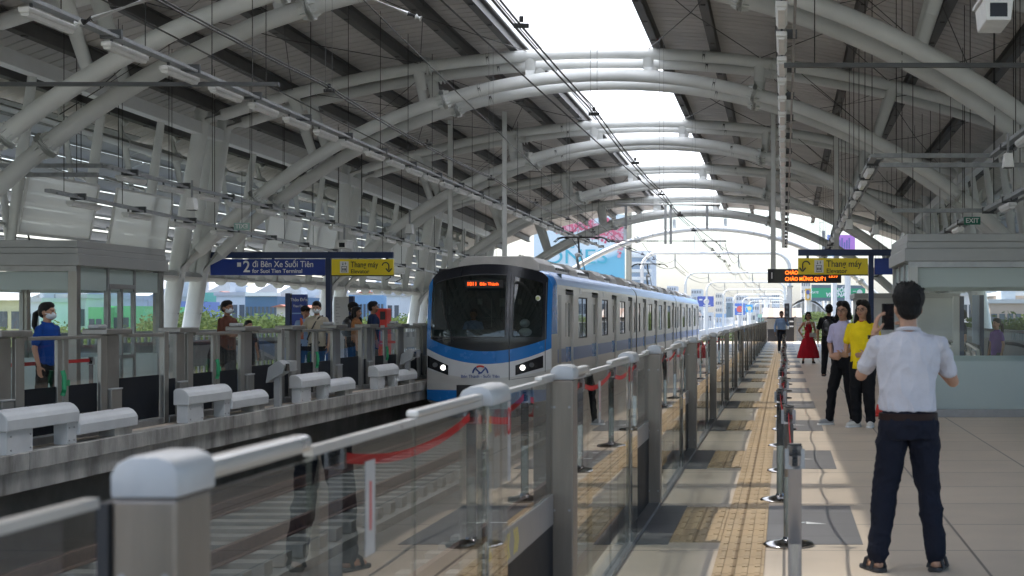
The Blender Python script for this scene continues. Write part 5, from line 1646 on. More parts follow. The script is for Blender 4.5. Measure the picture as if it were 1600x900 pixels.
building(626, 668, 466, 155, (0.50, 0.54, 0.60), 'grey blue building behind the rightmost far columns', 3, 4, roof_='flat')
rnd = random.Random(11)
cols_ = [(0.62, 0.63, 0.62), (0.55, 0.58, 0.62), (0.64, 0.58, 0.50), (0.50, 0.55, 0.58), (0.66, 0.66, 0.66), (0.46, 0.50, 0.56)]
px = -40; k = 0
names_c = ['white', 'pale blue grey', 'pale tan', 'grey', 'off-white', 'slate grey']
while px < 690:
    w_ = rnd.uniform(26, 46); c = k % 6
    building(px, px + w_ - 2, rnd.uniform(438, 454), rnd.uniform(230, 300), cols_[c], '%s %s tower block from the left on the left skyline' % (ORD[k].replace('nearest', 'first'), names_c[c]), 5, 5, ww=1.6, wh=1.6, cat='tower block')
    px += w_; k += 1
rh = random.Random(23)
hc = [(0.60, 0.58, 0.52), (0.66, 0.66, 0.66), (0.50, 0.56, 0.60), (0.60, 0.50, 0.42), (0.56, 0.60, 0.52), (0.44, 0.47, 0.50), (0.62, 0.60, 0.40)]
hn = ['cream', 'white', 'blue grey', 'tan', 'pale green', 'grey', 'pale yellow']
px = -30; k = 0
while px < 680 and k < 36:
    w_ = rh.uniform(13, 26); c = rh.randrange(7); rf_ = rh.choice(['red', 'flat', 'flat', 'shed'])
    building(px, px + w_ - 1, rh.uniform(456, 468), rh.uniform(165, 215), hc[c], '%s house from the left in the second row, %s' % (ORD[min(k, 35)].replace('nearest', 'first'), hn[c]), 3, rh.randint(2, 4), roof_=rf_, balc=rh.random() < 0.4, ww=1.1, wh=1.2, cat='house')
    px += w_; k += 1
# right side
building(1490, 1520, 462, 150, (0.66, 0.67, 0.68), 'white building seen through the right booth glass', 4, 4, roof_='flat')
building(1547, 1660, 474, 130, (0.44, 0.33, 0.26), 'tan apartment building behind the right booth glass', 4, 9, roof_='flat', ww=1.1)
building(1560, 1625, 462, 139, (0.46, 0.36, 0.29), 'stepped upper floors of the tan apartment building', 2, 5, roof_='flat', ww=1.1)
building(1515, 1700, 455, 260, (0.60, 0.63, 0.66), 'long pale building on the right skyline', 5, 12, ww=1.6, wh=1.6, cat='tower block')
building(1395, 1490, 466, 240, (0.58, 0.62, 0.64), 'pale building behind the man with the phone', 4, 7, ww=1.6, wh=1.6)
# centre skyline
tw = building(981, 1016, 392, 620, (0.56, 0.60, 0.66), 'tall white and blue balconied tower behind the arches', 1, 1, ww=0.3, wh=0.3, depth=30, cat='tower block')
xl, _ = P(981, 0, 620); xr, _ = P(1016, 0, 620)
m = MB(); z = -8
while z < 27: m.box(xl - 0.6, xr + 0.6, 618.6, 619.99, z, z + 1.3); z += 3.1
m.build('balcony', M_white, tw, world=True)
m = MB(); z = -6.7
while z < 26: m.box(xl + 0.3, xr - 0.3, 619.6, 619.99, z, z + 1.75); z += 3.1
m.build('glazing', bmat((0.22, 0.32, 0.44)), tw, world=True)
sk = [(1020, 1040, 455, 900), (1042, 1056, 447, 950), (1060, 1078, 462, 800), (1080, 1096, 452, 980), (1118, 1130, 458, 900), (1134, 1144, 464, 860), (1150, 1168, 462, 920), (1172, 1186, 466, 900), (1190, 1202, 462, 860),
      (1206, 1218, 458, 980), (1252, 1266, 440, 900), (1268, 1284, 452, 820), (1288, 1300, 446, 960), (1304, 1330, 458, 850), (1334, 1352, 450, 900), (1356, 1392, 460, 820)]
for i, (a, b_, t, D) in enumerate(sk):
    c = cols_[(i * 5) % 6]
    building(a, b_, t, D, c, '%s pale hazy tower from the left on the central skyline' % ORD[i].replace('nearest', 'first'), 8, 4, ww=3.0, wh=1.8, depth=25, cat='tower block', fh=4.2)
# small coloured buildings by the line
lowc = [(1062, 1078, 489, 420, (0.6, 0.3, 0.22)), (1096, 1112, 488, 380, (0.58, 0.6, 0.62)), (1118, 1132, 490, 360, (0.25, 0.4, 0.6)), (1166, 1180, 488, 420, (0.55, 0.55, 0.5)), (1184, 1196, 491, 400, (0.3, 0.5, 0.4))]
for i, (a, b_, t, D, c) in enumerate(lowc):
    building(a, b_, t, D, c, '%s small low building from the left beyond the viaduct parapet' % ORD[i].replace('nearest', 'first'), 2, 3, ww=1.5, wh=1.2)
# green station hall with white shell roof, and an arched hall
def shell(pl, pr, pt, pb, D, label, colm, L=90):
    xl, zt = P(pl, pt, D); xr, zb = P(pr, pb, D)
    r = empty('arched_hall', ((xl + xr) / 2, D, zb), 0, label, 'hall')
    n = 16; ps = [(xl + (xr - xl) * k / n, zb + (zt - zb) * math.sin(PI * k / n) ** 0.75) for k in range(n + 1)]
    m = MB()
    vs = [(x, D, z) for x, z in ps] + [(x, D + L, z) for x, z in ps]
    m.add(vs, [(k, k + 1, k + n + 2, k + n + 1) for k in range(n)])
    vs = [(x, D - 0.8, z + 0.5) for x, z in ps] + [(x, D + L, z + 0.5) for x, z in ps]
    m.add(vs, [(k, k + 1, k + n + 2, k + n + 1) for k in range(n)])
    m.build('shell_roof', colm, r, world=True)
    m = MB()
    for a, b in zip(ps[:-1], ps[1:]): m.bar((a[0], D - 0.4, a[1]), (b[0], D - 0.4, b[1]), 0.8, (xr - xl) * 0.012)
    m.build('arch_rim', colm, r, world=True)
    MB().box(xl, xr, D + 3, D + L, GZ, zb).build('base', bmat((0.35, 0.36, 0.36)), r, world=True)
    m = MB()
    for k in range(1, 8):
        x = xl + (xr - xl) * k / 8; zz = zb + (zt - zb) * math.sin(PI * k / 8) ** 0.75
        m.bar((x, D + 1, zb), (x, D + 1, zz), 0.3, 0.3)
    m.build('mullions', M_white, r, world=True)
    if colm == M_white: MB().add([(x, D + 1.5, z) for x, z in ps], [tuple(range(n + 1))]).build('gable_wall', bmat((0.55, 0.57, 0.58)), r, world=True)
shell(1018, 1068, 484, 500, 170, 'brownish arched hall roof low behind the gantry masts', mat('hall_brown', (0.34, 0.27, 0.22, 1), 0.7), 40)
shell(1228, 1292, 471, 494, 260, 'white shell roofed hall behind the platform end', M_white, 80)
# billboards
def billboard(pl, pr, pt, pb, D, col, label, legs=1, frame=True):
    xl, zt = P(pl, pt, D); xr, zb = P(pr, pb, D)
    r = empty('billboard', ((xl + xr) / 2, D, zb), 0, label, 'billboard', 'roadside billboards')
    MB().box(xl, xr, D, D + 0.8, zb, zt).build('panel', mat('poster_%d' % len(MATS), col + (1,), 0.5), r, world=True)
    for k in range(legs):
        x = xl + (xr - xl) * (k + 0.5) / legs
        MB().tube([(x, D + 1.2, GZ), (x, D + 1.2, zt - 0.3)], 0.45 if D > 200 else 0.3, 10).build('mast', M_white, r, world=True)
    return r, xl, xr, zb, zt
def patch(r, x0, x1, z0, z1, D, col, name='printed_field', off=0.03):
    return MB().box(x0, x1, D - off, D - off + 0.02, z0, z1).build(name, mat('ink_%s' % str(tuple(round(c, 2) for c in col)), col + (1,), 0.5), r, world=True)
def disc(r, x, z, rx, rz, D, col, name='printed_shape', off=0.05):
    m = MB(); n = 18
    m.add([(x + rx * math.cos(2 * PI * k / n), D - off, z + rz * math.sin(2 * PI * k / n)) for k in range(n)], [tuple(range(n))])
    return m.build(name, mat('ink_%s' % str(tuple(round(c, 2) for c in col)), col + (1,), 0.5), r, world=True)
# green pair
D = 200
r, xl, xr, zb, zt = billboard(1268, 1324, 445, 470, D, (0.12, 0.16, 0.19), 'wide green roadside billboard with white slanted words above the waiting people', 1)
patch(r, xl, xr, zb + (zt - zb) * 0.2, zb + (zt - zb) * 0.8, D, (0.02, 0.36, 0.16))
text('NỐI', 0.75, M_txtw, r, (1.35, -0.07, (zt - zb) * 0.64), align='CENTER', bold=0.03, shear=0.2)
text('VIỆTNAM', 0.75, M_txtw, r, (1.1, -0.07, (zt - zb) * 0.36), align='CENTER', bold=0.03, shear=0.2)
text('e-GATE', 0.38, M_txtw, r, (-2.1, -0.07, (zt - zb) * 0.52), align='CENTER', bold=0.01)
r, xl, xr, zb, zt = billboard(1328, 1352, 446, 470, D + 1, (0.12, 0.16, 0.19), 'second narrower green billboard right of the wide one', 1)
patch(r, xl, xr, zb + (zt - zb) * 0.2, zb + (zt - zb) * 0.8, D + 1, (0.02, 0.36, 0.16)); disc(r, xl + 1.3, (zb + zt) / 2, 0.4, 0.5, D + 1, (0.75, 0.7, 0.65)); patch(r, xl + 0.4, xl + 0.8, (zb + zt) / 2 + 0.2, (zb + zt) / 2 + 0.28, D + 1, (0.75, 0.75, 0.75), off=0.05)
r, xl, xr, zb, zt = billboard(1258, 1267, 451, 469, D + 2, (0.75, 0.45, 0.06), 'narrow yellow billboard beside the wide green one', 1)
disc(r, (xl + xr) / 2, (zb + zt) / 2 + 0.3, 0.25, 0.3, D + 2, (0.1, 0.12, 0.35)); disc(r, (xl + xr) / 2, (zb + zt) / 2 - 0.3, 0.2, 0.3, D + 2, (0.7, 0.7, 0.7))
# purple
r, xl, xr, zb, zt = billboard(1293, 1336, 367, 400, 150, (0.30, 0.38, 0.75), 'violet and blue billboard with a skyline, high above the lift sign', 2)
patch(r, xl + 1.1, xr, zb, zt, 150, (0.50, 0.22, 0.62)); patch(r, xl, xl + 0.75, zb, zb + 0.9, 150, (0.10, 0.55, 0.75), off=0.05)
for k in range(6): patch(r, xl + 0.9 + 0.24 * k, xl + 1.05 + 0.24 * k, zt - 1.4, zt - 0.75 + 0.22 * (k % 3), 150, (0.16, 0.16, 0.40), off=0.06)
# big blossom board
D = 150
xl, zt = P(834, 335, D); xr, zb = P(975, 446, D)
r = empty('billboard', ((xl + xr) / 2, D, zb), 0, 'huge pale blue billboard with pink blossom and cyan capitals behind the train roof', 'billboard', 'roadside billboards')
gm = bpy.data.materials.new('poster_sky'); gm.use_nodes = True; N = gm.node_tree.nodes; L_ = gm.node_tree.links
tc = N.new('ShaderNodeTexCoord'); sp = N.new('ShaderNodeSeparateXYZ'); rp = N.new('ShaderNodeValToRGB')
L_.new(tc.outputs['Generated'], sp.inputs[0]); mm_ = N.new('ShaderNodeMath'); mm_.operation = 'SUBTRACT'
mm2 = N.new('ShaderNodeMath'); mm2.operation = 'MULTIPLY'; mm2.inputs[1].default_value = 0.45
L_.new(sp.outputs['X'], mm2.inputs[0]); L_.new(sp.outputs['Z'], mm_.inputs[0]); L_.new(mm2.outputs[0], mm_.inputs[1])
L_.new(mm_.outputs[0], rp.inputs['Fac'])
rp.color_ramp.elements[0].color = (0.20, 0.54, 0.70, 1); rp.color_ramp.elements[0].position = 0.0
rp.color_ramp.elements[1].color = (0.76, 0.85, 0.88, 1); rp.color_ramp.elements[1].position = 0.08
L_.new(rp.outputs['Color'], N['Principled BSDF'].inputs['Base Color'])
MB().box(xl, xr, D, D + 1.0, zb, zt).build('panel', gm, r, world=True)
M_cyan = mat('cyan_letter', (0.10, 0.50, 0.62, 1), 0.5)
text('ONES', 2.05, M_cyan, r, (P(848, 0, D)[0] - r.location.x, -0.1, P(0, 402, D)[1] - zb), bold=0.0, sx=1.25)
text('NG', 0.95, M_cyan, r, (P(876, 0, D)[0] - r.location.x, -0.1, P(0, 383, D)[1] - zb))
rb = random.Random(3)
m = MB(); m2 = MB()
for k in range(420):
    t = rb.random()
    cx_, cy_ = 975 - 88 * t + rb.gauss(0, 4), 352 + 22 * math.sin(t * 5) * 0.25 + rb.gauss(0, 7) + (1 - t) * 6
    if rb.random() < 0.12: cx_, cy_ = 968 + rb.gauss(0, 3), 380 + rb.gauss(0, 6)
    if rb.random() < 0.15: cx_, cy_ = 886 + rb.gauss(0, 7), 358 + rb.gauss(0, 3)
    if cx_ > 974: cx_ = 974 - rb.random() * 3
    x, z = P(cx_, cy_, D); q = rb.uniform(0.08, 0.22); z = min(z, zt - 0.2)
    mm = m if rb.random() < 0.6 else m2
    n = 7; mm.add([(x + q * math.cos(2 * PI * j / n), D - 0.03 - 0.0002 * k, z + q * math.sin(2 * PI * j / n)) for j in range(n)], [tuple(range(n))])
m.build('pink_blossom', mat('ink_pink', (0.72, 0.16, 0.24, 1), 0.6), r, world=True); m2.build('pale_blossom', mat('ink_pale_pink', (0.75, 0.42, 0.48, 1), 0.6), r, world=True)
m = MB(); x0, z0 = P(946, 433, D)
m.add([(x0, D - 0.04, z0 - 0.55), (x0 + 1.2, D - 0.04, z0 - 0.55), (x0 + 1.35, D - 0.04, z0 - 0.15), (x0 + 0.6, D - 0.04, z0 + 0.25), (x0 - 0.2, D - 0.04, z0 - 0.15)], [(0, 1, 2, 3, 4)])
m.box(x0 - 0.8, x0 + 1.9, D - 0.05, D - 0.03, z0 - 1.1, z0 - 0.5)
m.build('printed_pavilion', mat('ink_slate', (0.12, 0.16, 0.22, 1), 0.6), r, world=True)
m = MB(); m.tube([(xr + 0.5, D, GZ), (xr + 0.5, D, zt + 0.4)], 0.28, 10); m.tube([(xl + 1, D + 1.5, GZ), (xl + 1, D + 1.5, zt - 1)], 0.3, 10)
m.build('mast', mat('mast_ochre', (0.45, 0.40, 0.30, 1), 0.6), r, world=True)
# blue boards near the line
for (a, b_, t, bt, D, c, lab, sh) in ((1090, 1115, 463, 479, 300, (0.06, 0.10, 0.42), 'dark blue billboard with a white round shape, left of the gantry masts', (0.7, 0.65, 0.6)),
                                  (1146, 1164, 474, 492, 320, (0.05, 0.16, 0.55), 'blue billboard with a red shape between the gantry masts', (0.7, 0.10, 0.08)),
                                  (1165, 1176, 476, 488, 330, (0.02, 0.35, 0.75), 'small bright blue billboard right of the red and blue one', (0.7, 0.7, 0.3)),
                                  (1186, 1208, 462, 468, 340, (0.35, 0.37, 0.40), 'long grey signboard on the skyline before the display', (0.6, 0.6, 0.6))):
    r, xl, xr, zb, zt = billboard(a, b_, t, bt, D, c, lab, 1)
    disc(r, xl + (xr - xl) * 0.55, (zb + zt) / 2, (zt - zb) * 0.28, (zt - zb) * 0.28, D, sh); patch(r, xl + (xr - xl) * 0.1, xl + (xr - xl) * 0.3, zb + (zt - zb) * .6, zb + (zt - zb) * 0.75, D, (0.7, 0.7, 0.7), off=0.05)
    patch(r, xl + (xr - xl) * 0.35, xl + (xr - xl) * 0.8, zb + (zt - zb) * .08, zb + (zt - zb) * 0.16, D, (0.7, 0.7, 0.7), off=0.05)
# slim slate tower beside them
building(1135, 1143, 473, 300, (0.12, 0.18, 0.22), 'slim dark slate tower between the gantry masts', 1, 1, ww=.3, wh=.3, cat='tower block')

# ------------------------------------------------------------------ trees
M_leafs = [mat('leaf_a', (0.085, 0.135, 0.035, 1), 0.7, 0, 0.35, 0.6), mat('leaf_b', (0.075, 0.13, 0.035, 1), 0.7, 0, 0.35, 0.6), mat('leaf_c', (0.105, 0.15, 0.04, 1), 0.7, 0, 0.3, 0.6)]
for m_ in M_leafs:
    nt_ = m_.node_tree; p_ = nt_.nodes['Principled BSDF']; p_.inputs['Specular IOR Level'].default_value = 0.1
    t_ = nt_.nodes.new('ShaderNodeBsdfTranslucent'); t_.inputs['Color'].default_value = (0.12, 0.155, 0.05, 1); x_ = nt_.nodes.new('ShaderNodeMixShader'); x_.inputs['Fac'].default_value = 0.4
    o_ = [n for n in nt_.nodes if n.type == 'OUTPUT_MATERIAL'][0]
    nt_.links.new(p_.outputs[0], x_.inputs[1]); nt_.links.new(t_.outputs[0], x_.inputs[2]); nt_.links.new(x_.outputs[0], o_.inputs['Surface'])
M_bark = mat('bark', (0.12, 0.09, 0.06, 1), 0.9, 0, 0.3, 4)
def tree_mesh(seed, H, Rc, nl=15000):
    rg = random.Random(seed)
    cl = []
    for k in range(17):
        a = rg.uniform(0, 2 * PI); q = Rc * math.sqrt(rg.random()) * 0.85
        cl.append((q * math.cos(a), q * math.sin(a), H * (0.80 + 0.14 * rg.random()) - 0.45 * q * q / Rc * 0.6, rg.uniform(0.22, 0.40) * Rc))
    vs = []; fs = []
    for i in range(nl):
        c = cl[i % len(cl)]
        while True:
            p = Vector((rg.uniform(-1, 1), rg.uniform(-1, 1), rg.uniform(-1, 1)))
            if 0.35 < p.length < 1: break
        p = p * (0.75 + 0.35 * rg.random())
        ctr = Vector((c[0] + p.x * c[3], c[1] + p.y * c[3], c[2] + p.z * c[3] * 0.62))
        u = Vector((rg.gauss(0, 1), rg.gauss(0, 1), rg.gauss(0, 1))).normalized(); v = u.orthogonal().normalized()
        s = rg.uniform(0.06, 0.12)
        n = len(vs)
        vs += [tuple(ctr - u * s), tuple(ctr + v * s * 0.6), tuple(ctr + u * s), tuple(ctr - v * s * 0.6)]
        fs.append((n, n + 1, n + 2, n + 3))
    crown = bpy.data.meshes.new('crown'); crown.from_pydata(vs, [], fs); crown.materials.append(M_leafs[seed % 3])
    m = MB(); m.tube([(0, 0, 0), (0.1, 0, H * 0.35), (0, 0.1, H * 0.6)], [0.3, 0.22, 0.15], 8)
    for c in cl[:9]: m.tube([(0.05, 0.05, H * rg.uniform(0.42, 0.6)), (c[0] * 0.5, c[1] * 0.5, (c[2] + H * 0.55) / 2 + 0.3), (c[0], c[1], c[2])], [0.11, 0.07, 0.03], 6)
    tm = m.mesh('trunk'); tm.materials.append(M_bark)
    return crown, tm
TM = [tree_mesh(k, 14.5, 4.6) for k in range(4)]
def tree(x, y, k, sc, lab, grp, zs=1.0):
    r = empty('tree', (x, y, GZ), random.uniform(0, 6), lab, 'tree', grp); r.scale = (sc * 1.3, sc * 1.3, sc * 1.04)
    for me, nm in ((TM[k % 4][0], 'crown'), (TM[k % 4][1], 'trunk')):
        o = bpy.data.objects.new(nm, me); COL.objects.link(o); o.parent = r
i = 0
for (px_, py_, D) in [(-15, 505, 62), (15, 503, 66), (50, 504, 60), (85, 505, 70), (118, 505, 64), (150, 513, 72), (185, 515, 66), (228, 506, 72), (252, 500, 78), (300, 490, 80), (330, 487, 84), (352, 481, 76), (378, 480, 82), (402, 483, 78), (425, 487, 84),
                    (447, 491, 88), (472, 492, 92), (500, 494, 96), (530, 492, 98), (560, 492, 94), (590, 492, 100), (618, 492, 98), (640, 490, 104), (655, 491, 110)]:
    x, z = P(px_, py_, D); H = z - GZ; 
    tree(x, D, i, H / 14.9, '%s leafy street tree from the left behind the far platform' % ORD[i].replace('nearest', 'first'), 'street trees behind the far platform'); i += 1
i = 0
for (px_, py_, D) in [(1400, 500, 90), (1420, 492, 84), (1445, 490, 80), (1478, 489, 76), (1512, 488, 74), (1545, 492, 70), (1572, 490, 66), (1600, 489, 64), (1630, 489, 66)]:
    x, z = P(px_, py_, D); H = z - GZ
    tree(x, D, i + 1, H / 14.9, '%s leafy tree from the left seen through the right booth glass' % ORD[i].replace('nearest', 'first'), 'trees behind the near platform'); i += 1
i = 0
for (px_, py_, D) in [(1262, 486, 190), (1280, 484, 185), (1296, 483, 180), (1312, 486, 188), (1330, 487, 175), (1350, 489, 170), (1372, 488, 165)]:
    x, z = P(px_, py_, D); H = z - GZ
    tree(x, D, i, H / 14.9, '%s distant tree from the left under the green billboards' % ORD[i].replace('nearest', 'first'), 'distant trees under the billboards'); i += 1

# ------------------------------------------------------------------ far platform furniture
def info_totem(pl, pr, pt, Y, lab, white=False, navy=0.35):
    xl, zt = P(pl, pt, Y); xr, _ = P(pr, pt, Y)
    r = empty('information_board', ((xl + xr) / 2, Y, 0), 0, lab, 'information board', 'information boards')
    if white:
        MB().box(xl, xr, Y - 0.05, Y + 0.05, 0.3, zt).build('panel', mat('board_white', (0.55, 0.56, 0.55, 1), 0.5), r, world=True)
        MB().box(xr + 0.002, xr + 0.13, Y - 0.07, Y + 0.07, 0, zt + 0.02).build('frame', M_blue, r, world=True)
        m = MB()
        for k in range(16):
            z = zt - 0.12 - k * 0.085; m.box(xl + 0.05, xl + (0.22 + 0.1 * (k % 3)) * (xr - xl), Y - 0.053, Y - 0.05, z, z + 0.025)
        m.build('small_print', M_grey_p, r, world=True)
    else:
        MB().box(xl, xl + 0.13, Y - 0.07, Y + 0.07, 0, zt + 0.03).build('post', M_blue, r, world=True)
        MB().box(xl + 0.132, xl + 0.16, Y - 0.05, Y + 0.05, zt - 0.95, zt).build('frame', M_blackm, r, world=True)
        MB().box(xl + 0.162, xr, Y - 0.05, Y + 0.05, zt - 0.95, zt).build('panel', M_signblue, r, world=True)
    return r, xl, xr, zt
r, xl, xr, zt = info_totem(447, 480, 460, 38.2, 'navy station name board on a post behind the guard in light blue')
text('Thảo Điền', 0.115, M_txtw, r, ((xl + 0.16 + xr) / 2 - r.location.x, -0.056, zt - 0.14), align='CENTER', sx=0.85)
text('Thao Dien', 0.085, M_txtw, r, ((xl + 0.16 + xr) / 2 - r.location.x, -0.056, zt - 0.30), align='CENTER', sx=0.85)
MB().box(xl + 0.17, xr - 0.01, 38.143, 38.148, zt - 0.50, zt - 0.47).build('line_stripe', M_bluetop, r, world=True)
info_totem(523, 546, 464, 40.5, 'white route map board behind the navy sign post', True)
xl, zt = P(584, 482, 40); xr, _ = P(607, 482, 40)
r = empty('red_machine', ((xl + xr) / 2, 40, 0), 0, 'tall red fire equipment cabinet near the train nose on the far platform', 'cabinet')
MB().box(xl, xr, 39.8, 40.3, 0, zt).build('body', M_tred, r, world=True, bevel=0.02)
MB().box(xr - 0.17, xr - 0.03, 39.79, 39.80, zt - 0.30, zt - 0.08).build('screen', M_blackm, r, world=True)
MB().box(xr - 0.16, xr - 0.05, 39.785, 39.80, zt - 0.95, zt - 0.45).build('grey_panel', M_grey_p, r, world=True)
# red belt near the machine
r = empty('barrier_belt_stand', (-11.2, 37.5, 0), 0, 'pair of barrier posts with red belt left of the train nose', 'barrier post')
for x in (-11.0, -9.6): MB().cyl((x, 37.5), 0.03, 0, 0.95, 12).build('pole', M_chrome, r, world=True)
MB().box(-11.0, -9.6, 37.499, 37.501, 0.84, 0.9).build('belt', M_red, r, world=True)
# escalators
M_blueesc = mat('escalator_blue', (0.02, 0.12, 0.32, 1), 0.4)
def escalator(x, y0, L, dz, lab):
    r = empty('escalator', (x, y0, 0), 0, lab, 'escalator', 'escalators in the platforms')
    for s in (-0.45, 0.45):
        pts = [(x + s, y0, 0.1), (x + s, y0, 0.75), (x + s, y0 + 0.15, 0.92), (x + s, y0 + 1.2, 0.95), (x + s, y0 + 1.2 + L, 0.95 + dz), (x + s, y0 + 1.4 + L, 0.5 + dz)]
        MB().tube(pts, 0.035, 8).build('handrail', M_blackm, r, world=True, smooth=True)
        m = MB(); m.add([(x + s - 0.006, p[1], p[2]) for p in pts[1:5]] + [(x + s - 0.006, y0 + 1.2 + L, 0.1 + dz), (x + s - 0.006, y0 + 1.2, 0.08), (x + s - 0.006, y0, 0.08)], [(0, 1, 2, 3, 4, 5, 6)])
        m.build('balustrade', M_glass, r, world=True)
        MB().bar((x + s * 1.2, y0, 0.05), (x + s * 1.2, y0 + 1.2, 0.05), 0.12, 0.12).build('skirt', M_blueesc, r, world=True)
        MB().bar((x + s * 1.2, y0 + 1.2, 0.05), (x + s * 1.2, y0 + 1.2 + L, 0.05 + dz), 0.12, 0.4).build('skirt', M_blueesc, r, world=True)
    m = MB()
    for k in range(int(L / 0.4)): m.box(x - 0.4, x + 0.4, y0 + 1.2 + 0.4 * k, y0 + 1.6 + 0.4 * k, dz * (0.4 * k) / L - 0.2 - 0.0, dz * (0.4 * k) / L)
    m.build('steps', M_steel_d, r, world=True)
escalator(4.2, 28.6, 4.0, 0.0, 'escalator with black handrails seen through the right booth')
escalator(-11.6, 29.0, 4.0, 0.0, 'escalator with blue skirt seen through the far gates')
def slope_rail(pts, lab):
    p0 = pts[0]
    r = empty('steel_handrail', tuple(p0), 0, lab, 'handrail', 'steel stair handrails')
    MB().tube(pts, 0.028, 10).build('rail_tube', M_rail, r, world=True, smooth=True)
slope_rail([(3.15, 27.2, 0.02), (3.05, 27.2, 0.95), (2.9, 27.6, 1.05), (3.4, 29.5, 0.3), (3.4, 29.5, 0.02)], 'steel stair handrail seen through the right booth, left one')
slope_rail([(3.6, 27.0, 0.02), (3.5, 27.0, 0.9), (3.35, 27.3, 1.0), (3.85, 29.3, 0.3), (3.85, 29.3, 0.02)], 'steel stair handrail seen through the right booth, right one')
slope_rail([(-10.3, 28.6, 0.02), (-10.3, 28.6, 1.12), (-11.6, 28.6, 1.12), (-11.6, 28.6, 0.02)], 'steel hoop rail beside the man in the brown shirt')
# right side totems behind the booth, fire cabinet, bench
def slab_board(pl, pr, pt, Y, lab, m1, m2):
    xl, zt = P(pl, pt, Y); xr, _ = P(pr, pt, Y)
    r = empty('information_board', ((xl + xr) / 2, Y, 0), 0, lab, 'information board', 'information boards')
    MB().box(xl, xr - 0.09, Y - 0.04, Y + 0.04, 0.55, zt).build('panel', m1, r, world=True)
    MB().box(xr - 0.088, xr, Y - 0.05, Y + 0.3, 0, zt).build('side', m2, r, world=True)
    MB().box(xl, xr - 0.09, Y - 0.03, Y + 0.03, 0, 0.548).build('base', m2, r, world=True)
slab_board(1489, 1506, 463, 30.0, 'white map board with navy edge, left one behind the right booth', mat('board_white', (0.55, 0.56, 0.55, 1), 0.5), M_blue)
slab_board(1519, 1537, 461, 31.0, 'pale board with navy edge, right one behind the right booth', mat('board_pale_blue', (0.35, 0.42, 0.52, 1), 0.5), M_blue)
xl, zt = P(1378, 486, 44); xr, zb = P(1394, 511, 44)
r = empty('fire_cabinet', ((xl + xr) / 2, 44, zb), 0, 'red fire hose cabinet on the pale wall left of the phone', 'cabinet')
MB().box(xl, xr, 43.7, 43.9, zb, zt).build('body', M_tred, r, world=True, bevel=0.01)
MB().box(xl + 0.08, xr - 0.08, 43.69, 43.70, zb + 0.1, zt - 0.15).build('door_glass', M_black, r, world=True)
xl, zt = P(1340, 466, 45); xr, zb = P(1420, 535, 45)
r = empty('plant_room', ((xl + xr) / 2, 45.5, 0), 0, 'pale grey plant room wall behind the lift sign post', 'service room')
MB().box(xl, 5.2, 45, 48, 0, zt).build('wall', M_grey_p if False else mat('pale_wall', (0.55, 0.56, 0.54, 1), 0.6, 0, 0.08, 1.0), r, world=True)
MB().box(xl - 0.1, 5.3, 44.9, 48.1, zt, zt + 0.15).build('roof', M_grey_b, r, world=True)
# steel bench row by the railing beyond the women
r = empty('steel_bench', (4.6, 30, 0), 0, 'small grey steel bench by the railing seen through the right booth', 'bench')
m = MB()
for k in range(6): m.bar((2.3 + 0.10 * k, 26.4, 0.45), (2.3 + 0.10 * k, 27.0, 0.78), 0.05, 0.02)
m.build('backrest', M_rail, r, world=True)
MB().box(2.25, 2.9, 26.0, 26.4, 0.42, 0.45).build('seat', M_rail, r, world=True)
for x in (2.3, 2.82): MB().box(x, x + 0.04, 26.1, 26.35, 0, 0.419).build('leg', M_rail, r, world=True)
# traffic cone
r = empty('traffic_cone', (1.52, 22.6, 0), 0, 'small red traffic cone with white band on the near platform', 'traffic cone')
MB().lathe((0, 0, 0), [(0.15, 0.03), (0.115, 0.18)], 20).build('cone_body', M_tred, r, smooth=True)
MB().lathe((0, 0, 0), [(0.115, 0.1801), (0.075, 0.34)], 20).build('white_band', M_white, r, smooth=True)
MB().lathe((0, 0, 0), [(0.075, 0.3401), (0.03, 0.5), (0.02, 0.5)], 20).build('cone_tip', M_tred, r, smooth=True)
MB().box(-0.18, 0.18, -0.18, 0.18, 0, 0.03).build('base', M_tred, r, bevel=0.008)
# ------------------------------------------------------------------ people
M_skin = mat('skin', (0.42, 0.235, 0.155, 1), 0.5, 0, 0.12, 12, spec=0.35)
M_skin2 = mat('skin_tan', (0.30, 0.155, 0.095, 1), 0.5, 0, 0.12, 12, spec=0.35)
M_hair = mat('black_hair', (0.006, 0.005, 0.0045, 1), 0.5, 0, 0.4, 60, 0.6, 140, spec=0.25)
M_lip = mat('lips', (0.34, 0.10, 0.08, 1), 0.45)
M_eye = mat('eye_dark', (0.02, 0.015, 0.012, 1), 0.2)
M_maskm = mat('face_mask', (0.62, 0.66, 0.70, 1), 0.8)
def cloth(name, c, bump=0.5, rough=0.85): return mat(name, (c[0], c[1], c[2], 1), rough, 0, 0.12, 5, bump, 14, spec=0.15)

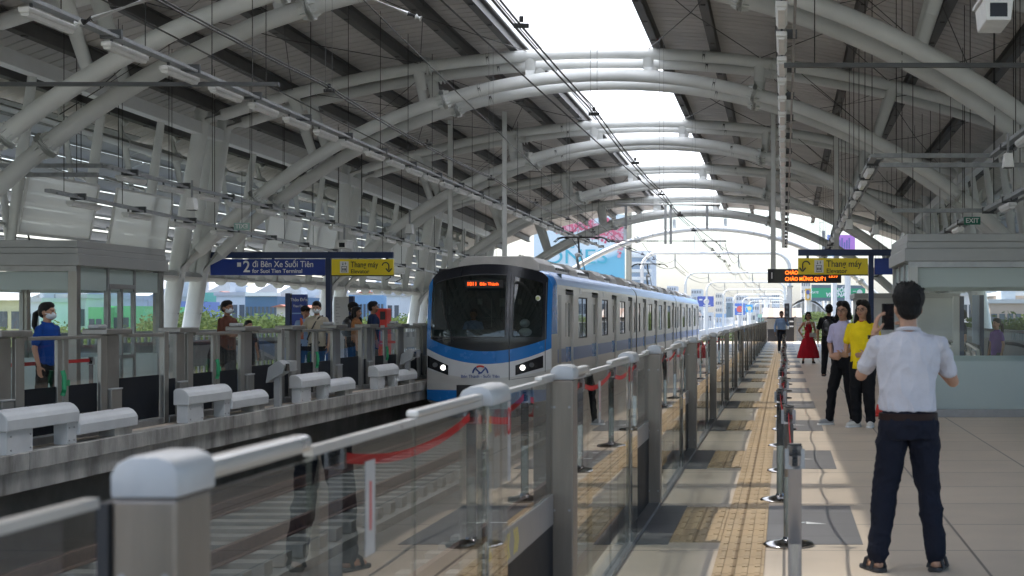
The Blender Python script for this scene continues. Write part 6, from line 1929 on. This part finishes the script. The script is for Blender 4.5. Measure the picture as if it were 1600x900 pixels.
def blob(name, mb, mt, parent, vox, smooth=3, wr=0.0, wf=9.0, seed=0, wz=0.5):
    me = mb.mesh(name, fixn=True)
    o = bpy.data.objects.new(name, me); COL.objects.link(o)
    md = o.modifiers.new('r', 'REMESH'); md.mode = 'VOXEL'; md.voxel_size = vox; md.adaptivity = 0
    ms = o.modifiers.new('s', 'SMOOTH'); ms.iterations = smooth; ms.factor = 0.5
    bpy.context.view_layer.update()
    dg = bpy.context.evaluated_depsgraph_get()
    nm = bpy.data.meshes.new_from_object(o.evaluated_get(dg))
    bpy.data.objects.remove(o)
    if wr > 0:
        nr = [v.normal.copy() for v in nm.vertices]
        for v, n in zip(nm.vertices, nr):
            p = v.co
            q = Vector((p.x * wf + seed, p.y * wf, p.z * wf * wz))
            a = noise.noise(q); b = noise.noise(q * 2.3 + Vector((5, 5, 5)))
            d = (1 - abs(a) * 2.2) * 0.7 + (1 - abs(b) * 2) * 0.3 - 0.5
            v.co = p + n * (wr * d)
    nm.materials.clear(); nm.materials.append(mt)
    for p in nm.polygons: p.use_smooth = True
    o = bpy.data.objects.new(name, nm); COL.objects.link(o); o.parent = parent
    return o

def hand(m, wrist, d, nrm, side, curl=0.35, s=1.0, spread=0.0):
    d = Vector(d).normalized(); n = Vector(nrm); n = (n - d * n.dot(d)).normalized(); lat = d.cross(n).normalized() * side
    w = Vector(wrist)
    M = Matrix((lat, n, d)).transposed()
    m.ell(w + d * 0.045 * s, (0.040 * s, 0.016 * s, 0.056 * s), M)
    m.caps(w - d * 0.02, 0.026 * s, w + d * 0.02 * s, 0.028 * s, 8)
    lens = (0.036, 0.041, 0.038, 0.030)
    for i in range(4):
        o = (i - 1.5) * 0.0195 * s
        p = w + d * (0.088 - 0.004 * abs(i - 1.2)) * s + lat * o
        dd = (d + lat * spread * (i - 1.5) * 0.25).normalized()
        a = curl * 0.5
        r = 0.0092 * s
        for sg in range(3):
            a2 = a
            v = (dd * math.cos(a2) + n * math.sin(a2)).normalized()
            q = p + v * lens[i] * s * (1.0, 0.65, 0.5)[sg]
            m.caps(p, r, q, r * 0.9, 7); p = q; a += curl * 1.0; r *= 0.92
    p = w + d * 0.02 * s - lat * 0.030 * s
    q = p + (d * 0.6 - lat * 0.7 + n * 0.35).normalized() * 0.042 * s
    m.caps(p, 0.013 * s, q, 0.011 * s, 7)
    m.caps(q, 0.011 * s, q + (d * 0.85 - lat * 0.25 + n * 0.4).normalized() * 0.032 * s, 0.009 * s, 7)

def person(label, x, y, yaw, H, top=None, trousers=None, hair='short', skin=M_skin, vox=0.014, arms=None, feet=None, shirt='tee', hyaw=0, hpitch=0, bw=1.0,
           shoes=None, mask=False, glasses=None, belt=None, sleeve=0.55, tuck=False, hem=0.84, z0=0.0, dress=None, backpack=None, strap=None, cap=None, collar=None, lean=0.0, sandals=False, leg=1.0, vest=None, legs=True, hs=1.10, group='people on the platforms', upper=False):
    s = H / 1.70
    r = empty('person', (x, y, z0), R(yaw), label, 'person'); r.scale = (s, s, s)
    piv = Vector((0, 0.0, 1.46))
    T = Matrix.Translation(piv) @ Matrix.Diagonal((hs, hs, hs, 1)) @ Matrix.Rotation(R(hyaw), 4, 'Z') @ Matrix.Rotation(R(hpitch), 4, 'X') @ Matrix.Translation(-piv)
    LX = lambda z: 0.0
    # --- head
    hd = MB()
    hd.ell((0, 0.008, 1.602), (0.074, 0.092, 0.102)); hd.ell((0, -0.028, 1.548), (0.056, 0.062, 0.064)); hd.ell((0, -0.052, 1.512), (0.030, 0.032, 0.026))
    hd.caps((0, -0.082, 1.598), 0.009, (0, -0.104, 1.565), 0.013, 8); hd.ell((0, -0.094, 1.560), (0.020, 0.012, 0.010))
    hd.ell((0.036, -0.062, 1.556), (0.024, 0.024, 0.026)); hd.ell((-0.036, -0.062, 1.556), (0.024, 0.024, 0.026))
    hd.caps((-0.042, -0.070, 1.617), 0.012, (0.042, -0.070, 1.617), 0.012, 8)
    for q in (-1, 1): hd.ell((q * 0.076, 0.012, 1.578), (0.010, 0.020, 0.032))
    hd.xform(T)
    b = MB(); b.add(hd.v, hd.f)
    b.caps((0, 0.012, 1.40), 0.058, T @ Vector((0, 0.004, 1.53)), 0.050, 12)
    b.loft([(0, 0, 0.86, .12, .09), (0, 0, 1.0, .12, .085), (0, 0, 1.2, .13, .09), (0, 0, 1.36, .15, .085), (0, 0, 1.42, .10, .06)], 16)
    if arms is None: arms = {}
    shw = 0.168 * bw
    AR = {}
    for q, key in ((1, 'L'), (-1, 'R')):
        e, w, hd_, pn, cu = arms.get(key, ((q * 0.245 * bw, 0.02, 1.10), (q * 0.25 * bw, -0.05, 0.86), (0, -0.1, -1), (-q, 0, 0), 0.35))
        sh = (q * shw, 0.0, 1.365)
        AR[key] = (sh, e, w)
        b.caps(sh, 0.046, e, 0.037, 12); b.caps(e, 0.038, w, 0.026, 12)
        hand(b, w, hd_, pn, q, cu)
    if feet is None: feet = [(0.10, 0.0, 0), (-0.10, 0.0, 0)]
    for q, (fx, fy, fa) in zip((1, -1), feet):
        kx, ky = (q * 0.09 + fx) / 2, fy * 0.5 - 0.03
        b.caps((q * 0.085, 0, 0.86), 0.07, (kx, ky, 0.47), 0.048, 10); b.caps((kx, ky, 0.47), 0.046, (fx, fy + 0.02, 0.09), 0.034, 10)
        dr = Vector((math.sin(R(fa)), -math.cos(R(fa)), 0))
        b.caps((fx, fy + 0.03, 0.045), 0.033, tuple(Vector((fx, fy + 0.03, 0.03)) + dr * 0.14), 0.028, 10)
    blob('body', b, skin, r, vox, 3 if vox < 0.01 else 2)
    # --- eyes, brows, lips
    if not upper:
        m = MB()
        for q in (-1, 1): m.ell((q * 0.031, -0.0835, 1.592), (0.009, 0.006, 0.0045), None, 8, 6)
        m.xform(T).build('eyes', M_eye, r, smooth=True)
        m = MB()
        for q in (-1, 1): m.caps((q * 0.018, -0.089, 1.612), 0.004, (q * 0.046, -0.080, 1.613), 0.003, 6)
        m.xform(T).build('eyebrows', M_hair, r, smooth=True)
        if not mask: MB().ell((0, -0.088, 1.532), (0.021, 0.008, 0.007), None, 8, 6).xform(T).build('lips', M_lip, r, smooth=True)
    if mask:
        m = MB(); m.ell((0, -0.040, 1.545), (0.066, 0.074, 0.052)); m.caps((0.06, -0.04, 1.565), 0.006, (0.08, 0.02, 1.58), 0.004, 6); m.caps((-0.06, -0.04, 1.565), 0.006, (-0.08, 0.02, 1.58), 0.004, 6)
        m.xform(T); m.build('face_mask', M_maskm, r, smooth=True)
    if glasses:
        m = MB()
        for q in (-1, 1):
            pts = [(q * 0.032 + 0.023 * math.cos(t), -0.101, 1.590 + 0.018 * math.sin(t)) for t in [2 * PI * k / 14 for k in range(15)]]
            if glasses == 'dark': m.ell((q * 0.032, -0.096, 1.590), (0.026, 0.012, 0.020))
            else: m.tube(pts, 0.0022, 5, caps=False)
            m.tube([(q * 0.056, -0.098, 1.595), (q * 0.080, 0.0, 1.592)], 0.0022, 5)
        m.tube([(-0.01, -0.105, 1.593), (0.01, -0.105, 1.593)], 0.0022, 5)
        m.xform(T).build('glasses', M_blackm, r)
    # --- hair
    h = MB()
    h.ell((0, 0.022, 1.628), (0.084, 0.094, 0.090)); h.ell((0, 0.045, 1.585), (0.078, 0.068, 0.075))
    if hair == 'short':
        h.ell((0, -0.018, 1.672), (0.066, 0.070, 0.048))
    if hair == 'messy':
        h.ell((0, -0.01, 1.682), (0.084, 0.088, 0.056)); h.ell((0, 0.03, 1.645), (0.098, 0.10, 0.092))
        rg = random.Random(5)
        for k in range(150):
            a = rg.uniform(0, 2 * PI); e = rg.uniform(0.1, 1.3)
            d = Vector((math.cos(a) * math.cos(e), math.sin(a) * math.cos(e), math.sin(e)))
            p = Vector((0, 0.02, 1.635)) + Vector((d.x * 0.085, d.y * 0.09, d.z * 0.088))
            h.caps(p, 0.008, p + (d + Vector((rg.uniform(-.5, .5), rg.uniform(-.5, .5), 0.25))) * rg.uniform(0.012, 0.030), 0.003, 6)
    if hair in ('long', 'bob'):
        zb = 1.27 if hair == 'long' else 1.47
        for q in (-1, 1):
            h.caps((q * 0.074, 0.012, 1.62), 0.026, (q * 0.078, 0.005, 1.52), 0.030, 8); h.caps((q * 0.078, 0.005, 1.52), 0.034, (q * 0.105, -0.035 if hair == 'long' else 0.0, zb + 0.03), 0.024, 8)
        h.loft([(0, 0.075, zb, .075, .022), (0, 0.075, zb + 0.1, .095, .035), (0, 0.055, 1.52, .088, .05), (0, 0.05, 1.62, .08, .05)], 14)
        h.ell((0.03, -0.02, 1.675), (0.05, 0.068, 0.045)); h.ell((-0.03, -0.02, 1.675), (0.05, 0.068, 0.045))
    if hair in ('tail', 'tied'):
        h.ell((0, -0.015, 1.672), (0.066, 0.070, 0.048))
        if hair == 'tail':
            h.caps((0, 0.10, 1.60), 0.030, (0, 0.155, 1.56), 0.036, 8); h.caps((0, 0.155, 1.56), 0.036, (0, 0.17, 1.42), 0.034, 8); h.caps((0, 0.17, 1.42), 0.032, (0, 0.14, 1.30), 0.010, 8)
        else: h.ell((0, 0.12, 1.58), (0.04, 0.04, 0.04))
    h.xform(T)
    # cut the face free: keep hair shell as blob
    blob('hair', h, M_hair, r, max(0.007, vox * 0.9), 2, 0.004, 40, 3, 0.4)
    if cap:
        m = MB(); m.ell((0, 0.015, 1.645), (0.092, 0.105, 0.085)); m.xform(T)
        c = m.build('cap', cap, r, smooth=True)
        MB().ell((0, -0.115, 1.655), (0.065, 0.055, 0.009)).xform(T).build('visor', cap, r, smooth=True)
    # --- clothes
    if top is not None:
        t = MB(); i = 0.016
        k = bw
        rings = [(0, 0, hem if not tuck else 0.955, .165 * k, .120 * k), (0, 0, 1.00, .160 * k, .118 * k), (0, 0, 1.08, .158 * k, .118 * k), (0, -.004, 1.18, .164 * k, .122 * k), (0, -.006, 1.28, .178 * k, .126 * k), (0, 0, 1.36, .178 * k, .112 * k), (0, 0.006, 1.415, .125 * k, .088), (0, 0.01, 1.455, .066, .062)]
        if tuck: rings[0] = (0, 0, 0.968, .160 * k, .122 * k)
        t.loft(rings, 24)
        for key in ('L', 'R'):
            sh, e, w = [Vector(a) for a in AR[key]]
            t.caps((sh.x * 0.7, 0, 1.365), 0.060, sh, 0.056, 12)
            if sleeve <= 1: 
                pe = sh + (e - sh) * min(sleeve, 1.0)
                t.caps(sh, 0.057, pe, 0.058 if sleeve < 1 else 0.055, 12)
            else:
                t.caps(sh, 0.064, e, 0.055, 12); t.caps(e, 0.055, e + (w - e) * 0.85, 0.042, 12)
        blob('shirt', t, top, r, vox * 0.9, 3, 0.016 if vox < 0.007 else (0.011 if vox < 0.012 else 0.006), 9, len(label), 0.55)
        if collar:
            m = MB()
            pts = [(0.066 * math.cos(a), 0.012 + 0.060 * math.sin(a), 1.455 + 0.012 * math.sin(a)) for a in [2 * PI * k_ / 20 for k_ in range(21)]]
            m.tube(pts, 0.013, 6, caps=False)
            m.build('collar', collar, r, smooth=True)
    if dress:
        t = MB()
        def pleat(a, i_): return 1 + 0.045 * math.sin(a * 11 + i_) * min(1, max(0, (9 - i_) / 7))
        t.loft([(0, 0, 0.20, .37, .32), (0, 0, 0.26, .365, .31), (0, 0, 0.40, .335, .28), (0, 0, 0.58, .285, .24), (0, 0, 0.76, .225, .19), (0, 0, 0.90, .155, .125), (0, 0, 1.02, .115, .092), (0, 0, 1.12, .122, .098), (0, -.005, 1.24, .135, .108), (0, 0, 1.33, .115, .085), (0, 0.005, 1.39, .085, .062)], 44, pleat)
        blob('dress', t, dress, r, 0.014, 2, 0.012, 7, 2, 0.25)
        m = MB()
        for q in (-1, 1): m.tube([(q * 0.060, -0.06, 1.42), (q * 0.105, -0.095, 1.33), (q * 0.115, -0.09, 1.24)], 0.010, 6)
        m.tube([(0.06 * math.cos(a), 0.0 + 0.062 * math.sin(a), 1.41) for a in [2 * PI * k_ / 16 for k_ in range(17)]], 0.010, 6, caps=False)
        m.build('white_trim', M_white, r, smooth=True)
    if trousers is not None and legs:
        t = MB(); k = bw
        t.loft([(0, 0.005, 0.80, .165 * k, .118 * k), (0, 0.01, 0.88, .168 * k, .128 * k), (0, 0.004, 0.95, .152 * k, .118 * k), (0, 0, 0.99, .146 * k, .112 * k)], 20)
        for q, (fx, fy, fa) in zip((1, -1), feet):
            kx, ky = (q * 0.09 + fx) / 2, fy * 0.5 - 0.03
            t.caps((q * 0.082 * k, 0.0, 0.86), 0.096 * leg, (kx, ky, 0.48), 0.074 * leg, 14); t.caps((kx, ky, 0.48), 0.074 * leg, (fx, fy + 0.02, 0.12), 0.060 * leg, 14)
            t.caps((fx, fy + 0.02, 0.14), 0.060 * leg, (fx, fy + 0.015, 0.10), 0.060 * leg, 14)
        blob('trousers', t, trousers, r, vox * 0.9, 3, 0.015 if vox < 0.007 else (0.010 if vox < 0.012 else 0.005), 8, 7, 1.1)
    if belt:
        MB().loft([(0, 0, 0.915, .166 * bw, .132 * bw), (0, 0, 0.955, .163 * bw, .129 * bw)], 28).build('belt', belt, r, smooth=True)
    if legs and (shoes or sandals):
        for q, (fx, fy, fa) in zip((1, -1), feet):
            dr = Vector((math.sin(R(fa)), -math.cos(R(fa)), 0))
            c = Vector((fx, fy + 0.03, 0))
            m = MB(); m.caps(tuple(c + Vector((0, 0, 0.052))), 0.046, tuple(c + dr * 0.15 + Vector((0, 0, 0.042))), 0.038, 10)
            m.caps(tuple(c - dr * 0.02 + Vector((0, 0, 0.06))), 0.042, tuple(c + Vector((0, 0, 0.10))), 0.044, 10)
            if sandals:
                m = MB(); 
                for tt, rr in ((0.0, 0.046), (0.09, 0.047)):
                    cc = c + dr * tt
                    lat = Vector((-dr.y, dr.x, 0))
                    m.tube([cc + lat * 0.050 + Vector((0, 0, 0.02)), cc + lat * 0.035 + Vector((0, 0, 0.07)), cc + Vector((0, 0, 0.085)), cc - lat * 0.035 + Vector((0, 0, 0.07)), cc - lat * 0.050 + Vector((0, 0, 0.02))], 0.012, 6)
                m.build('sandal_straps', M_blackm, r, smooth=True)
            else:
                mm = m
                blob('shoe', mm, shoes, r, max(0.008, vox * 0.8), 2)
            m = MB(); m.caps(tuple(c - dr * 0.02 + Vector((0, 0, 0.012))), 0.046, tuple(c + dr * 0.155 + Vector((0, 0, 0.012))), 0.043, 12)
            m.v = [(a, b_, min(0.026, max(0.001, z))) for a, b_, z in m.v]
            m.build('sole', M_blackm if sandals else M_white, r)
    if backpack:
        m = MB(); m.ell((0, 0.19, 1.18), (0.15, 0.10, 0.21)); m.ell((0, 0.24, 1.10), (0.12, 0.08, 0.11)); m.loft([(0, 0.18, 0.98, .13, .07), (0, 0.18, 1.30, .13, .07)], 16)
        blob('backpack', m, backpack, r, 0.012, 3)
        m = MB()
        for q in (-1, 1): m.tube([(q * 0.08, 0.14, 1.36), (q * 0.095, 0.03, 1.447), (q * 0.11, -0.09, 1.40), (q * 0.12, -0.135, 1.25), (q * 0.15, -0.02, 1.05), (q * 0.12, 0.14, 1.03)], 0.018, 6)
        m.build('backpack_strap', backpack, r, smooth=True)
    if strap:
        m = MB(); m.tube([(0.10, 0.05, 1.445), (0.09, -0.07, 1.42), (0.03, -0.145, 1.28), (-0.06, -0.150, 1.12), (-0.14, -0.12, 0.98), (-0.16, 0.02, 0.92), (-0.08, 0.14, 1.05), (0.04, 0.14, 1.28), (0.10, 0.05, 1.445)], 0.014, 6)
        m.build('bag_strap', strap, r, smooth=True)
    if vest:
        m = MB()
        for q in (-1, 1): m.tube([(q * 0.10, 0.08, 1.42), (q * 0.10, -0.02, 1.455), (q * 0.09, -0.11, 1.38), (q * 0.08, -0.15, 1.2), (q * 0.08, -0.15, 1.0)], [0.02, 0.025, 0.03, 0.03, 0.03], 6)
        m.build('vest', vest, r, smooth=True)
    return r

C_white = cloth('shirt_pale_grey', (0.53, 0.52, 0.56)); C_navy = cloth('trouser_navy', (0.012, 0.014, 0.024)); C_black = cloth('cloth_black', (0.012, 0.012, 0.014))
C_yel = cloth('shirt_yellow', (0.80, 0.60, 0.015)); C_lav = cloth('blouse_lavender', (0.46, 0.43, 0.60)); C_red = cloth('dress_red', (0.34, 0.008, 0.018))
C_lblue = cloth('shirt_light_blue', (0.22, 0.32, 0.50)); C_blue = cloth('shirt_royal_blue', (0.008, 0.05, 0.24)); C_brown = cloth('shirt_brown', (0.11, 0.045, 0.03))
C_cream = cloth('shirt_cream', (0.42, 0.37, 0.29)); C_tan = cloth('top_tan', (0.30, 0.13, 0.05)); C_dnavy = cloth('polo_navy', (0.012, 0.025, 0.07)); C_orange = cloth('vest_orange', (0.45, 0.12, 0.06))
M_shoe_g = mat('shoe_grey', (0.30, 0.30, 0.30, 1), 0.6); M_shoe_w = mat('shoe_white', (0.62, 0.60, 0.55, 1), 0.6); M_leather = mat('belt_leather', (0.022, 0.010, 0.007, 1), 0.6, spec=0.2)

# 1 man with the phone, back to the camera
bx, by = 0.735, 8.85
def Wl(wx, wy, z, s=1.66 / 1.70): return (-(wx - bx) / s, -(wy - by) / s, z / s)
def Dl(dx, dy, dz): return (-dx, -dy, dz)
man = person('man in pale grey short sleeved shirt and dark trousers, back turned, holding up a phone', bx, by, 180, 1.66, C_white, C_navy, 'messy', vox=0.0065, tuck=True, belt=M_leather, bw=1.10, leg=1.06, sleeve=0.66, hs=1.03, collar=C_white, sandals=True,
             arms={'L': (Wl(0.465, 9.00, 1.15), Wl(0.560, 9.22, 1.385), Dl(0.10, 0.05, 1), Dl(0.9, 0.2, 0), 0.55),
                   'R': (Wl(1.02, 9.02, 1.11), Wl(0.80, 9.25, 1.36), Dl(-0.45, 0.05, 0.8), Dl(-0.8, 0.3, 0), 0.55)},
             feet=[(0.185, 0.02, 25), (-0.165, 0.0, -20)], hyaw=8, hpitch=4)
# watch
m = MB(); wv = Vector(Wl(0.545, 9.20, 1.375)); m.tube([wv + Vector((0.0, 0, -0.012)), wv + Vector((0, 0, 0.012))], 0.031, 16); m.build('wristwatch', M_chrome, man, smooth=True)
ph = empty('mobile_phone', (0.645, 9.27, 1.50), R(3), 'black mobile phone held up by the man in the pale grey shirt', 'phone')
MB().box(-0.039, 0.039, -0.005, 0.005, -0.082, 0.082).build('case', M_black, ph, bevel=0.004)
MB().box(-0.036, 0.036, -0.0065, -0.0055, -0.078, 0.078).build('screen', mat('phone_screen', (0.01, 0.012, 0.015, 1), 0.08), ph)

# 2 woman in the yellow shirt, 3 woman in lavender
person('woman in bright yellow polo shirt and black trousers with long black hair', 1.07, 20.3, -28, 1.69, C_yel, C_black, 'long', vox=0.009, bw=1.10, leg=1.15, hem=0.80, sleeve=0.75, shoes=M_shoe_w, glasses='thin', hyaw=2, hpitch=0, collar=cloth('collar_red', (0.4, 0.02, 0.02)),
       arms={'L': ((0.24, 0.02, 1.12), (0.10, -0.14, 1.0), (-0.9, -0.2, -0.1), (0, 1, 0), 0.6), 'R': ((-0.25, 0.0, 1.12), (-0.18, -0.16, 0.98), (-0.3, -0.5, 0.1), (0.5, 0.5, 0), 0.6)},
       feet=[(0.10, 0.02, 15), (-0.08, -0.04, -25)])
person('young woman in lavender blouse and black trousers with glasses, beside the yellow shirt', 0.82, 20.75, -32, 1.68, C_lav, C_black, 'bob', vox=0.009, bw=0.94, leg=1.02, tuck=True, sleeve=0.7, shoes=M_shoe_g, glasses='thin', hyaw=8, collar=C_lav,
       arms={'L': ((0.23, 0.03, 1.12), (0.06, -0.15, 0.99), (-0.9, -0.2, -0.1), (0, 1, 0), 0.6), 'R': ((-0.225, 0.02, 1.12), (-0.10, -0.15, 0.96), (0.8, -0.3, -0.1), (0, 1, 0), 0.6)},
       feet=[(0.14, 0.05, 10), (-0.16, -0.12, -35)])
# 4 man with backpack
person('man in black t-shirt with black backpack, back to the camera beyond the two women', 1.14, 37.7, 172, 1.78, C_black, C_black, 'short', vox=0.013, bw=1.12, leg=1.12, hem=0.80, sleeve=0.75, backpack=mat('bag_black', (0.018, 0.018, 0.02, 1), 0.35), sandals=True,
       feet=[(0.13, 0.0, 0), (-0.15, 0.1, 0)])
# 5 woman in red dress
p5 = person('woman in long sleeveless red dress with sunglasses and a small handbag', 0.77, 47.4, 6, 1.62, None, None, 'bob', vox=0.012, glasses='dark', dress=C_red, skin=M_skin, hyaw=8,
       arms={'R': ((-0.31, 0.05, 1.13), (-0.20, -0.04, 0.93), (0.6, -0.3, -0.6), (0.6, 0.3, 0), 0.5), 'L': ((0.24, 0.04, 1.12), (0.24, -0.06, 0.90), (-0.2, -0.3, -0.8), (-1, 0, 0), 0.5)},
       feet=[(0.17, 0, 10), (-0.17, 0, -10)], shoes=M_leather)
MB().box(0.02, 0.24, -0.24, -0.17, 0.90, 1.04).build('handbag', mat('bag_grey', (0.35, 0.34, 0.33, 1), 0.5), p5, bevel=0.015)
MB().tube([(0.03, -0.2, 1.04), (-0.02, -0.15, 1.2), (-0.06, -0.02, 1.42)], 0.008, 6).build('bag_strap', M_blackm, p5)
# 6 man in light blue shirt at the end
person('man in light blue long sleeved shirt and navy trousers near the platform end', -0.10, 61.5, 8, 1.70, C_lblue, C_navy, 'short', vox=0.015, bw=1.1, tuck=True, sleeve=1.3, shoes=M_shoe_w, belt=M_leather, skin=M_skin2,
       arms={'L': ((0.27, 0.0, 1.16), (0.17, -0.16, 1.32), (-0.4, -0.1, 0.9), (-0.5, 0.5, 0), 0.7)}, feet=[(0.10, 0, 10), (-0.09, 0.02, -10)])
# driver in the cab
person('train driver in light blue shirt faintly seen behind the windscreen', TX - 0.62, TY + 1.62, 0, 1.66, C_lblue, C_navy, 'short', vox=0.014, z0=0.22, skin=M_skin2, legs=False,
       arms={'L': ((0.24, -0.05, 1.12), (0.18, -0.26, 1.06), (0, -1, 0), (0, 0, -1), 0.5), 'R': ((-0.24, -0.05, 1.12), (-0.18, -0.26, 1.06), (0, -1, 0), (0, 0, -1), 0.5)}).location.z = 0.0
# far platform people
person('woman with black ponytail and mask in royal blue polo on the far platform', -9.95, 20.2, 80, 1.66, C_blue, C_black, 'tail', vox=0.009, mask=True, sleeve=0.7, hem=0.86, shoes=M_shoe_g, hyaw=8, collar=C_blue,
       feet=[(0.08, -0.15, 0), (-0.08, 0.15, 0)])
person('man in brown t-shirt and white mask with folded arms by the far railing', -10.5, 28.2, 70, 1.77, C_brown, C_black, 'short', vox=0.010, mask=True, sleeve=0.75, skin=M_skin2, shoes=M_shoe_g, bw=1.05,
       arms={'L': ((0.23, -0.04, 1.14), (-0.02, -0.20, 1.10), (-1, -0.1, 0.1), (0, 1, 0), 0.5), 'R': ((-0.23, -0.04, 1.14), (0.02, -0.24, 1.13), (1, -0.1, 0), (0, 1, 0), 0.5)})
person('person with black hair, only the head top showing above the far gate', -11.1, 31.0, 60, 1.40, C_black, C_black, 'short', vox=0.016, shoes=M_shoe_g)
person('guard in light blue shirt, black cap and orange vest by the navy station board', -10.75, 33.6, 20, 1.70, C_lblue, C_navy, 'short', vox=0.010, cap=C_black, vest=C_orange, sleeve=0.7, hyaw=25, skin=M_skin2, shoes=M_shoe_g)
person('man in cream short sleeved shirt with mask and black cross-body strap', -9.75, 31.2, -12, 1.79, C_cream, C_black, 'short', vox=0.010, mask=True, strap=M_blackm, sleeve=0.85, bw=1.12, hyaw=18, hpitch=10, shoes=M_shoe_g,
       arms={'R': ((-0.30, -0.03, 1.14), (-0.40, -0.10, 0.96), (-0.4, -0.2, -0.9), (1, 0, 0), 0.4)})
person('person in black cap with black backpack, left of the woman in the tan top', -10.25, 35.6, 150, 1.80, C_black, C_black, 'short', vox=0.012, cap=C_black, hyaw=-60, shoes=M_shoe_g, bw=1.05, backpack=mat('bag_black', (0.018, 0.018, 0.02, 1), 0.35))
person('woman with dark bob in a tan orange top on the far platform', -9.95, 34.8, 95, 1.70, C_tan, C_black, 'bob', vox=0.010, sleeve=0.9, hyaw=-8, skin=M_skin2, shoes=M_shoe_g,
       arms={'L': ((0.22, -0.03, 1.13), (0.16, -0.24, 1.05), (0, -1, 0), (0, 0, -1), 0.5)})
person('man in dark navy polo shirt in front of the white route map board', -9.78, 35.6, 110, 1.83, C_dnavy, C_black, 'short', vox=0.010, sleeve=0.75, hyaw=0, bw=1.08, skin=M_skin2, shoes=M_shoe_g,
       arms={'L': ((0.24, -0.02, 1.13), (0.20, -0.24, 1.08), (0, -1, 0), (0, 0, -1), 0.5)})
# people beyond the right booth
person('woman with dark ponytail and purple top beyond the right booth', 4.35, 30.6, -60, 1.44, cloth('top_purple', (0.16, 0.07, 0.28)), C_black, 'tail', vox=0.014, shoes=M_shoe_g)
person('person with short black hair and blue top beyond the right booth', 3.75, 31.6, -80, 1.62, C_dnavy, C_black, 'short', vox=0.016, shoes=M_shoe_g)
HAZE = 0.00022
if HAZE:
    hz = MB().box(-430, 430, -40, 1030, GZ - 1, 47).build('haze', None) if False else None
    m = MB().box(-480, 480, -40, 1040, GZ - 1, 48)
    hm = bpy.data.materials.new('haze_air'); hm.use_nodes = True; N = hm.node_tree.nodes; N.clear()
    o_ = N.new('ShaderNodeOutputMaterial'); v_ = N.new('ShaderNodeVolumePrincipled')
    v_.inputs['Color'].default_value = (0.86, 0.92, 1.0, 1); v_.inputs['Density'].default_value = HAZE; v_.inputs['Anisotropy'].default_value = 0.2
    hm.node_tree.links.new(v_.outputs[0], o_.inputs['Volume'])
    hz = m.build('haze', hm); tag(hz, kind='stuff')
